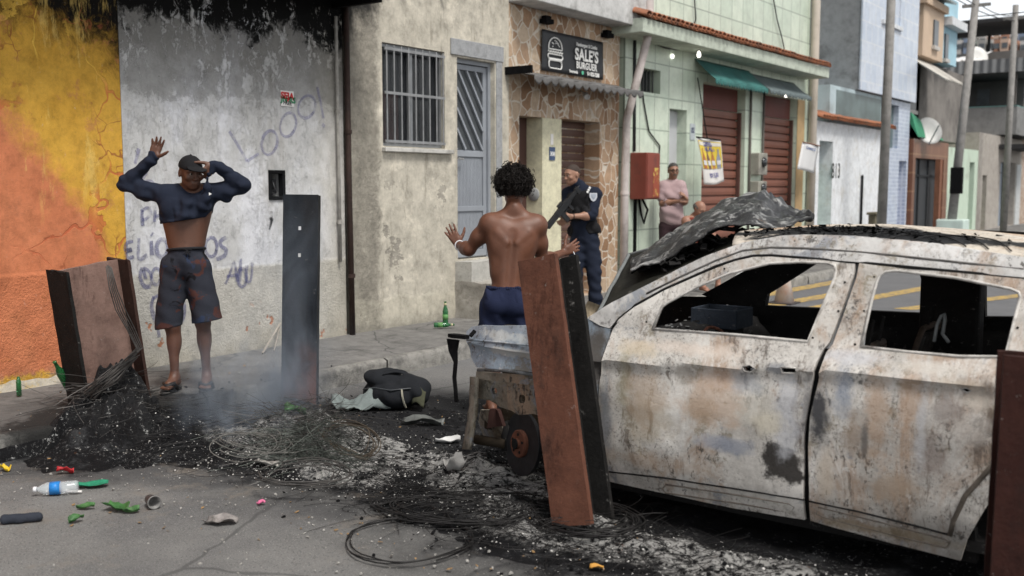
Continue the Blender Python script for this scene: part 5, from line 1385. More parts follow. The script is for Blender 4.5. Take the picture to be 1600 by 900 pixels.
for i in range(420):
    a = float(np.clip(rng.normal(.22, .10), .02, .5)); b = float(np.clip(rng.normal(.25, .10), .03, .6))
    p = Vector(roof(a, b)); s_ = random.uniform(.008, .03)
    M = Matrix.Translation(p + Vector((0, 0, .004))) @ Matrix.Rotation(random.uniform(0, 6), 4, 'Z') @ Matrix.Rotation(random.uniform(-.7, .7), 4, 'X')
    m.add([M @ Vector((random.uniform(.5, 1) * s_ * math.cos(t), random.uniform(.5, 1) * s_ * math.sin(t) * .6, random.uniform(0, .01))) for t in (0, 1.2, 2.5, 3.8, 5)], [(0, 1, 2, 3, 4)])
tag(m.build('charred_flakes', M_CHAR, car), kind='stuff')
# floor pan, firewall, dash beam, tunnel, engine bay
m = MB()
m.box(-2.8, .5, Y0 + .10, 2 * YC - Y0 - .10, .16, .21)
m.box(-2.72, -2.66, Y0 + .08, 2 * YC - Y0 - .08, .21, .86)
m.box(-.45, -.40, Y0 + .12, 2 * YC - Y0 - .12, .21, .80)
m.box(-2.65, -.45, YC - .13, YC + .13, .21, .42)
m.build('floor_pan', M_INT, car)
m = MB()
def lump(a, b): return (-2.62 + .34 * a, Y0 + .14 + 1.5 * b, .86 + .05 * math.sin(a * 3) + .05 * mn.noise(Vector((a * 3, b * 9, 2))) + .03 * mn.noise(Vector((a * 9, b * 30, 5))) - .25 * a * a)
m.sheet(lump, 14, 60, .03)
db = m.build('dash_remains', M_INT, car, smooth=True)
m = MB(); m.tube([(-2.36, Y0 + .1, .72), (-2.36, 2 * YC - Y0 - .1, .72)], .035, 10); m.tube([(-2.36, YC - .2, .72), (-2.3, YC - .2, .3)], .02, 8); m.tube([(-2.36, YC + .25, .72), (-2.3, YC + .25, .3)], .02, 8)
m.build('dash_beam', M_INT, db, smooth=True)
sw = fr((-2.14, Y0 + .48, .80), (-1.8, Y0 + .48, 1.02))
m = MB()
m.tube([sw @ Vector((.17 * math.cos(t), .17 * math.sin(t), 0)) for t in np.linspace(0, 2 * math.pi, 30)], .008, 6, cap=False)
for t in (0.2, 2.9, 4.7): m.tube([sw @ Vector((.17 * math.cos(t), .17 * math.sin(t), 0)), sw @ Vector((0, 0, -.04))], .009, 6)
m.tube([sw @ Vector((0, 0, -.04)), (-2.4, Y0 + .48, .62)], .02, 8)
m.build('steering_wheel', M_RUST, car, smooth=True)
pt = atd(1128, 496, 5.9)
tx, ty, tz = pt
m = MB()
for q in ((-.14, .14, -.12, -.11, 0, .11), (-.14, .14, .11, .12, 0, .11), (-.14, -.13, -.11, .11, 0, .11), (.13, .14, -.11, .11, 0, .11), (-.13, .13, -.11, .11, 0, .012)): m.box(tx + q[0], tx + q[1], ty + q[2], ty + q[3], tz - .05 + q[4], tz - .05 + q[5])
m.build('console_tray', M_INB, car, bevel=.006)
MB().box(tx - .10, tx + .10, ty - .09, ty + .09, .42, tz - .052).build('console', M_INT, car, bevel=.01)
m = MB()
for i in range(260):
    p = Vector((random.uniform(-2.6, -2.15), random.uniform(Y0 + .15, YC + .5), 0)); a_ = (p.x + 2.62) / .34; b_ = (p.y - Y0 - .14) / 1.5
    p.z = (lump(min(a_, 1), b_)[2] if a_ < 1 else .62) + random.uniform(-.01, .05); s_ = random.uniform(.006, .028)
    M = Matrix.Translation(p) @ Matrix.Rotation(random.uniform(0, 6), 4, 'Z') @ Matrix.Rotation(random.uniform(-1.2, 1.2), 4, 'X')
    m.add([M @ Vector((s_ * math.cos(t), s_ * .5 * math.sin(t), 0)) for t in (0, 1.4, 2.6, 4, 5.2)], [(0, 1, 2, 3, 4)])
tag(m.build('melted_scraps', simple('silvery_scraps', (.30, .30, .30), .35, .6, 20, .3, metal=.6), car), kind='stuff')
def seat(name, x, yc):
    s_ = thing(name, None, None); s_.parent = car; s_.matrix_parent_inverse = pinv(car)
    m = MB()
    for d in (-.2, .2):
        m.tube([(x - .25, yc + d, .35), (x + .22, yc + d, .36), (x + .36, yc + d, .88), (x + .37, yc + d * .8, .93)], .016, 8)
    m.tube([(x + .37, yc - .16, .93), (x + .37, yc + .16, .93)], .016, 8); m.tube([(x + .28, yc - .2, .6), (x + .28, yc + .2, .6)], .012, 8); m.tube([(x - .25, yc - .2, .35), (x - .25, yc + .2, .35)], .014, 8)
    m.build('tube_frame', simple('seat_rust', (.075, .055, .043), .8, .5, 14, .3), s_, smooth=True)
    m = MB(); m.sheet(lambda a, b: (x + .225 + .13 * b + .02 * math.sin(a * 9), yc - .19 + .38 * a, .42 + .46 * b), 8, 8, .015)
    m.build('spring_back', simple('spring_black', (.02, .018, .016), .8, .6, 30, .5), s_, smooth=True)
    m = MB(); m.sheet(lambda a, b: (x - .24 + .45 * b, yc - .19 + .38 * a, .36 + .03 * math.sin(a * 14)), 10, 8, .012)
    m.build('spring_base', M_INT, s_, smooth=True)
    for d in (-.08, .08): MB().tube([(x + .37, yc + d, .93), (x + .39, yc + d, 1.06)], .009, 6).build('headrest_rod', M_INT, s_)
seat('seat_frame', -1.72, YC + .42)
seat('seat_frame', -1.76, YC - .46)
m = MB(); m.box(-1.46, -1.15, 2 * YC - Y0 - .30, 2 * YC - Y0 - .16, .3, 1.3); m.build('belt_pillar', M_INT, car, bevel=.02)
strip([(1431, 548), (1436, 520), (1443, 505), (1448, 502), (1449, 512), (1445, 535), (1455, 549)], .30, .008, simple('pale_loop', (.16, .17, .17), .5, .4, 8), car, 'belt_stalk')
# front end
M_TAN_ = simple('flange_metal', (.16, .165, .17), .7, .6, 16, .5, dirt=(.05, .04, .03))
FN = [(727, 518), (735, 511), (750, 508.5), (833, 509), (880, 503), (903, 496), (917, 497), (936, 509.5), (953, 514.5), (943, 546), (936, 590), (932.5, 642), (938, 700), (930, 712), (925, 680), (914, 640), (893, 606), (868, 590), (847, 585), (800, 578), (743, 574), (735, 558), (728, 536)]
panel(MB(), pxs(FN), [], .003, .02, .022, .022, seed=8).build('fender', M_FN, car, autos=40)
strip([(730, 531), (760, 533), (800, 537), (845, 541)], -.0005, .006, M_FN, car, 'fender_lip')
strip([(746, 578), (790, 579), (847, 588)], .004, .010, M_TAN_, car, 'fender_flange')
def fp(u, v, y): return ony(u, v, y)
g, cc_, hh_ = mat_burnt('burnt_inner_wing', 6, .35, .55, .7, 0.0, ((.085, .076, .062), (.36, .325, .265)))
M_TAN = g.done(cc_, .75, hh_, .9, .016, spec=.2)
PL = [(748, 590), (790, 596), (850, 603), (868, 640), (852, 652), (835, 646), (812, 648), (800, 641), (780, 636), (765, 626), (749, 622)]
panel(MB(), pxs(PL, .12), [pxs(rnd([(768, 606), (776, 606), (777, 616), (769, 616)]), .12), pxs(rnd([(812, 616), (822, 617), (822, 630), (812, 629)]), .12)], .12, .03, .02, .022).build('inner_rail', M_TAN, car, autos=40)
panel(MB(), pxs([(744, 580), (860, 588), (864, 606), (840, 602), (800, 598), (760, 594), (744, 590)], .07), [], .07, .02, .02, .014).build('upper_rail', M_TAN, car, autos=40)
panel(MB(), pxs([(752, 640), (776, 640), (782, 664), (790, 688), (756, 690), (748, 660)], .2), [], .2, .02, .02, .03).build('lower_bracket', M_TAN, car, autos=40)
m = MB(); m.sheet(lambda a, b: tuple((1 - b) * ((1 - a) * fp(739, 588, 4.56) + a * fp(748, 590, 4.5)) + b * ((1 - a) * fp(729, 702, 4.56) + a * fp(739, 703, 4.5)) + np.array((.012 * math.sin(b * 4) + .01 * mn.noise(Vector((b * 9, a * 3, 0))), 0, .012 * mn.noise(Vector((b * 7, a * 3, 5)))))), 3, 10, .02)
m.build('front_strut', M_TAN, car, smooth=True)
m = MB(); m.box(-3.50, -2.70, 4.74, 4.80, .14, .86); m.box(-3.62, -2.72, 4.95, 5.02, .22, .62); m.box(-3.60, -3.54, 4.7, 5.85, .24, .34); m.box(-3.60, -3.54, 4.7, 5.85, .66, .72)
m.box(-3.45, -2.75, 5.03, 5.75, .25, .66)
m.tube([fp(742, 686, 4.62), fp(790, 694, 4.65)], .03, 10)
m.build('engine_remains', mat_black('engine_black', (.012, .011, .01), (.06, .045, .03), .35), car, bevel=.01)
m = MB(); m.sheet(lambda a, b: tuple((1 - b) * ((1 - a) * fp(765, 638, 4.62) + a * fp(782, 640, 4.62)) + b * ((1 - a) * fp(762, 668, 4.62) + a * fp(790, 665, 4.62)) + np.array((0, .02 * math.sin(a * 3), 0))), 4, 4, .02)
m.build('red_bracket', simple('oxide_red', (.05, .021, .017), .8, .4, 10), car)
m = MB(); m.sheet(lambda a, b: (-3.6 + .9 * a, 2 * YC - Y0 - .06 - .02 * math.sin(a * 9), .35 + (.55 + .06 * a) * b), 12, 6, .02)
m.build('far_fender', M_INT, car, smooth=True)
# hub and brake disc
hub = Vector(ony(817, 693, 4.60)); dirn = Vector((-.42, -1, .10)).normalized()
wh = thing('front_wheel', None, None); wh.parent = car; wh.matrix_parent_inverse = pinv(car)
Mh = fr(hub, hub + dirn)
MB().lathe([(.06, -.012), (.178, -.012), (.18, -.009), (.18, .009), (.178, .012), (.075, .012)], Mh, 48).build('brake_disc', simple('sooty_steel', (.022, .022, .024), .55, .4, 18, .25, metal=.3), wh, autos=30)
MB().lathe([(.078, .012), (.078, .030), (.072, .036), (.03, .037), (.028, .05), (.02, .052), (.0, .052)], Mh, 36).build('hub', M_RUST, wh, autos=30)
m = MB()
for i in range(5):
    t = i * 2 * math.pi / 5 + .3; p = Mh @ Vector((.052 * math.cos(t), .052 * math.sin(t), .0365)); m.lathe([(0, 0), (.008, 0), (.008, .004), (0, .004)], fr(p, p + dirn), 8)
m.lathe([(0, .0525), (.03, .0525), (.028, .058), (0, .06)], Mh, 16)
m.build('stud_holes', M_SEAM, wh)
cal = [Mh @ Vector((-.12, y_, -.0)) for y_ in (-.1, 0, .1)]
m = MB(); m.tube([Mh @ Vector((-.17, -.08, -.02)), Mh @ Vector((-.185, 0, -.02)), Mh @ Vector((-.165, .08, -.02))], .045, 10)
m.build('brake_caliper', M_INT, wh, smooth=True, bevel=0)
MB().tube([hub - dirn * .02, hub - dirn * .5], .035, 10).build('axle', M_INT, wh)
rw = thing('rear_wheel', None, None); rw.parent = car; rw.matrix_parent_inverse = pinv(car)
MB().lathe([(0, -.05), (.06, -.05), (.16, -.012), (.16, .012), (.07, .014), (.07, .04), (0, .045)], fr((-.35, Y0 + .2, .22), (-.35, Y0 - 1, .22)), 36).build('brake_drum', M_INT, rw, autos=30)
MB().tube([(-.35, Y0 + .2, .22), (-.35, YC, .22)], .04, 8).build('axle', M_INT, rw)
# hanging lamp bracket at the nose
m = MB()
A_ = [ony(u, v, 4.42) for u, v in ((699, 527), (716, 520), (735, 526), (722, 531))]
m.prism([(-.07, -.012), (-.03, -.03), (.06, -.025), (.075, 0), (.05, .02), (-.05, .02)], .02, Matrix.Translation(ony(717, 528, 4.42)))
P = [ony(u, v, 4.42) for u, v in ((709, 530), (709, 548), (713, 566), (711, 590), (713, 610), (714, 628))]
m.sheet(lambda a, b: tuple(np.array([np.interp(b * 5, range(6), [p[k] for p in P]) for k in range(3)]) + np.array(((a - .5) * float(np.interp(b, [0, .25, .4, 1], [.085, .05, .022, .02])), 0, 0))), 3, 20, .012)
m.build('lamp_bracket', M_CHAR, car, smooth=False)
m = MB(); m.tube([ony(735, 525, 4.42), ony(742, 517, 4.45)], .012, 6); m.build('bracket_arm', M_CHAR, car)
# crumpled bonnet thrown up over the windscreen
nearE = [atd(*p) for p in ((985, 420, 6.35), (1012, 412, 6.32), (1040, 400, 6.28), (1068, 384, 6.22), (1095, 368, 6.18), (1120, 354, 6.14), (1148, 346, 6.12), (1180, 349, 6.10), (1207, 357, 6.08), (1225, 352, 6.1), (1248, 343, 6.15), (1268, 335, 6.2))]
midE = [atd(*p) for p in ((985, 410, 6.8), (1012, 393, 6.78), (1040, 376, 6.75), (1070, 357, 6.7), (1100, 338, 6.65), (1130, 327, 6.6), (1160, 318, 6.6), (1190, 312, 6.55), (1213, 330, 6.5), (1232, 334, 6.5), (1250, 334, 6.5), (1269, 334, 6.4))]
farE = [atd(*p) for p in ((986, 402, 7.4), (1015, 384, 7.4), (1045, 366, 7.35), (1075, 346, 7.3), (1105, 328, 7.2), (1135, 312, 7.1), (1165, 302, 7.0), (1193, 297, 7.0), (1212, 302, 7.0), (1232, 318, 6.95), (1252, 325, 6.8), (1270, 332, 6.5))]
def crv(L, a):
    i = a * (len(L) - 1); k = min(int(i), len(L) - 2); t = i - k
    p0, p1, p2, p3 = L[max(k - 1, 0)], L[k], L[k + 1], L[min(k + 2, len(L) - 1)]
    return .5 * (2 * p1 + (p2 - p0) * t + (2 * p0 - 5 * p1 + 4 * p2 - p3) * t * t + (3 * p1 - p0 - 3 * p2 + p3) * t ** 3)
def bonnet(a, b):
    n_, m_, f_ = crv(nearE, a), crv(midE, a), crv(farE, a)
    p = n_ * (1 - b) * (1 - 2 * b) + m_ * 4 * b * (1 - b) + f_ * b * (2 * b - 1)
    e = .022 * mn.noise(Vector((a * 8, b * 3, 0))) + .012 * mn.noise(Vector((a * 24, b * 10, 4))) - (.07 * abs(mn.noise(Vector((a * 6 + b * 2.5, b * 4 - a * 4, 8)))) + .04 * abs(mn.noise(Vector((a * 13 - b * 3, b * 6 + a * 7, 2)))) - .02) * min(1, b * 5)
    return tuple(p + np.array((0, 0, e - .008)))
def mat_bonnet(name='scorched_bonnet'):
    g = NT(name)
    c = g.mix(g.noise(6, 8, .75), (.005, .005, .0055), (.035, .035, .037))
    c = g.mix(g.mul(g.step(g.noise(3.4, 9, .8, dist=.6), .52, .60), .85), c, (.36, .36, .35))
    c = g.mix(g.mul(g.step(g.noise(13, 8, .8), .60, .66), .8), c, (.45, .43, .39))
    c = g.mix(g.mul(g.step(g.noise(5, 8, .8, loc=(4, 4, 1)), .63, .68), .6), c, (.16, .10, .06))
    return g.done(c, .32, g.noise(20, 8, .78), .9, .016, spec=.5)
bo = MB().sheet(bonnet, 70, 26, .012).build('bonnet', mat_bonnet(), car, smooth=True)
m = MB()                                       # its inner frame, a ladder of punched ribs
for b in (.12, .5, .88): m.tube([np.array(bonnet(a, b)) - np.array((0, 0, .035)) for a in np.linspace(.05, .75, 20)], .014, 6)
for a in np.linspace(.1, .75, 6): m.tube([np.array(bonnet(a, b)) - np.array((0, 0, .035)) for b in np.linspace(.05, .95, 9)], .013, 6)
m.build('inner_frame', M_INT, bo, smooth=True)
# sagging sooty windscreen / front edge of the raised bonnet
c00, c10, c01, c11 = atd(934, 492, 6.35), atd(1172, 380, 5.75), atd(983, 402, 7.2), atd(1196, 352, 6.25)
def wsf(a, b):
    p = (c00 * (1 - a) + c10 * a) * (1 - b) + (c01 * (1 - a) + c11 * a) * b
    return tuple(p + np.array((0, 0, .02 * math.sin(a * 5 + b) + .015 * mn.noise(Vector((a * 4, b * 4, 0))))))
g = NT('sooty_glass')
cc = g.mix(g.noise(5, 7, .7), (.012, .012, .011), (.06, .058, .045))
cc = g.mix(g.mul(g.step(g.noise(9, 6, .7), .62, .68), .5), cc, (.34, .33, .30))
MB().sheet(wsf, 24, 20, .014).build('windscreen', g.done(g.mix(.55, cc, (.008, .008, .007)), .6, g.noise(12, 6, .7), .4, .01, spec=.12), car, smooth=True)
m = MB(); m.tube([wsf(0, t) for t in np.linspace(0, 1, 12)] , .016, 6); m.tube([wsf(t, 1) for t in np.linspace(0, .3, 8)], .012, 6); m.build('windscreen_edge', simple('pewter_edge', (.16, .17, .17), .5, .3, 12), car, smooth=True)
m = MB(); m.grid(lambda a, b: tuple(atd(919 + 22 * b - 6 * math.sin(a * 3.1), 500 - 30 * a + 8 * b, 6.2 + .3 * b)), 8, 5); m.build('cowl_corner', simple('cowl_cream', (.40, .33, .23), .8, .35, 14, dirt=(.08, .06, .05)), car, smooth=True)
# cowl clutter seen between bonnet and pillar
m = MB()
for i in range(46):
    u, v = random.uniform(1020, 1175), 0
    v = np.interp(u, [1000, 1110, 1180], [425, 372, 356]) + random.uniform(0, 20)
    p = atd(u, v, random.uniform(6.25, 6.6)); s_ = random.uniform(.03, .09)
    M = Matrix.Translation(p) @ Matrix.Rotation(random.uniform(0, 6), 4, 'Z') @ Matrix.Rotation(random.uniform(-.5, .5), 4, 'X')
    m.sheet(lambda a, b: tuple(M @ Vector(((a - .5) * s_ * 2, (b - .5) * s_, .02 * math.sin(a * 6)))), 4, 3, .006)
m.build('cowl_scraps', M_INT, car)
# ------------------------------------------------------------------ people
FH = np.array([-math.sin(YAW), math.cos(YAW), 0]); RT = _r.copy(); UPV = np.array([0, 0, 1.0])
def nrm(a): a = np.array(a, float); return a / np.linalg.norm(a)
def lerp(a, b, t): return np.array(a) * (1 - t) + np.array(b) * t
def axes(fwd, up):                          # rows: right, forward, up of a body part
    f = nrm(fwd); u = nrm(np.array(up) - f * (np.array(up) @ f)); return np.array([np.cross(f, u), f, u])
def rotv(v, ax, a):
    return np.array(Matrix.Rotation(a, 3, Vector(ax)) @ Vector(v))
def hand(s, wr, d, n, t, curl=(.25, .2, .2, .25), spread=.12, sc_=1.0, thumb=.8):
    """palm and five jointed fingers: d wrist->knuckles, n palm side, t thumb side"""
    d = nrm(d); n = nrm(np.array(n) - d * (np.array(n) @ d)); t0 = np.cross(d, n); t = t0 if t0 @ np.array(t) > 0 else -t0
    wr = np.array(wr)
    q = lambda a, b, c=0: wr + (d * a + t * b + n * c) * sc_
    for b in (.03, .011, -.009, -.028): s.cap(q(.012, b * .6), q(.082 - abs(b - .008) * .15, b), .0155 * sc_, .0125 * sc_, .012)
    s.ell(q(.04, .022, .006), (.019 * sc_,) * 3, k=.015)
    for b, L, c, sp in zip((.031, .011, -.009, -.028), (.075, .084, .078, .06), curl, (1.2, .35, -.5, -1.4)):
        p = q(.084 - abs(b - .008) * .15, b); v = nrm(d + t * sp * spread)
        for k_, fr_ in enumerate((.46, .30, .24)):
            v = rotv(v, np.cross(d, n), c * (1.0, 1.15, .8)[k_])
            e = p + v * L * fr_ * sc_
            s.cap(p, e, (.0098, .0090, .0082)[k_] * sc_, (.0090, .0082, .0070)[k_] * sc_, .005)
            p = e
    p = q(.026, .028, .004); v = nrm(d * (1 - thumb * .55) + t * thumb + n * .25)
    for L, r0, r1 in ((.040, .014, .0115), (.032, .0115, .0105), (.026, .0105, .0085)):
        e = p + v * L * sc_; s.cap(p, e, r0 * sc_, r1 * sc_, .008); p = e; v = nrm(v + d * .18)
def head(s, c, F, U, nose=1.0, ears=True):
    A = axes(F, U); w = lambda x, y, z: np.array(c) + A[0] * x + A[1] * y + A[2] * z
    s.ell(w(0, -.012, .028), (.075, .098, .090), A, .02)
    s.ell(w(0, .022, -.022), (.062, .070, .082), A, .03)
    s.ell(w(0, .050, -.082), (.038, .036, .030), A, .03)
    s.cap(w(-.045, .01, -.065), w(0, .058, -.092), .020, .020, .02); s.cap(w(.045, .01, -.065), w(0, .058, -.092), .020, .020, .02)
    for q in (-1, 1):
        s.ell(w(q * .032, .092, .004), (.019, .012, .013), A, .012, True)
        s.cap(w(q * .012, .088, .024), w(q * .05, .074, .022), .011, .009, .014)
        s.ell(w(q * .044, .066, -.028), (.022, .018, .018), A, .02)
        s.ell(w(q * .031, .079, .003), (.012, .010, .0095), A, .006)
        if ears:
            s.ell(w(q * .080, -.012, -.005), (.010, .018, .032), A, .008); s.ell(w(q * .088, -.006, -.003), (.006, .010, .018), A, .006, True)
        s.ell(w(q * .013, .103, -.036), (.010, .011, .009), A, .008)
    s.cap(w(0, .088, .012), w(0, .108 * nose, -.032), .009, .012, .012)
    s.cap(w(-.02, .087, -.062), w(.02, .087, -.062), .007, .007, .008); s.cap(w(-.018, .085, -.073), w(.018, .085, -.073), .008, .008, .008)
    s.cap(w(-.024, .097, -.0675), w(.024, .097, -.0675), .0035, .0035, .004, True)
    return w
def torso(s, pel, che, nk, sL, sR, hips=True, lean=1.0):
    a = nrm(np.array(sR) - sL); up = nrm(np.array(nk) - pel); A = axes(np.cross(up, a), up)
    W = lambda p, x, y, z: np.array(p) + A[0] * x + A[1] * y + A[2] * z
    s.ell(pel, (.150 * lean, .105, .12), A, .05)
    s.ell(lerp(pel, che, .48), (.132 * lean, .094, .15), A, .06)
    s.ell(che, (.158, .108, .165), A, .06)
    s.ell(W(che, 0, 0, .08), (.165, .10, .10), A, .05)
    s.cap(lerp(sL, nk, .12), lerp(sR, nk, .12), .056, .056, .06)
    for S, q in ((sL, -1), (sR, 1)):
        s.cap(W(nk, 0, -.02, .03), lerp(nk, S, .8), .042, .042, .05)
        s.cap(lerp(S, che, .25), W(lerp(pel, che, .45), q * .082, -.01, 0), .062, .045, .08)
        s.ell(W(che, q * .072, .076, .055), (.078, .034, .062), A, .03)
        s.ell(W(che, q * .078, -.062, .05), (.072, .036, .105), A, .06)
        s.cap(W(pel, q * .035, -.070, .02), W(che, q * .038, -.076, -.02), .030, .028, .05)
        s.ell(W(pel, q * .07, -.06, -.07), (.085, .075, .085), A, .04)
    s.cap(W(pel, 0, -.122, .06), W(che, 0, -.130, .08), .010, .010, .04, True)
    s.cap(W(pel, 0, .122, .05), W(che, 0, .132, -.02), .010, .010, .03, True)
    return A, W
def arm(s, S, E, Wr, r=1.0, k=.03):
    S, E, Wr = map(np.array, (S, E, Wr))
    s.ell(S, (.064 * r,) * 3, k=.05)
    s.cap(S, E, .055 * r, .041 * r, k); s.ell(lerp(S, E, .5), (.049 * r,) * 3, k=.05)
    s.cap(E, Wr, .041 * r, .0265 * r, k); s.ell(lerp(E, Wr, .28), (.045 * r,) * 3, k=.05)
def leg(s, H, K, A_, r=1.0, fwd=(0, 1, 0), foot=True):
    H, K, A_ = map(np.array, (H, K, A_)); f = nrm(fwd)
    s.cap(H, K, .088 * r, .056 * r, .04); s.ell(K + f * .012, (.056 * r,) * 3, k=.04)
    s.cap(K, A_, .052 * r, .034 * r, .03); s.ell(lerp(K, A_, .3) - f * .022, np.array((.052, .052, .095)) * r, k=.05)
    if foot:
        b = np.array((A_[0], A_[1], A_[2] - .075))
        s.cap(b - f * .03 + UPV * .033, b + f * .10 + UPV * .03, .033, .030, .03); s.cap(A_, b + f * .09 + UPV * .02, .034, .026, .03)
        sd_ = np.cross(f, UPV)
        for i, (o_, L) in enumerate(((-.030, .165), (-.012, .172), (.006, .166), (.022, .156), (.036, .142))): s.cap(b + f * .09 + sd_ * o_ * .8 + UPV * .017, b + f * L + sd_ * o_ + UPV * .013, .014, .011 if i else .014, .006)
def mat_skin(name, a, b, red=(.25, .09, .06)):
    g = NT(name)
    c = g.mix(g.noise(7, 6, .65), a, b)
    c = g.mix(g.mul(g.step(g.noise(3.1, 4, .6, loc=(4, 4, 2)), .48, .7), .3), c, red)
    c = g.mix(g.mul(g.step(g.noise(26, 6, .7, loc=(2, 2, 2)), .55, .7), .3), c, tuple(k * .5 for k in a))
    return g.done(c, .5, g.add(g.noise(140, 3, .6), g.mul(g.noise(25, 4, .6), .7)), .18, .006, spec=.45)
def mat_cloth(name, a, b, sc_=9, spots=None, thr=.58, bs=.35):
    g = NT(name)
    c = g.mix(g.noise(sc_, 6, .65), a, b)
    for i, (cc, t) in enumerate(spots or []): c = g.mix(g.step(g.noise(7.5, 5, .6, loc=(i * 5 + 1, 3, i), dist=.6), t, t + .05), c, cc)
    return g.done(c, .9, g.add(g.noise(170, 2, .5), g.noise(18, 5, .6)), bs, .008, spec=.2)
def eyes(w, p, dark=(.02, .012, .01), brow=True):
    for q in (-1, 1):
        e = w(q * .031, .0795, .003); m = MB(); A = axes(w(0, 1, 0) - w(0, 0, 0), w(0, 0, 1) - w(0, 0, 0))
        m.lathe([(.0, .0112)] + [(.0112 * math.sin(t), .0112 * math.cos(t)) for t in np.linspace(.2, 3.0, 8)] + [(0, -.0112)], fr(e, w(q * .031, .2, .003)), 12)
        o = m.build('eye', simple('eye_white', (.33, .30, .27), .25, .05), p, smooth=True)
        MB().lathe([(0, .0015), (.0065, .001), (.0065, -.002)], fr(w(q * .031, .0902, .003), w(q * .031, .2, .003)), 12).build('iris', simple('dark_iris', dark, .2, .1), o)
        if brow: MB().tube([w(q * .012, .1, .026), w(q * .03, .0975, .032), w(q * .05, .083, .026)], [.003, .0042, .002], 6).build('eyebrow', simple('brow_hair', (.012, .01, .009), .9), p, smooth=True)
def add_np(*a): return sum(np.array(x) for x in a)

# --- man on the pavement with raised arms
D = 7.66
P = lambda u, v, dd=0.0: atd(u, v, D + dd)
sk1 = mat_skin('dark_brown_skin', (.060, .028, .018), (.135, .058, .034), (.17, .065, .035))
p1 = thing('person', 'bare bellied man in black cap and bunched up navy sweatshirt with both arms raised', 'person', (-6.52, 4.80, .14))
pel, che, nk = P(291, 407), P(290, 338), P(291, 301)
sR, sL = P(257, 304), P(327, 302)
_q = [P(u, v, dd) for u in (178, 395) for v in (205, 615) for dd in (-.32, .28)]
s = SDF(np.minimum.reduce(_q) - .03, np.maximum.reduce(_q) + .03, .0064)
torso(s, pel, che, nk, sL, sR, lean=.90)
hc, hF = P(298, 270, -.08), RT * .62 - FH * .76 - UPV * .16
s.cap(nk, hc - UPV * .05, .056, .055, .03)
eR, wR, eL, wL = P(196, 287, .02), P(238, 249, -.04), P(379, 289, .0), P(336, 257, -.10)
arm(s, sR, eR, wR, .92); arm(s, sL, eL, wL, .92)
hand(s, wR, P(249, 216, -.05) - wR, -FH - RT * .1, RT, (.10, .08, .10, .16), .13, 1.08)
hand(s, wL, P(321, 271, -.13) - wL, FH * .6 - RT * .5, -UPV * .3 - RT, (.55, .6, .6, .6), .08, 1.05)
fR, fL = nrm(-FH - RT * .15), nrm(-FH + RT * .2)
aR, aL = np.array((*P(273, 583)[:2], .245)), np.array((*P(323, 580, .03)[:2], .245))
leg(s, P(275, 418), P(270, 509, -.03), aR, .88, fR); leg(s, P(307, 417), P(317, 503, -.03), aL, .88, fL)
w1 = head(s, hc, hF, UPV + hF * .1)
B1_ = s
s.mesh('body', sk1, p1)
eyes(w1, p1)
# navy sweatshirt, pulled up
NAVY = mat_cloth('navy_jersey', (.008, .011, .022), (.018, .024, .042), 6)
s = B1_.like()
up1 = nrm(nk - pel); A1 = axes(np.cross(up1, nrm(sR - sL)), up1)
for S, E, W_, ce in ((sR, eR, wR, .92), (sL, eL, wL, .86)):
    s.ell(S, (.074,) * 3, k=.05); s.cap(S, E, .066, .055, .03); s.cap(E, lerp(E, W_, ce), .055, .038, .03); s.cap(lerp(E, W_, ce - .02), lerp(E, W_, ce + .04), .040, .040, .012)
    s.ell(lerp(S, E, .5) - UPV * .03, (.064,) * 3, k=.05)
s.ell(P(290, 320), (.162, .122, .105), A1, .05)
s.cap(P(262, 310), P(322, 308), .064, .064, .05)
for z_, (u0, v0, u1, v1, u2, v2, r_) in enumerate(((256, 345, 287, 347, 322, 324, .030), (257, 333, 288, 338, 322, 318, .034), (260, 322, 290, 326, 322, 310, .034), (264, 312, 293, 320, 320, 303, .030))):
    s.cap(P(u0, v0, -.03), P(u1, v1, -.125), r_, r_, .022); s.cap(P(u1, v1, -.125), P(u2, v2, -.05), r_, r_, .022)
    s.cap(P(u0, v0, .03), P(u1, v1 - 10, .115), r_, r_, .03); s.cap(P(u1, v1 - 10, .115), P(u2, v2, .04), r_, r_, .03)
s.cap(P(272, 306, .03), P(290, 314, -.09), .030, .028, .03); s.cap(P(290, 314, -.09), P(313, 306, -.06), .028, .030, .03)
s.cap(P(318, 320, -.10), P(324, 296, -.12), .042, .028, .03); s.cap(P(324, 296, -.12), P(324, 280, -.15), .026, .016, .02)
s.wrinkle(.011, 75, [(.3, .2, 1), (1, .1, .6), (.2, 1, -.5), (.5, -.4, 1)], 3)
s.cover(B1_, .006, .028)
# keep head, hands and belly bare
s.ell(w1(0, .04, -.01), (.098, .12, .135), axes(hF, UPV + hF * .1), .01, True)
s.plane(P(291, 344), -UPV + nrm(P(324, 335) - P(256, 350)) * .15)
s.mesh('sweatshirt', NAVY, p1, 1)
M_WHP = simple('white_print', (.7, .7, .7))
MB().lathe([(0, 0), (.014, 0), (.014, .003), (0, .003)], fr(P(328, 303, -.13), P(328, 303, -1)), 3).build('chest_logo', M_WHP, p1)
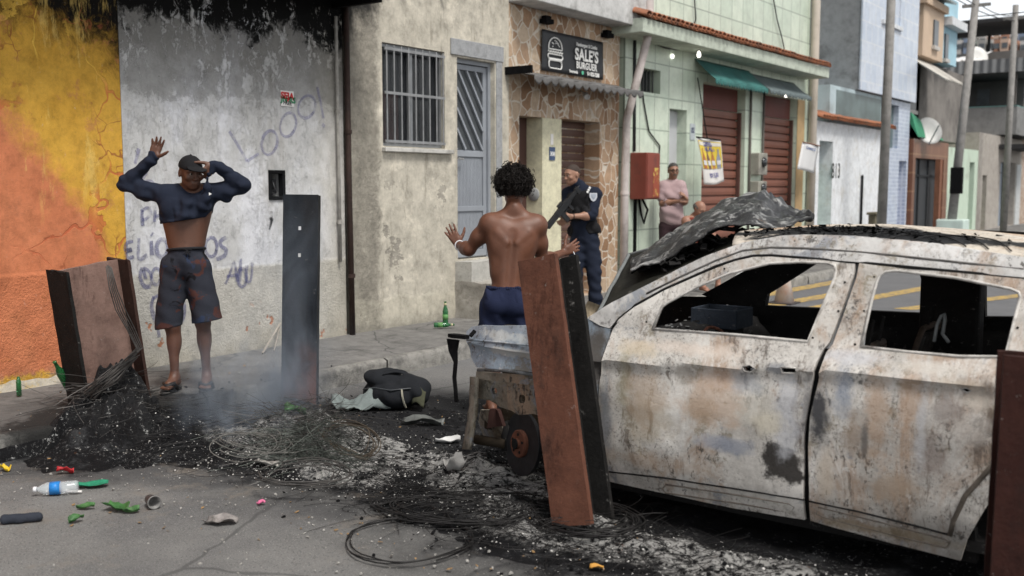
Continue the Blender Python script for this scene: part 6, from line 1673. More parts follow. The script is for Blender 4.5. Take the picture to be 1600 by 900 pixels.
# board shorts
s = B1_.like()
s.ell(P(291, 412), (.165, .118, .135), A1, .05)
s.cap(P(272, 420), P(263, 513, -.02), .098, .100, .05); s.cap(P(309, 420), P(325, 506, -.02), .100, .112, .05)
s.wrinkle(.006, 60, [(1, .2, .3), (.3, 1, .2), (.4, .3, 1)], 5)
s.cover(B1_, .006, .05)
hemc = lerp(P(264, 511), P(324, 501), .5); hd = nrm(P(324, 501) - P(264, 511)); nn_ = nrm(-UPV + hd * (hd @ UPV))
s.plane(hemc, nn_); wc = P(291, 388); wd = nrm(P(322, 384) - P(260, 389)); s.plane(wc, UPV - wd * (wd @ UPV))
s.cap(P(270, 470), P(262, 530, -.02), .078, .085, .01, True); s.cap(P(316, 470), P(327, 530, -.02), .08, .095, .01, True)
SH1 = mat_cloth('patterned_shorts', (.014, .016, .024), (.03, .032, .042), 5, [((.06, .024, .02), .55), ((.022, .033, .065), .575), ((.005, .005, .007), .60)])
sh1 = s.mesh('shorts', SH1, p1, 1)
wb = [P(291, 388) + A1[0] * .140 * math.cos(t) * .96 + A1[1] * .106 * math.sin(t) - UPV * .008 + RT * 0 + UPV * .008 * -math.cos(t) for t in np.linspace(0, 2 * math.pi, 34)]
MB().tube(wb, .012, 8).build('waistband', simple('black_band', (.008, .008, .01), .8), sh1, smooth=True)
m = MB(); c_ = P(293, 391, -.128)
for q in (-1, 1): m.tube([c_, c_ + RT * q * .03 + UPV * .008, c_ + RT * q * .02 - UPV * .02, c_], .004, 5); m.tube([c_, c_ + RT * q * .012 - UPV * .05], .004, 5)
m.build('drawstring', simple('black_band', (.008,) * 3), sh1, smooth=True)
# cap
s = SDF(hc - .22, hc + .22, .005)
A = axes(hF, UPV + hF * .1)
s.ell(w1(0, -.010, .040), (.084, .106, .090), A, .01); s.plane(w1(0, 0, .034), -A[2] - A[1] * .12)
s.ell(w1(0, .118, .046), (.070, .075, .011), axes(A[1] - A[2] * .12, A[2]), .012)
s.cap(w1(0, -.01, .129), w1(0, -.01, .133), .007, .007, .004)
s.mesh('cap', mat_cloth('black_cap_cloth', (.007, .007, .008), (.016, .016, .018), 8), p1, 1)
def sandal(A_, f, par):
    b = np.array((A_[0], A_[1], .141)); sd_ = np.cross(f, UPV); M = Matrix((sd_, f, UPV)).transposed().to_4x4(); M.translation = Vector(b + f * .06)
    prof = [(.042 * (1 + .15 * math.sin(2 * t)) * math.cos(t) * (1.1 if math.sin(t) > 0 else .85), .148 * math.sin(t)) for t in np.linspace(0, 2 * math.pi, 26)[:-1]]
    o = MB().prism(prof, .022, M).build('flip_flop', simple('black_rubber', (.012, .012, .013), .6), par, bevel=.004)
    m = MB(); q = lambda x, y, z: tuple(M @ Vector((x, y, z)))
    m.tube([q(-.046, -.01, .02), q(-.04, .03, .068), q(-.006, .08, .055), q(-.004, .085, .02)], .015, 6); m.tube([q(.046, -.01, .02), q(.04, .03, .068), q(-.006, .08, .055)], .015, 6)
    m.build('strap', simple('black_rubber', (.012,) * 3), o, smooth=True)
sandal(aR, fR, p1); sandal(aL, fL, p1)

# --- bare backed man in blue shorts
D = 7.4
sk2 = mat_skin('warm_brown_skin', (.085, .036, .021), (.175, .072, .041), (.21, .075, .038))
pel, che, nk = P(794, 462), P(800, 382), P(803, 332, .01)
p2 = thing('person', 'shirtless man with curly black hair and blue shorts, seen from behind with hands out', 'person', (pel[0], pel[1], 0))
sL, sR = P(764, 350), P(840, 352)
eL, wL, eR, wR = P(733, 390, .10), P(717, 383, .33), P(847, 408, .10), P(880, 395, .30)
s = SDF(np.array((pel[0] - .8, pel[1] - .6, -.02)), np.array((pel[0] + .75, pel[1] + .75, 1.85)), .0066)
torso(s, pel, che, nk, sL, sR, lean=.97)
hF = FH + RT * .15; hc = P(803, 297, .04)
s.cap(nk, hc - UPV * .04, .058, .056, .03)
head(s, hc, hF, UPV)
arm(s, sL, eL, wL, 1.06); arm(s, sR, eR, wR, 1.06)
hand(s, wL, UPV * .75 - RT * .45 + FH * .1, FH, RT, (.12, .1, .12, .18), .16, 1.05)
hand(s, wR, RT * .9 + UPV * .45 + FH * .15, FH, UPV - RT * .3, (.35, .38, .4, .45), .12, 1.05)
for q in (-1, 1):
    S = sL if q < 0 else sR
    s.cap(lerp(S, che, .35) - FH * .085, che - FH * .105 + RT * q * .035 + UPV * .02, .02, .014, .03)
    0 and s.cap(che + RT * q * .05 - FH * .125 - UPV * .06, che + RT * q * .11 - FH * .10 + UPV * .03, .008, .008, .05, True)
for q in (-1, 1):
    hp = pel + RT * q * .09 - UPV * .05
    leg(s, hp, np.array((hp[0], hp[1], .47)) + FH * .03 + RT * q * .02, np.array((hp[0], hp[1], .09)) + RT * q * .03, 1, FH + RT * q * .2)
B2_ = s
s.mesh('body', sk2, p2)
# afro
m = MB()
hcc = hc + UPV * .045 - FH * .01
for i in range(2600):
    v = rng.normal(size=3); v /= np.linalg.norm(v)
    if v[2] < -.62: continue
    rr = np.array((.126, .126, .130)) * (1 + .11 * rng.normal()) * (1.0 if v[2] > -.2 else .94)
    c = hcc + v * rr; a = nrm(np.cross(v, rng.normal(size=3))); b = np.cross(v, a) * .8 + v * .6
    r_ = rng.uniform(.006, .015); n_ = 7
    m.tube([c + (a * math.cos(t) + b * math.sin(t)) * r_ + v * t * .002 for t in np.linspace(0, 5.2, n_)], .0022, 3, cap=False)
HAIR = NT('black_curly_hair').done((.009, .007, .006), .7, spec=.2)
hr = m.build('hair', HAIR, p2)
m = MB(); m.grid(lambda a, b: tuple(hcc + np.array((math.cos(a * 2 * math.pi) * math.sin(.02 + b * 2.3), math.sin(a * 2 * math.pi) * math.sin(.02 + b * 2.3), math.cos(.02 + b * 2.3))) * (.116 + .012 * mn.noise(Vector((math.cos(a * 6.283) * 9, math.sin(a * 6.283) * 9, b * 16))))), 60, 40)
m.build('hair_core', NT('hair_core_black').done((.008, .006, .006), .8, spec=.1), hr, smooth=True)
s = B2_.like()
A2 = axes(FH, UPV)
s.ell(pel - UPV * .02, (.165, .125, .13), A2, .05)
for q in (-1, 1): hp = pel + RT * q * .085 - UPV * .05; s.cap(hp, hp - UPV * .33 + RT * q * .04, .108, .118, .05); s.ell(hp - FH * .06 - UPV * .02, (.09, .08, .1), A2, .04)
s.wrinkle(.014, 60, [(1, .2, .15), (.4, 1, .1), (.7, .3, .4)], 8)
s.cover(B2_, .012, .06)
s.plane(pel + UPV * .065, UPV + RT * .05); s.plane(pel - UPV * .40, -UPV)
for q in (-1, 1): hp = pel + RT * q * .095 - UPV * .25; s.cap(hp, hp - UPV * .3 + RT * q * .04, .09, .10, .01, True)
sh = s.mesh('shorts', mat_cloth('navy_blue_shorts', (.010, .014, .038), (.020, .027, .062), 5), p2, 1)
m = MB()
for i in range(30):
    t = math.pi * i / 29; c = pel + UPV * .06 + RT * .152 * math.cos(t) - FH * .112 * math.sin(t) + UPV * .004 * random.uniform(-1, 1)
    m.tube([c - UPV * .014, c + UPV * .014], .010, 5)
m.build('gathered_waistband', mat_cloth('navy_blue_band', (.010, .014, .038), (.02, .026, .06), 5), sh, smooth=True)
def bracelet(W_, E, r, mat, par, name):
    Mx = fr(W_, lerp(W_, E, .2)); MB().tube([Mx @ Vector((r * math.cos(t), r * math.sin(t), .02)) for t in np.linspace(0, 2 * math.pi, 20)], .005, 6).build(name, mat, par, smooth=True)
bracelet(wL, eL, .036, simple('white_band', (.7, .7, .72), .4, .1), p2, 'bracelet')
MB().lathe([(.011, -.004), (.014, -.004), (.014, .004), (.011, .004)], fr(wR + RT * .01 + UPV * .065 + FH * .03, wR + RT * .06 + UPV * .13 + FH * .03), 14).build('thumb_ring', simple('white_band', (.7,) * 3), p2)
MB().tube([wR + RT * .075 + UPV * .01, wR + RT * .10 - UPV * .04, wR + RT * .125 - UPV * .075, wR + RT * .118 - UPV * .10], .004, 5).build('hanging_string', simple('white_band', (.7,) * 3), p2)

# --- police officer
D = 12.1
p3 = thing('person', 'shaven headed police officer in navy uniform and black vest pointing a rifle downwards', 'person', (*P(914, 484)[:2], .14))
pel, che, nk = P(913, 371), P(910, 321, -.02), P(905, 293)
sR, sL = P(888, 303, .10), P(930, 304, -.10)
eR, wR, eL, wL = P(884, 336, .02), P(886, 342, -.22), P(925, 337, -.20), P(893, 338, -.30)
hF = -RT * .80 - FH * .55 - UPV * .15; hc = P(894, 273, -.06)
lo = np.array((pel[0] - .75, pel[1] - .75, .12)); hi = np.array((pel[0] + .6, pel[1] + .6, 2.0))
sk3 = mat_skin('tan_skin', (.25, .13, .085), (.36, .20, .135), (.34, .15, .10))
s = SDF(lo, hi, .0085)
A3, W3_ = torso(s, pel, che, nk, sL, sR)
s.cap(nk, hc - UPV * .04 + hF * .0, .058, .058, .03)
w3 = head(s, hc, hF, UPV)
arm(s, sR, eR, wR); arm(s, sL, eL, wL, 1.05)
gun_d = nrm(P(853, 358, -.40) - P(905, 292, -.22)); 
hand(s, wL, gun_d * .4 - RT - UPV * .1, FH, UPV, (.7, .75, .8, .85), .05, 1.05)
hand(s, wR, -RT * .7 - UPV * .5, FH - RT * .2, UPV, (.7, .75, .8, .85), .05, 1.05)
fR, fL = nrm(-RT * .6 - FH * .6), nrm(-RT * .2 - FH)
kR, kL = P(899, 425, -.05), P(928, 425, -.06); aR, aL = np.array((*P(901, 478)[:2], .24)), np.array((*P(931, 476, -.05)[:2], .24))
leg(s, P(904, 381), kR, aR, 1, fR); leg(s, P(922, 381, -.03), kL, aL, 1, fL)
B3_ = s
s.mesh('body', sk3, p3)
eyes(w3, p3)
s = SDF(hc - .2, hc + .2, .006); A = axes(hF, UPV)
s.ell(w3(0, -.014, .031), (.0765, .0985, .0905), A, .01); s.plane(w3(0, 0, .035), -A[2] + A[1] * .55)
s.mesh('cropped_hair', NT('cropped_hair').done((.045, .032, .026), .8), p3)
UNI = mat_cloth('navy_uniform', (.007, .010, .020), (.015, .020, .036), 7)
s = B3_.like()
s.ell(pel, (.172, .128, .13), A3, .05); s.ell(che, (.18, .13, .18), A3, .05); s.cap(lerp(sL, nk, .1), lerp(sR, nk, .1), .066, .066, .05); s.cap(lerp(pel, che, .2), lerp(pel, che, .8), .14, .14, .05)
for S, E, f_ in ((sL, eL, .88), (sR, eR, .9)): s.ell(S, (.08,) * 3, k=.04); s.cap(S, lerp(S, E, f_), .074, .068, .03)
s.cap(nk - UPV * .02, nk + UPV * .025 + hF * .01, .072, .066, .03)
s.wrinkle(.006, 60, [(.3, .2, 1), (1, .1, .5), (.1, 1, .4)], 4)
s.cover(B3_, .008, .035)
U3_ = s
s.mesh('uniform_shirt', UNI, p3, 1)
s = B3_.like()
s.ell(pel - UPV * .01, (.175, .13, .13), A3, .05)
for H, K, A_ in ((P(904, 381), kR, aR), (P(922, 381, -.03), kL, aL)):
    s.cap(H, K, .105, .085, .04); s.cap(K, A_ + UPV * .04, .085, .068, .03); s.ell(lerp(K, A_, .75), (.085, .085, .07), k=.04); s.ell(lerp(H, K, .55) + RT * .06, (.05, .06, .09), k=.03)
s.wrinkle(.008, 55, [(.2, .1, 1), (.6, .3, 1), (-.4, .5, 1)], 6)
s.cover(B3_, .008, .04); s.plane(pel + UPV * .06, UPV)
s.mesh('trousers', UNI, p3, 1)
for A_, f in ((aR, fR), (aL, fL)):
    s = SDF(A_ - .35, A_ + .35, .0085)
    b = np.array((A_[0], A_[1], .14)); s.cap(A_ + UPV * .08, b + UPV * .07, .058, .05, .02); s.cap(b - f * .04 + UPV * .045, b + f * .16 + UPV * .04, .05, .045, .03); s.plane(b, -UPV)
    s.mesh('boot', simple('black_leather', (.012, .012, .013), .45), p3, 1)
s = B3_.like()
s.ell(W3_(che, 0, .0, .0), (.178, .150, .20), A3, .03); s.cap(W3_(che, -.1, .02, .12), W3_(che, -.09, -.03, .21), .04, .04, .03); s.cap(W3_(che, .1, .02, .12), W3_(che, .09, -.03, .21), .04, .04, .03)
for x_ in (-.11, 0, .11): s.ell(W3_(che, x_, .145, -.09), (.045, .035, .07), A3, .01)
s.ell(W3_(pel, 0, -.12, .12), (.09, .06, .08), A3, .02); s.ell(W3_(pel, -.17, -.03, .03), (.04, .05, .08), A3, .02)
s.cap(W3_(pel, -.13, 0, .09), W3_(pel, .13, 0, .09), .085, .085, .03)
s.cover(U3_, .012, .03); s.plane(W3_(pel, 0, 0, .03), -A3[2]); s.plane(W3_(che, 0, 0, .165), A3[2])
s.mesh('tactical_vest', mat_cloth('black_nylon', (.006, .006, .007), (.016, .016, .018), 10), p3, 1)
# shoulder badge, lettering and tattooed forearm sleeve edge
bp_ = P(927, 307, -.215); bn_ = nrm(-FH - UPV * -.1 + RT * .2)
Mx = Matrix((np.cross(UPV, bn_), np.cross(bn_, np.cross(UPV, bn_)), bn_)).transposed().to_4x4(); Mx.translation = Vector(bp_)
MB().prism([(-.045, .04), (.045, .04), (.045, -.01), (.025, -.045), (0, -.06), (-.025, -.045), (-.045, -.01)], .006, Mx).build('shoulder_badge', simple('badge_grey', (.5, .52, .56), .5, .1), p3)
MB().prism([(-.03, .028), (.03, .028), (.03, -.005), (0, -.04), (-.03, -.005)], .009, Mx).build('badge_centre', simple('badge_pale', (.28, .31, .36), .5, .3, 40), p3)
Mx2 = Mx.copy(); Mx2.translation = Vector(P(918, 300, -.23))
for i in range(3): MB().box(-.012, .012, -.01 + .028 * i, .012 + .028 * i, 0, .005, Mx2 @ Matrix.Rotation(-.5, 4, 'Z')).build('sleeve_flash', M_WHP, p3)
bracelet(wL, eL, .034, simple('watch_black', (.01,) * 3, .4), p3, 'watch')
# rifle held across the chest
rf = thing('rifle', 'short black assault rifle with sling held low across the officer\u2019s chest', 'rifle', tuple(P(880, 325, -.36)))
Mg = fr(P(901, 297, -.30), P(853, 358, -.46))
GUN = simple('gunmetal', (.022, .023, .025), .45, .3, 20, .1, metal=.4)
def gp(name, fn): m = MB(); fn(m); return m.build(name, GUN, rf, bevel=.003)
gp('receiver', lambda m: m.box(-.022, .022, -.035, .035, .16, .40, Mg))
gp('stock', lambda m: (m.box(-.016, .016, -.02, .02, .0, .165, Mg), m.box(-.02, .02, -.05, .03, -.03, .02, Mg)))
gp('handguard', lambda m: m.box(-.026, .026, -.028, .03, .402, .58, Mg))
gp('barrel', lambda m: (m.tube([Mg @ Vector((0, 0, .58)), Mg @ Vector((0, 0, .74))], .009, 10), m.tube([Mg @ Vector((0, 0, .70)), Mg @ Vector((0, 0, .76))], .013, 10), m.box(-.004, .004, .01, .045, .66, .68, Mg)))
vb = 1 if (Mg.to_3x3() @ Vector((0, 1, 0))).z < 0 else -1
gp('magazine', lambda m: m.box(-.014, .014, min(vb * .036, vb * .16), max(vb * .036, vb * .16), .30, .36, Mg))
gp('grip', lambda m: m.box(-.014, .014, min(vb * .036, vb * .12), max(vb * .036, vb * .12), .18, .215, Mg))
gp('sight', lambda m: m.box(-.014, .014, min(-vb * .036, -vb * .07), max(-vb * .036, -vb * .07), .24, .32, Mg))
m = MB(); m.sheet(lambda a, b: tuple(lerp(P(903, 291, -.20), P(882, 333, -.33), a) + RT * (b - .5) * .035 + UPV * (b - .5) * .02 - FH * .03 * math.sin(a * 3.1)), 16, 2, .004); m.build('sling', simple('sling_webbing', (.035, .037, .04), .9), rf, smooth=True)

# --- older man in a pink shirt watching from the wall
D = 15.4
p4 = thing('person', 'older man in pale pink t-shirt and glasses standing against the green tiles', 'person', (*P(1049, 390)[:2], .14))
pel, che, nk = P(1050, 350), P(1049, 308, -.02), P(1050, 284)
sR, sL = P(1036, 291, .02), P(1064, 291, -.08)
eR, wR, eL, wL = P(1035, 318, -.06), P(1062, 314, -.25), P(1069, 316, -.10), P(1072, 310, -.25)
hF = -FH * .9 + RT * .12 - UPV * .05; hc = P(1052, 267, -.03)
lo = np.array((pel[0] - .6, pel[1] - .7, .12)); hi = np.array((pel[0] + .6, pel[1] + .6, 2.05))
s = SDF(lo, hi, .010)
A4, W4 = torso(s, pel, che, nk, sL, sR, lean=1.1)
s.cap(nk, hc - UPV * .04, .06, .058, .03); w4 = head(s, hc, hF, UPV)
arm(s, sR, eR, wR, 1.05); arm(s, sL, eL, wL, 1.05)
hand(s, wR, RT + UPV * .1, -UPV * .3 + FH, UPV, (.5, .5, .6, .6), .05); hand(s, wL, -RT * .4 + UPV * .5 - FH * .3, -RT, UPV, (.5, .5, .6, .6), .05)
kk = []
for q in (-1, 1):
    hp = pel + RT * q * .09 - UPV * .04; K = np.array((hp[0], hp[1], .62)) - FH * .03; A_ = np.array((hp[0], hp[1], .235)) + RT * q * .03; kk.append((hp, K, A_)); leg(s, hp, K, A_, 1, -FH + RT * q * .2)
B4_ = s
s.mesh('body', mat_skin('ruddy_brown_skin', (.22, .115, .075), (.33, .18, .12)), p4)
eyes(w4, p4)
s = B4_.like()
s.ell(pel + UPV * .05, (.19, .155, .14), A4, .05); s.ell(che, (.195, .15, .19), A4, .05); s.ell(W4(lerp(pel, che, .45), 0, .04, 0), (.185, .15, .17), A4, .05); s.cap(lerp(sL, nk, .1), lerp(sR, nk, .1), .068, .068, .05)
for S, E in ((sL, eL), (sR, eR)): s.ell(S, (.08,) * 3, k=.04); s.cap(S, lerp(S, E, .62), .078, .085, .02)
s.wrinkle(.007, 45, [(.3, .2, 1), (1, .1, .5)], 2); s.cover(B4_, .008, .03)
for E, W_ in ((eR, wR), (eL, wL)): s.cap(lerp(E, W_, .02), W_, .058, .05, .006, True); s.cap(W_, W_ + nrm(np.array(W_) - E) * .16, .055, .055, .006, True)
s.plane(pel - UPV * .04, -UPV)
s.mesh('tee_shirt', mat_cloth('pale_pink_cotton', (.34, .245, .25), (.42, .31, .315), 5), p4, 1)
s = B4_.like()
s.ell(pel - UPV * .02, (.175, .14, .12), A4, .05)
for hp, K, A_ in kk: s.cap(hp, K + UPV * .02, .11, .10, .05)
s.cover(B4_, .01, .04); s.plane(kk[0][1] + UPV * .02, -UPV)
s.mesh('shorts', mat_cloth('dark_maroon_shorts', (.03, .018, .022), (.07, .04, .045), 9), p4, 1)
s = SDF(hc - .2, hc + .2, .008); A = axes(hF, UPV)
s.ell(w4(0, -.014, .034), (.079, .101, .090), A, .01); s.plane(w4(0, 0, .038), -A[2] + A[1] * .5)
s.mesh('hair', NT('grey_black_hair').done((.05, .047, .045), .8), p4)
m = MB()
for q in (-1, 1): m.tube([w4(q * .031 + .024 * math.cos(t), .108, .002 + .018 * math.sin(t)) for t in np.linspace(0, 6.3, 14)], .003, 5); m.tube([w4(q * .055, .106, .006), w4(q * .082, .0, .01)], .0028, 5)
m.build('glasses', M_CHAR, p4)
MB().tube([w4(-.03, .098, -.058), w4(0, .108, -.05), w4(.03, .098, -.058)], .006, 6).build('moustache', simple('grey_moustache', (.12, .11, .10), .9), p4, smooth=True)
for (hp, K, A_), q in zip(kk, (-1, 1)): sandal(A_, nrm(-FH + RT * q * .2), p4)

# --- man sitting low behind the raised bonnet
D = 14.9
p5 = thing('person', 'balding man in red vest sitting hunched on the kerb step behind the raised bonnet', 'person', (*P(1092, 395)[:2], .14))
hc = P(1093, 327, -.05); hF = -FH * .7 + RT * .55 - UPV * .45
nk = P(1087, 340, .03); pel = np.array((*P(1082, 380, .18)[:2], .60)); che = lerp(pel, nk, .62)
side = nrm(np.cross(-FH * .8 + RT * .4, UPV)); sR, sL = nk + side * .17 - UPV * .05, nk - side * .17 - UPV * .05
s = SDF(np.array((pel[0] - .7, pel[1] - .9, .12)), np.array((pel[0] + .8, pel[1] + .5, 1.5)), .010)
A5, W5 = torso(s, pel, che, nk, sL, sR)
s.cap(nk, hc - UPV * .04, .058, .058, .03); w5 = head(s, hc, hF, UPV)
fw = nrm(-FH * .8 + RT * .4)
kn = [pel + fw * .42 + side * q * .14 + UPV * .02 for q in (1, -1)]
for S, q, K in ((sR, 1, kn[0]), (sL, -1, kn[1])):
    E = lerp(S, K, .55) + side * q * .08 - UPV * .02; Wr = K + UPV * .08 - side * q * .04 + fw * .05
    arm(s, S, E, Wr); hand(s, Wr, fw - UPV * .5 - side * q * .3, -UPV, -side * q, (.4, .4, .45, .5), .06)
for q, K in ((1, kn[0]), (-1, kn[1])): leg(s, pel + side * q * .09, K, np.array((K[0], K[1], .235)) + fw * .02, 1, fw)
B5_ = s
s.mesh('body', mat_skin('ruddy_skin', (.24, .12, .08), (.34, .18, .125)), p5)
eyes(w5, p5)
s = B5_.like()
s.ell(che, (.185, .14, .19), A5, .05); s.ell(lerp(pel, che, .4), (.17, .14, .18), A5, .05); s.cap(lerp(sL, nk, .45), lerp(sR, nk, .45), .062, .062, .04); s.wrinkle(.006, 45, [(.3, .2, 1), (1, .1, .5)], 2); s.cover(B5_, .012, .03); s.plane(pel - UPV * .03, -UPV); s.plane(nk + UPV * .005, UPV)
s.mesh('vest_top', mat_cloth('red_cotton', (.13, .022, .016), (.20, .04, .028), 5), p5, 1)
s = B5_.like()
s.ell(pel, (.18, .15, .12), A5, .05)
for q, K in ((1, kn[0]), (-1, kn[1])): s.cap(pel + side * q * .09, lerp(pel + side * q * .09, K, .85), .105, .10, .05)
s.cover(B5_, .01, .03)
s.mesh('shorts', mat_cloth('dark_grey_shorts', (.03, .032, .036), (.05, .052, .06), 5), p5, 1)
s = SDF(hc - .2, hc + .2, .008); A = axes(hF, UPV)
s.ell(w5(0, -.02, .020), (.081, .098, .075), A, .01); s.plane(w5(0, 0, .05), A[2] + A[1] * .3); s.plane(w5(0, -.0, -.02), -A[2] + A[1] * .9)
s.mesh('hair_fringe', NT('grey_fringe').done((.10, .09, .085), .8), p5)
m = MB(); m.tube([pel + np.array((0, 0, -.46)), pel + np.array((0, 0, -.10))], [.17, .16], 18)
st_ = m.build('crate_stool', simple('pale_crate', (.35, .36, .36), .7), None, bevel=.01); tag(st_, 'round pale concrete block the hunched man in red sits on', 'seat block')
# ------------------------------------------------------------------ steel beams
def mat_beam(name, a, b, burn=(), dens_=.5):
    g = NT(name)
    c = g.mix(g.noise(5, 8, .7), a, b)
    c = g.mix(g.mul(g.step(g.noise(4, 7, .72, st=(1, 1, .5), loc=(3, 1, 4)), .5, .66), dens_), c, (.016, .014, .013))
    c = g.mix(g.mul(g.step(g.noise(22, 7, .75), .6, .68), .3), c, tuple(min(1, 1.6 * k) for k in b))
    c = g.mix(g.mul(g.step(g.noise(7, 9, .8, st=(1, 1, .3), loc=(2, 2, 9)), .53, .62), .6), c, tuple(.45 * k for k in a))
    return g, c, g.add(g.noise(45, 6, .7), g.noise(9, 5, .7))
def fin(g, c, h, r=.85):
    c = g.grunge(c, .7, 7)
    return g.done(c, r, h, .45, .008, spec=.2)
def beam(name, label, base, top, wdir, W, Dp, th, mats, kind='H', holes=()):
    """rolled steel beam: flanges of width Dp either side of a web of width W"""
    base, top = np.array(base), np.array(top)
    ax = nrm(top - base); wd = nrm(np.array(wdir) - ax * (np.array(wdir) @ ax)); fd = np.cross(ax, wd)
    M = Matrix((wd, fd, ax)).transposed().to_4x4(); M.translation = Vector(base)
    L = float(np.linalg.norm(top - base))
    o = thing(name, label, 'steel beam', tuple(base))
    def rough(x0, x1, y0, y1, sd):
        m = MB(); n = 40
        def jt(p, k): return M @ Vector((p[0] + .002 * mn.noise(Vector((p[2] * 9, sd, 1))), p[1] + .002 * mn.noise(Vector((p[2] * 9, sd, 2))), p[2] + (.012 * mn.noise(Vector((p[0] * 25, p[1] * 25, sd))) if k == n else 0)))
        cs_ = [(x0, y0), (x1, y0), (x1, y1), (x0, y1)]
        ex = []
        for i in range(4):
            a, b = cs_[i], cs_[(i + 1) % 4]
            ex += [(a[0] + (b[0] - a[0]) * t, a[1] + (b[1] - a[1]) * t) for t in np.linspace(0, 1, 7)[:-1]]
        vs = [jt((x, y, L * k / n), k) for k in range(n + 1) for x, y in ex]; q = len(ex)
        m.add(vs, [(k * q + i, k * q + (i + 1) % q, (k + 1) * q + (i + 1) % q, (k + 1) * q + i) for k in range(n) for i in range(q)] + [tuple(n * q + i for i in range(q)), tuple(range(q))[::-1]])
        return m
    if kind == 'H':
        for sgn, mt in zip((-1, 1), (mats[0], mats[2])): rough(sgn * W / 2 - th / 2, sgn * W / 2 + th / 2, -Dp / 2, Dp / 2, sgn * 3).build('flange', mt, o, autos=40)
        rough(-W / 2 + th / 2, W / 2 - th / 2, -th / 2, th / 2, 9).build('web', mats[1], o, autos=40)
    else:
        m = MB(); zs = sorted({0, L, *[h[1] - .014 for h in holes], *[h[1] + .014 for h in holes]}); xs = sorted({-W / 2, W / 2, *[h[0] - .011 for h in holes], *[h[0] + .011 for h in holes]})
        for a, b in zip(xs, xs[1:]):
            for c, d in zip(zs, zs[1:]):
                if any(abs((a + b) / 2 - h[0]) < .011 and abs((c + d) / 2 - h[1]) < .014 for h in holes): continue
                m.box(a, b, -th / 2, th / 2, c, d, M)
        m.build('web', mats[1], o)
        for sgn, mt in zip((-1, 1), (mats[0], mats[2])): rough(sgn * (W / 2 - th / 2) - th / 2, sgn * (W / 2 - th / 2) + th / 2, th / 2 + .001, Dp, sgn * 3).build('flange', mt, o, autos=40)
    return o, M
g, c, h_ = mat_beam('red_oxide_beam', (.15, .085, .068), (.27, .18, .15), dens_=.3); M_B1 = fin(g, c, h_)
g, c, h_ = mat_beam('soot_and_shade_beam', (.005, .005, .005), (.017, .016, .015)); M_BS = fin(g, c, h_)  # soot black; on the leaning beam it paints the shade of the recess
g, c, h_ = mat_beam('dark_brown_beam', (.028, .015, .012), (.065, .033, .025), dens_=.6); M_BD = fin(g, c, h_)
b0, b1 = onx(168, 600, -6.36), onx(138, 414, -6.36); axd = nrm(b1 - b0); b0 = b0 - axd * .36
beam('steel_beam', 'short broad rusty H beam tilted in the melted heap by the orange wall', b0, b1, RT * .66 + FH * .75, .43, .29, .022, (M_BS, M_B1, M_BD))
g, c, h_ = mat_beam('slate_beam', (.004, .0055, .008), (.012, .015, .020), dens_=.4)
x, y, z = g.xyz()
c = g.mix(g.mul(g.step(g.add(z, g.mul(g.noise(4, 6, .7), .5)), .75, .45), g.step(g.noise(3, 5, .6, st=(1, 1, .4)), .4, .55), .75), c, (.13, .05, .033)); M_B2 = fin(g, c, h_, .85)
q0, q1 = atd(466, 650, 7.58), atd(470, 304, 7.58)
o, Mb = beam('steel_beam', 'upright slate dark steel channel with two small holes near its top', q0 - UPV * .05, q1, RT, .258, .10, .014, (M_BS, M_B2, M_BS), 'C', ((-.005, 1.44), (-.005, 1.24)))
g, c, h_ = mat_beam('rust_brown_beam', (.075, .029, .019), (.155, .066, .042), dens_=.5); M_B3 = fin(g, c, h_)
q0, q1 = ony(912, 815, 4.08), ony(857, 404, 4.20)
beam('steel_beam', 'leaning rust brown H beam in front of the car\u2019s front wheel arch', q0, q1, RT * .55 + FH * .84, .20, .215, .03, (M_B3, M_BS, M_BS))  # web and second flange painted black as the recess in shadow
g, c, h_ = mat_beam('dark_red_beam', (.020, .0065, .005), (.042, .014, .010), dens_=.5); M_B4 = fin(g, c, h_)
q0, q1 = ony(1600, 980, 3.85), ony(1628, 556, 3.92)
beam('steel_beam', 'dark red steel beam close by the rear door at the right edge', (q0[0], q0[1], -.05), q1, RT * .35 + FH * .94, .20, .26, .03, (M_B4, M_BS, M_B4))

# ------------------------------------------------------------------ ash, char and melted heaps
MOUNDS = [(-6.0, 3.85, .32, .36, .20), (-5.8, 3.75, .4, .5, .13), (-5.6, 4.1, .5, .4, .10), (-5.2, 4.3, .5, .4, .08), (-4.9, 4.5, .5, .36, .13), (-4.62, 4.6, .35, .32, .10), (-5.55, 5.0, .35, .3, .12), (-4.35, 4.2, .5, .3, .05), (-3.6, 4.6, .6, .5, .06), (-2.75, 4.12, .7, .3, .08), (-1.9, 4.12, .9, .27, .06), (-1.0, 4.02, .9, .3, .05), (-3.2, 3.95, .6, .22, .04), (-1.8, 5.2, 2.2, .8, .05), (-4.6, 5.5, .6, .35, .025), (-.2, 4.0, .6, .35, .04)]
def ash_h(x, y):
    h = 0
    for cx, cy, rx, ry, hh in MOUNDS:
        d = ((x - cx) / rx) ** 2 + ((y - cy) / ry) ** 2
        if d < 9: h = max(h, hh * math.exp(-d * 1.1)) if hh < .09 else h + hh * math.exp(-d * 1.4) * .8
    v = Vector((x, y, 0))
    n1, n2, n3 = mn.noise(v * 2.3), mn.noise(v * 7 + Vector((3, 0, 0))), mn.noise(v * 19)
    r_ = h * (1 + .8 * n1 + .55 * n2) + .018 * n3 * min(1, h * 12) + .006 * mn.noise(v * 43) * min(1, h * 14) - .018 + .022 * n2 * min(1, h * 20)
    return r_
def base_z(x): return .14 if x < -6.1 else .0
def ground_z(x, y):
    hz = ash_h(x, y)
    if x < -6.07: return max(.150, hz + (.09 if y < 4.5 else 0))
    return max(hz, .0)
m = MB()
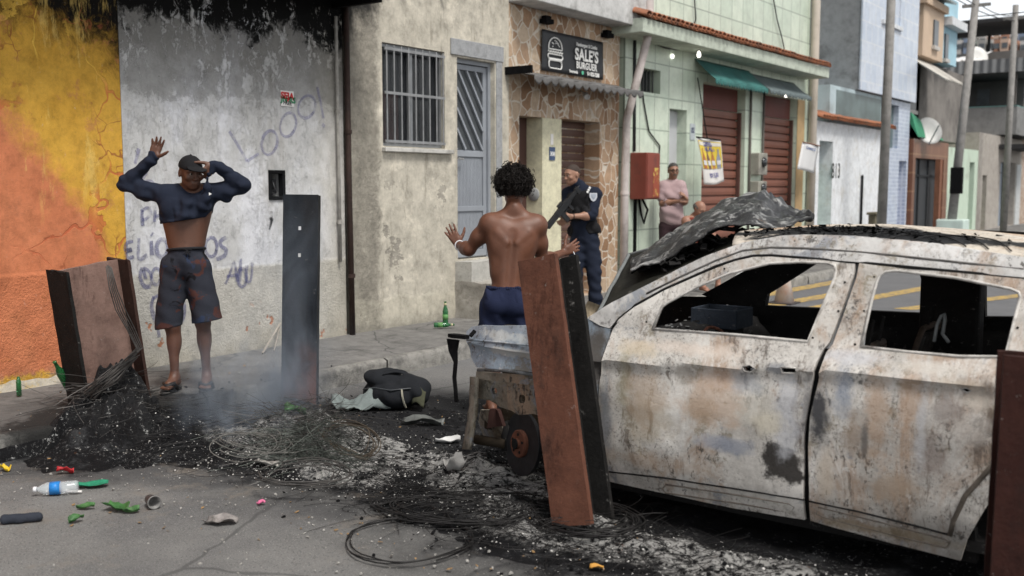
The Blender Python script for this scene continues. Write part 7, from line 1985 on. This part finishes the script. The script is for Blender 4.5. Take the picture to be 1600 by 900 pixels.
N1, N2 = 330, 170
XA, XB, YA, YB = -7.0, .7, 2.85, 6.25
vs = []
for i in range(N1 + 1):
    x = XA + (XB - XA) * i / N1
    for j in range(N2 + 1):
        y = YA + (YB - YA) * j / N2
        hz = ash_h(x, y)
        z = hz + .09 if x < -6.05 and y < 4.45 else hz
        vs.append((x, y, max(z, -.06)))
m.add(vs, [(i * (N2 + 1) + j, (i + 1) * (N2 + 1) + j, (i + 1) * (N2 + 1) + j + 1, i * (N2 + 1) + j + 1) for i in range(N1) for j in range(N2)])
g = NT('ash_and_char')
x, y, z = g.xyz()
c = g.mix(g.noise(18, 8, .75), (.003, .003, .0035), (.02, .02, .022))
whi = None
for cx, cy, rx, ry in ((-4.62, 4.50, .46, .36), (-5.05, 4.65, .55, .35), (-4.9, 4.2, .5, .2), (-4.2, 4.15, .4, .25), (-2.6, 4.02, .6, .25), (-1.8, 4.05, .9, .22), (-3.3, 4.45, .5, .3), (-1.0, 4.0, .7, .2), (-5.2, 4.35, .5, .3), (-3.9, 4.6, .45, .25), (-4.4, 4.75, .35, .25)):
    dx = g.ma('DIVIDE', g.ma('SUBTRACT', x, cx), rx); dy = g.ma('DIVIDE', g.ma('SUBTRACT', y, cy), ry)
    d = g.ma('SQRT', g.add(g.mul(dx, dx), g.mul(dy, dy))); whi = d if whi is None else g.ma('MINIMUM', whi, d)
wn_ = g.step(g.add(whi, g.mul(g.ma('SUBTRACT', g.noise(7, 7, .75), .5), 1.4)), 1.05, .55)
c = g.mix(g.mul(wn_, g.step(g.noise(17, 9, .82), .44, .54), .95), c, g.mix(g.noise(11, 6, .7), (.34, .335, .32), (.60, .59, .57)))
c = g.mix(g.mul(g.step(g.noise(3.2, 9, .78, loc=(5, 2, 2)), .52, .66), .6), c, g.mix(g.noise(30, 6, .7), (.03, .031, .034), (.14, .145, .15)))
c = g.mix(g.mul(g.step(g.noise(38, 8, .82), .57, .61), g.step(g.noise(2.3, 7, .7, loc=(6, 6, 1)), .46, .60), .85), c, (.50, .50, .49))
c = g.mix(g.mul(g.step(g.noise(8, 7, .75, loc=(4, 1, 0)), .60, .68), .6), c, (.15, .145, .14))
c = g.mix(g.mul(g.step(g.noise(15, 5, .7, loc=(1, 7, 0)), .66, .70), .5), c, (.13, .06, .03))
M_ASH = g.done(c, .85, g.add(g.noise(35, 8, .78), g.noise(110, 4, .7)), 1.0, .02, spec=.12)
tag(m.build('ash_heap', M_ASH, smooth=True), kind='stuff')
def scatter(name, n, spots, mat, smin, smax, zoff=.0, thick=.4):
    m = MB()
    for _ in range(n):
        cx, cy, rx, ry = random.choice(spots)
        x, y = random.gauss(cx, rx), random.gauss(cy, ry)
        if not (-7.1 < x < .8 and 2.0 < y < 6.4): continue
        if y > 4.34 and x > -2.6 and random.random() < .7: continue
        s_ = smin * (smax / smin) ** (random.random() ** 2.2)
        z = ground_z(x, y)
        M = Matrix.Translation((x, y, z + s_ * thick * .35 + zoff)) @ Matrix.Rotation(random.uniform(0, 6.28), 4, 'Z') @ Matrix.Rotation(random.uniform(-.6, .6), 4, 'X') @ Matrix.Rotation(random.uniform(-.6, .6), 4, 'Y')
        k = random.randint(4, 6); t0 = random.uniform(0, 6)
        top = [(s_ * random.uniform(.5, 1) * math.cos(t0 + t * 2 * math.pi / k), s_ * random.uniform(.35, 1) * math.sin(t0 + t * 2 * math.pi / k)) for t in range(k)]
        hh = s_ * thick * random.uniform(.3, 1)
        vs = [M @ Vector((a, b, -hh / 2)) for a, b in top] + [M @ Vector((a * .7, b * .7, hh / 2)) for a, b in top]
        m.add(vs, [tuple(range(k))[::-1], tuple(range(k, 2 * k))] + [(i, (i + 1) % k, k + (i + 1) % k, k + i) for i in range(k)])
    return tag(m.build(name, mat), kind='stuff')
SP_ALL = [(-5.2, 4.3, .5, .3), (-4.7, 4.6, .45, .35), (-3.7, 4.5, .6, .4), (-2.7, 4.05, .6, .25), (-1.6, 4.0, .8, .2), (-4.6, 5.3, .7, .4), (-5.5, 5.2, .35, .3), (-1, 3.9, .7, .2)]
scatter('char_flakes', 6000, SP_ALL, M_CHAR, .002, .022, 0, .45)
scatter('ash_flakes', 9000, [(-4.6, 4.5, .3, .22), (-5.0, 4.7, .4, .25), (-5.1, 4.2, .4, .2), (-4.5, 4.1, .35, .18), (-3.7, 4.4, .5, .3), (-2.6, 4.0, .5, .18), (-1.7, 4.0, .7, .15), (-3.4, 4.5, .5, .25), (-1.0, 3.95, .6, .14), (-4.0, 4.3, .6, .3), (-5.4, 4.0, .4, .2)], simple('white_ash', (.50, .49, .47), .9, .35, 20, .3), .0012, .010, .002, .4)
scatter('rubble', 1300, [(-4.4, 3.2, 1.2, .5), (-3.0, 3.3, 1.0, .4), (-5.3, 3.2, .6, .35), (-4.5, 6.0, .8, .4), (-6.6, 5.6, .3, .6), (-2, 3.3, 1.0, .3)], simple('rubble_grey', (.30, .29, .27), .9, .5, 16, .3, dirt=(.1, .09, .08)), .0025, .014, 0, .6)
scatter('leaf_litter', 160, [(-4.3, 3.1, 1.2, .4), (-5.2, 5.7, .6, .5), (-3.2, 3.4, .9, .4), (-6.7, 4.9, .2, .6), (-1.8, 3.5, .8, .25)], simple('litter_ochre', (.24, .15, .07), .9, .6, 30, .2), .006, .022, .002, .2)
# melted crust over the heap by the orange wall
def crust(name, label, cx, cy, rx, ry, hh, mat, sd, n=60, z0=.14):
    m = MB()
    def f(a, b):
        t = 2 * math.pi * a; r = b
        k = 1 + .22 * math.sin(3 * t + sd) + .12 * math.sin(7 * t + sd * 2)
        x, y = cx + rx * r * k * math.cos(t), cy + ry * r * k * math.sin(t)
        e = mn.noise(Vector((x * 6, y * 6, sd))) * .9 + mn.noise(Vector((x * 15, y * 15, sd))) * .45 + mn.noise(Vector((x * 38, y * 38, sd))) * .15 + .15 * math.sin(9 * t + 14 * r)
        return (x, y, z0 + hh * (1 - r ** 2.4) * (1 + .45 * e) + .03 * e * r - .12 * r ** 6)
    m.grid(f, n * 2, n // 2)
    return tag(m.build(name, mat, smooth=True), label, 'melted heap')
g = NT('melted_rubber')
cc = g.mix(g.noise(10, 8, .75), (.004, .004, .005), (.022, .022, .023)); cc = g.mix(g.mul(g.step(g.noise(30, 8, .8), .58, .63), .8), cc, (.36, .36, .35))
M_MELT = g.done(cc, .55, g.add(g.noise(14, 7, .75), g.noise(50, 5, .7)), 1.0, .02, spec=.18)
crust('melted_heap', 'black melted tyre crust spilling over the kerb round the short broad beam', -6.05, 3.86, .44, .42, .27, M_MELT, 1.0, 70, .02)
crust('melted_heap', 'lumpy charred mound leaning inside the short broad beam', -6.18, 3.98, .19, .20, .22, M_MELT, 4.0, 50, .22)
# tyre cord: strands and coils
def strands(name, n, cx, cy, rx, ry, zh, lmin, lmax, r, mat, up=.5, label=None, cat=None):
    m = MB()
    for _ in range(n):
        x, y = random.gauss(cx, rx), random.gauss(cy, ry); z = ground_z(x, y) + random.random() ** 2 * zh
        L = random.uniform(lmin, lmax); a = random.uniform(0, 6.28); cv = random.gauss(0, 2.6) / L * .5; el = random.gauss(.15, .4) * up; ec = random.gauss(-1.2, 1) * up
        p = Vector((x, y, z)); P_ = []
        for k in range(8):
            P_.append(p.copy()); st_ = L / 7
            p = p + Vector((math.cos(a) * math.cos(el), math.sin(a) * math.cos(el), math.sin(el))) * st_
            a += cv * st_; el += ec * st_
            p.z = max(p.z, ground_z(p.x, p.y) + .003)
        m.tube(P_, r * random.uniform(.7, 1.3), 3, cap=False)
    o = m.build(name, mat)
    return tag(o, label, cat) if label else tag(o, kind='stuff')
M_WIRE = simple('burnt_wire', (.075, .07, .066), .55, .6, 14, .1, metal=.4)
M_WIRED = simple('sooty_wire', (.018, .017, .017), .6, .5, 14, .1, metal=.3)
strands('wire_tangle', 420, -4.85, 4.42, .26, .15, .10, .12, .42, .0014, M_WIRE, .6)
strands('wire_tangle', 520, -4.60, 4.22, .20, .10, .10, .10, .34, .0014, simple('greenish_wire', (.075, .085, .075), .55, .5, 14, .1, metal=.3), .7)
strands('wire_tangle', 260, -5.7, 4.05, .34, .2, .02, .15, .5, .0015, M_WIRED, .25)
strands('wire_tangle', 300, -2.75, 3.98, .5, .12, .02, .15, .5, .0014, M_WIRED, .2)
strands('wire_tangle', 200, -3.6, 4.2, .5, .18, .02, .15, .5, .0014, M_WIRED, .15)
strands('wire_tangle', 130, -6.08, 3.92, .13, .14, .12, .15, .4, .0016, M_WIRE, .4)
def coil(label, c, rx, ry, n, r, mat=M_WIRED, jit=.1, tilt=(0, 0), rot=0, turns=1.0, flat=True):
    m = MB()
    T = Matrix.Translation(c) @ Matrix.Rotation(rot, 4, 'Z') @ Matrix.Rotation(tilt[0], 4, 'X') @ Matrix.Rotation(tilt[1], 4, 'Y')
    for k in range(n):
        ph = random.uniform(0, 6.28); a0 = random.uniform(0, 6.28); kx, ky = rx * random.gauss(1, jit), ry * random.gauss(1, jit); dx, dy = random.gauss(0, rx * jit * .6), random.gauss(0, ry * jit * .6)
        P_ = []
        for t in np.linspace(0, 2 * math.pi * turns, 30):
            p = T @ Vector((dx + kx * math.cos(a0 + t) * (1 + .05 * math.sin(3 * t + ph)), dy + ky * math.sin(a0 + t) * (1 + .05 * math.sin(2 * t + ph)), .012 * math.sin(2 * t + ph)))
            if flat: p.z = max(p.z, ground_z(p.x, p.y) + .004 + .006 * random.random())
            P_.append(p)
        m.tube(P_, r, 4, cap=False)
    return tag(m.build('wire_coil', mat, smooth=True), label, 'wire coil')
p = onz(640, 845, .01); coil('loose ring of black tyre wire lying on the bare grey asphalt', p, .30, .30, 3, .0035, jit=.05, turns=.93)
p = onz(735, 795, .03); coil('flattened coil of black wire left of the leaning beam', p, .42, .22, 9, .004, rot=.5, jit=.12, turns=.8)
p = onz(915, 808, .06); coil('rusty wire rings wrapped round the foot of the leaning beam', p, .24, .20, 10, .0045, M_WIRED, .16)
p = onz(545, 690, .10); coil('springy wire hoops standing by the foot of the slate steel channel', p, .17, .13, 8, .004, simple('brownish_wire', (.07, .055, .04), .6, .4, 12), .18, (.9, .2), 0, .8)
p = onz(400, 690, .12); coil('thin pale wire rings resting on the smouldering ash', p, .20, .14, 7, .003, simple('pale_wire', (.13, .125, .115), .6, .5, 12), .3, (.2, .1), .4, .8)
p = onz(470, 740, .12); coil('grey wire hoop half buried in the white ash', p, .24, .12, 7, .0035, M_WIRE, .15, (.25, 0), .6, .7)
m = MB()
for k in range(7):
    P_ = [atd(np.interp(t, [0, .35, .7, 1], [1334 + 5 * k, 1342 + 4 * k, 1380 + 6 * k, 1460 + 12 * k]) + 3 * math.sin(7 * t + k), np.interp(t, [0, .35, .7, 1], [368 - k, 395 - k, 411 - 1.2 * k, 378 - 2 * k]), np.interp(t, [0, .35, .7, 1], [5.02, 4.86, 4.84, 5.05])) for t in np.linspace(0, 1, 24)]
    m.tube(P_, .0035, 5)
for k in range(4):
    P_ = [roof(.22 + .035 * k + .16 * t, .02 + .2 * math.sin(math.pi * t) * (1 + .2 * k)) for t in np.linspace(0, 1, 16)]
    m.tube([np.array(q) + np.array((0, 0, .008)) for q in P_], .0035, 5)
tag(m.build('wire_coil', M_WIRED, smooth=True), 'loops of black wire draped over the burnt car\u2019s roof edge', 'wire coil')
m = MB()
Pb = lambda u, v, x=-6.12: onx(u, v, x)
for k in range(5):
    pts = [Pb(163 + 2 * k, 416), Pb(168 + 3 * k, 450), Pb(178 + 4 * k, 485), Pb(196 + 3 * k, 515), Pb(212 + 2 * k, 545), Pb(200 - 8 * k, 575 + 3 * k)]
    m.tube([np.array(q) + np.array((.02, 0, .008 * math.sin(k + i))) for i, q in enumerate(pts)], .004, 5)
for k in range(26):
    a = random.uniform(0, 1); pts = [Pb(216 - 6 * a, 545 + 16 * a, -6.05), Pb(175 + 8 * a, 575 + 18 * a, -5.95), Pb(128 + 20 * a, 612 + 10 * a, -6.0)]
    m.tube([np.array(q) + np.array((random.gauss(0, .012), random.gauss(0, .012), random.gauss(0, .012))) for q in pts], .003, 4)
tag(m.build('wire_coil', M_WIRE, smooth=True), 'strand of burnt wires hanging over the top of the short broad beam', 'wire coil')

# ------------------------------------------------------------------ backpack
c0 = onz(612, 640, .0); M = Matrix((nrm(RT * .96 - FH * .25), nrm(FH * .96 + RT * .25), UPV)).transposed().to_4x4(); M.translation = Vector(c0 + FH * .12)
bp = thing('backpack', 'black backpack slumped on the charred road by the kerb', 'backpack', tuple(c0))
q = lambda x, y, z: np.array(M @ Vector((x, y, z)))
Ax = np.array([[M[i][j] for i in range(3)] for j in range(3)])
s = SDF(c0 - .55, c0 + np.array((.55, .55, .55)), .0065)
s.ell(q(.0, .02, .10), (.25, .17, .115), Ax, .04); s.ell(q(-.07, .0, .20), (.16, .13, .07), axes(Ax[1], UPV + Ax[0] * .25), .02); s.ell(q(.12, .0, .16), (.14, .13, .09), Ax, .03)
s.ell(q(.02, -.10, .10), (.17, .09, .10), Ax, .015); s.ell(q(.21, .0, .12), (.08, .13, .10), Ax, .02); s.ell(q(-.06, .05, .245), (.10, .08, .035), Ax, .012)
s.wrinkle(.008, 50, [(1, .2, .4), (.3, 1, .4), (.4, .4, 1)], 9); s.plane(c0 - UPV * .0, -UPV)
NYL = mat_cloth('black_nylon_bag', (.006, .007, .009), (.02, .022, .026), 7)
s.mesh('bag_body', NYL, bp, 1)
m = MB(); m.tube([q(-.22, -.06, .13), q(-.1, -.145, .165), q(.05, -.185, .16), q(.17, -.13, .17), q(.25, -.05, .16)], .006, 6); m.build('zip', simple('zip_grey', (.05, .055, .06), .4), bp, smooth=True)
m = MB(); m.sheet(lambda a, b: tuple(q(.13 + .012 * a + .02 * b, -.175 - .012 * math.sin(3 * b) + .03 * b * b, .17 - .14 * b) + 0), 2, 8, .006); m.build('pale_trim', simple('pale_trim', (.42, .40, .32), .8), bp)
for k in (0, 1): MB().sheet(lambda a, b: tuple(q(-.15 + .1 * k + .25 * b, -.02 + .09 * math.sin(b * 3.1) - .05 * k, .255 + .05 * math.sin(b * 3.1) - .10 * b + (a - .5) * .012) + Ax[1] * (a - .5) * .045), 2, 18, .010).build('shoulder_strap', NYL, bp, smooth=True)
m = MB(); m.sheet(lambda a, b: tuple(q(.2 + .09 * a, -.08 - .05 * b, .16 - .11 * b + .02 * math.sin(a * 5)) + 0), 6, 6, .01); m.build('side_pocket', simple('olive_pocket', (.05, .052, .032), .9, .4, 14), bp, smooth=True)
m = MB()
def rag(a, b):
    p = q(-.46 + .50 * a, -.16 - .08 * math.sin(a * 4) + .24 * b - .06 * a, 0)
    z = .02 + (.06 + .08 * a) * math.sin(math.pi * min(1, b * 1.1)) * (.6 + .4 * math.sin(a * 9 + b * 4)) + .035 * mn.noise(Vector((a * 7, b * 6, 0))) + .02 * abs(mn.noise(Vector((a * 15, b * 11, 2))))
    return (p[0], p[1], max(z, .006))
m.sheet(rag, 44, 26, .004)
tag(m.build('jacket', mat_cloth('grey_green_cloth', (.13, .155, .15), (.24, .275, .27), 5, bs=.6), smooth=True), 'crumpled grey green jacket lying against the black backpack', 'jacket')

# ------------------------------------------------------------------ litter
GL = NT('green_glass').done((.02, .16, .05), .12, spec=.6, alpha=.9, trans=.35)
def bottle(label, p, d, L=.26, mat=GL, lab=None):
    Mx = fr(p, np.array(p) + np.array(d)); k = L / .26
    o = thing('glass_bottle', label, 'bottle', tuple(p))
    MB().lathe([(0, .004), (.030 * k, 0), (.032 * k, .01), (.032 * k, .145 * k), (.026 * k, .175 * k), (.015 * k, .205 * k), (.0125 * k, .245 * k), (.015 * k, .248 * k), (.015 * k, .258 * k), (.011 * k, .26 * k), (.0, .258 * k)], Mx, 20).build('glass', mat, o, smooth=True)
    if lab: MB().lathe([(.0326 * k, .05 * k), (.0328 * k, .05 * k), (.0328 * k, .11 * k), (.0326 * k, .11 * k)], Mx, 20).build('paper_label', simple('green_gold_label', lab, .5, .2, 20), o, smooth=True); MB().lathe([(.016 * k, .215 * k), (.0165 * k, .215 * k), (.0152 * k, .24 * k), (.0145 * k, .24 * k)], Mx, 16).build('neck_foil', simple('foil_label', (.45, .40, .25), .4), o, smooth=True)
    return o
p = onz(696, 506, .146); bottle('green glass bottle standing upright on the pavement near the step', p, UPV, .25, GL, (.10, .25, .08))
p = onz(678, 508, .178); bottle('green glass bottle lying on its side beside the upright one', p, RT + FH * .15, .22, GL, (.35, .33, .18))
p = onx(90, 582, -6.55); bottle('dark green bottle leaning against the short broad beam', p + np.array((0, .08, -.12)), np.array((.1, -.35, .6)), .24)
o = thing('plastic_bottle', 'clear plastic water bottle with blue label lying on the asphalt', 'bottle', tuple(onz(85, 760)))
PET = NT('clear_plastic').done((.75, .80, .82), .12, alpha=.45, spec=.6, trans=.3)
pa, pb_ = onz(122, 760, .036), onz(52, 765, .034); Mx = fr(pa, pb_); k = float(np.linalg.norm(pb_ - pa)) / .24
MB().lathe([(0, 0), (.030, .0), (.034, .012), (.033, .05), (.035, .055), (.033, .06), (.033, .15), (.034, .165), (.024, .195), (.013, .212), (.012, .222)], Mx @ Matrix.Diagonal((1, 1, k, 1)), 20).build('bottle_shell', PET, o, smooth=True)
MB().lathe([(.0345, .095), (.0352, .095), (.0352, .15), (.0345, .15)], Mx @ Matrix.Diagonal((1, 1, k, 1)), 20).build('blue_label', simple('blue_label', (.02, .18, .50), .4, .35, 30), o, smooth=True)
MB().lathe([(.0, .24), (.015, .24), (.015, .222), (.012, .222)], Mx @ Matrix.Diagonal((1, 1, k, 1)), 16).build('screw_cap', simple('cap_white', (.7, .7, .72), .4), o, smooth=True)
m = MB(); m.tube([onz(88, 768, .008), onz(128, 768, .008)], .006, 8); tag(m.build('straw', simple('straw_white', (.72, .70, .68), .4), smooth=True), 'white drinking straw with red end beside the plastic bottle', 'straw')
MB().tube([onz(79, 768, .008), onz(89, 768, .008)], .0062, 8).build('red_tip', simple('tip_red', (.45, .04, .03), .4), bpy.data.objects['straw'])
def scrap(name, label, cat, u, v, w_, l_, rot, mat, curl=.02, n=8, wav=3, sd=0, z0=None):
    p = onz(u, v); z = (ground_z(p[0], p[1]) if z0 is None else z0) + .004; m = MB()
    ca, sa = math.cos(rot), math.sin(rot)
    def f(a, b):
        x, y = (a - .5) * l_, (b - .5) * w_ * (1 - .5 * abs(a - .5) + .12 * math.sin(a * 9 + sd))
        return (p[0] + x * ca - y * sa, p[1] + x * sa + y * ca, z + curl * (.5 + .5 * math.sin(a * wav + b * 2 + sd)) + curl * .5 * mn.noise(Vector((a * 4, b * 4, sd))) + curl * (2 * b - 1) ** 2)
    m.sheet(f, n, n, .002)
    return tag(m.build(name, mat, smooth=True), label, cat)
LEAF = simple('fresh_leaf', (.04, .12, .035), .5, .6, 22, .3, dirt=(.12, .22, .08))
scrap('leaf', 'largest curled fresh green leaf lying on the grey asphalt', 'leaf', 182, 797, .075, .13, .3, LEAF, .022, 10, 4, 1)
scrap('leaf', 'green leaf curling just right of the largest leaf', 'leaf', 205, 801, .04, .08, .9, LEAF, .016, 8, 4, 2)
scrap('leaf', 'narrow green leaf left of the largest leaf, nearer the plastic bottle', 'leaf', 134, 795, .035, .09, .7, LEAF, .014, 8, 4, 3)
scrap('leaf', 'small green leaf lowest in the photo, nearest the viewer', 'leaf', 119, 816, .04, .07, 1.3, LEAF, .018, 8, 4, 4)
scrap('leaf', 'green leaves caught in the wire at the foot of the slate channel', 'leaf', 462, 684, .10, .16, .6, LEAF, .05, 10, 4, 5, .12)
scrap('wrapper', 'bright red wrapper on the edge of the black ash', 'wrapper', 102, 740, .04, .09, .9, simple('wrapper_red', (.42, .025, .03), .4, .4), .02, 8, 4, 6)
scrap('wrapper', 'yellow scrap of wrapper at the left edge of the ash', 'wrapper', 8, 736, .04, .07, .2, simple('wrapper_yellow', (.58, .40, .03), .5), .02, 8, 4, 7)
scrap('net', 'scrap of green netting behind the plastic water bottle', 'netting', 142, 760, .08, .18, .8, simple('net_green', (.02, .20, .11), .8, .4, 30), .012, 10, 5, 8)
scrap('paper', 'burnt flake of grey paper on the grey asphalt below the wire tangle', 'paper', 345, 818, .10, .16, .5, simple('burnt_paper', (.24, .22, .21), .9, (.6), 18, .4, dirt=(.04, .035, .03)), .018, 12, 6, 9)
scrap('wrapper', 'tiny pink scrap near the wire tangle', 'wrapper', 408, 789, .03, .04, .5, simple('wrapper_pink', (.6, .15, .28), .5), .012, 6, 4, 10)
scrap('wrapper', 'small orange scrap on the asphalt at the bottom edge', 'wrapper', 932, 890, .03, .06, .4, simple('wrapper_orange', (.55, .28, .06), .6), .01, 6, 4, 11)
scrap('foil', 'crumpled silver foil bag on the pavement behind the man in sandals', 'foil bag', 367, 561, .20, .24, .7, simple('silver_foil', (.55, .55, .57), .35, .4, 14, .4, metal=.3), .07, 16, 9, 12, .15)
scrap('cardboard', 'grey flattened plastic scrap lying on the white ash', 'scrap', 417, 729, .07, .14, .4, simple('scrap_grey', (.42, .40, .37), .8), .02, 8, 4, 13)
scrap('cardboard', 'pale lump of rubble paper beside the wheel', 'scrap', 712, 752, .10, .12, 1.2, simple('scrap_pale', (.26, .255, .245), .8, .4), .05, 8, 5, 14)
scrap('plastic_sheet', 'burnt white plastic scrap on the black road near the car\u2019s nose', 'scrap', 700, 692, .07, .16, .6, simple('scrap_white', (.55, .55, .54), .7), .02, 8, 4, 15)
scrap('plastic_sheet', 'dark wet plastic scrap lying between the backpack and the car', 'scrap', 660, 664, .12, .30, .4, simple('scrap_dark', (.10, .105, .10), .4, .6, 9, .5), .03, 14, 7, 16)
# cup, pouch, cone, sticks
pc = onz(238, 783, .03); d_ = nrm(RT * .5 - FH * .7 + UPV * .05); tag(MB().lathe([(0, 0), (.026, 0), (.034, .085), (.036, .085), (.036, .089), (.031, .089), (.024, .006), (0, .006)], fr(pc - d_ * .05, pc + d_), 22).build('plastic_cup', simple('smoked_cup', (.17, .165, .16), .5, .3, 14), smooth=True), 'smoky grey plastic cup lying tipped over on the asphalt', 'cup')
p0_, p1_ = onz(8, 812, .02), onz(58, 808, .02)
s = SDF(np.minimum(p0_, p1_) - .12, np.maximum(p0_, p1_) + .12, .004); s.path([p0_, lerp(p0_, p1_, .5), p1_], [.026, .022, .025], .02); s.wrinkle(.003, 90, [(1, 1, .2), (.5, 1, 1)], 2); s.plane((0, 0, .002), -UPV)
tag(s.mesh('pouch', mat_cloth('slate_pouch', (.018, .021, .03), (.04, .045, .058), 14), None, 1), 'soft slate blue pouch lying on the asphalt at lower left', 'pouch')
pc = onz(1225, 474, 0); cn = thing('traffic_cone', 'faded whitish traffic cone standing on the street beyond the car', 'traffic cone', tuple(pc))
MB().lathe([(.14, .02), (.05, .5), (.045, .52), (.0, .52)], Matrix.Translation(pc), 20).build('cone', simple('cone_faded', (.62, .55, .50), .6, .15, 4, dirt=(.6, .3, .18)), cn, smooth=True)
MB().box(-.18, .18, -.18, .18, 0, .022, Matrix.Translation(pc)).build('cone_base', simple('cone_base_dark', (.06, .05, .05)), cn, bevel=.006)
pc = onz(1162, 452, 0); s = SDF(pc - .35, pc + .35, .012); s.ell(pc + UPV * .12, (.17, .13, .16), None, .02); s.wrinkle(.02, 40, [(1, .3, .4), (.2, 1, .6), (.3, .2, 1)], 3); s.plane(pc, -UPV)
tag(s.mesh('plastic_sack', simple('sack_white', (.60, .60, .60), .6, .2), None, 1), 'crumpled white plastic sack on the street seen through the front window', 'sack')
for i, (u0, v0, u1, v1, lb) in enumerate(((438, 505, 410, 552, 'pale stick propped against the foot of the grey wall'), (436, 512, 428, 548, 'thinner twig propped beside the pale stick at the wall'))):
    m = MB(); a, b = onx(u0, v0, XW + .04), onz(u1, v1, .15); m.tube([a, lerp(a, b, .5) + np.array((0, .01, .01)), b], .009 - .003 * i, 6); tag(m.build('stick', simple('weathered_stick', (.36, .32, .27), .9)), lb, 'stick')
m = MB(); a, b = onz(433, 660, .12), onz(470, 648, .12); m.lathe([(0, 0), (.03, 0), (.036, .05), (.036, .14), (.02, .17), (0, .17)], fr(a, b), 16)
tag(m.build('burnt_can', simple('scorched_can', (.10, .095, .09), .6, .5, 12), smooth=True), 'scorched grey can lying against the foot of the slate channel', 'can')
m = MB()
for k in range(9): m.tube([onz(445 + 9 * k + random.uniform(-6, 6), 668 + random.uniform(-6, 10), .06), onz(455 + 9 * k + random.uniform(-10, 20), 655 + random.uniform(-10, 10), .16)], [.02, .008], 6)
tag(m.build('charred_stub', simple('charred_wood', (.10, .085, .07), .9, .7, 12, .6)), 'cluster of charred stubs around the foot of the slate channel', 'charred stubs')
tag(MB().lathe([(0, 0), (.018, 0), (.018, .1), (.008, .14), (0, .14)], fr(onz(30, 618, .15), onz(30, 618, .15) + UPV), 14).build('jar', GL, smooth=True), 'small bottle standing at the foot of the orange wall', 'bottle')

# ------------------------------------------------------------------ smoke drifting from the embers
lo_, hi_ = Vector((-6.4, 3.9, .05)), Vector((-4.5, 5.4, 1.9))
m = MB(); m.box(lo_.x, hi_.x, lo_.y, hi_.y, lo_.z, hi_.z)
g = NT('thin_smoke')
x, y, z = g.xyz()
def plume(cx, cy, lean, r0, r1, top, amt):
    xx = g.ma('SUBTRACT', x, g.add(cx, g.mul(z, lean))); yy = g.ma('SUBTRACT', y, g.add(cy, g.mul(z, lean * .7)))
    r_ = g.add(r0, g.mul(z, r1)); d = g.ma('DIVIDE', g.ma('SQRT', g.add(g.mul(xx, xx), g.mul(yy, yy))), r_)
    return g.mul(g.step(d, 1.0, .1), g.step(z, top, top * .15), g.step(z, .05, .12), amt)
wsp = g.step(g.noise(3.0, 6, .62, st=(1, 1, .45), dist=1.6), .40, .72)
d1 = plume(-5.3, 4.35, .15, .5, .35, .85, 5.5); d2 = plume(-5.42, 4.8, .02, .24, .2, 1.8, 2.2)
vol = g.node('VolumePrincipled', {'Color': (.72, .82, .97), 'Density': g.mul(g.add(d1, d2), wsp), 'Anisotropy': .2})
g.t.links.new(vol.outputs[0], g.node('OutputMaterial').inputs['Volume'])
tag(m.build('smoke', g.m), kind='stuff')
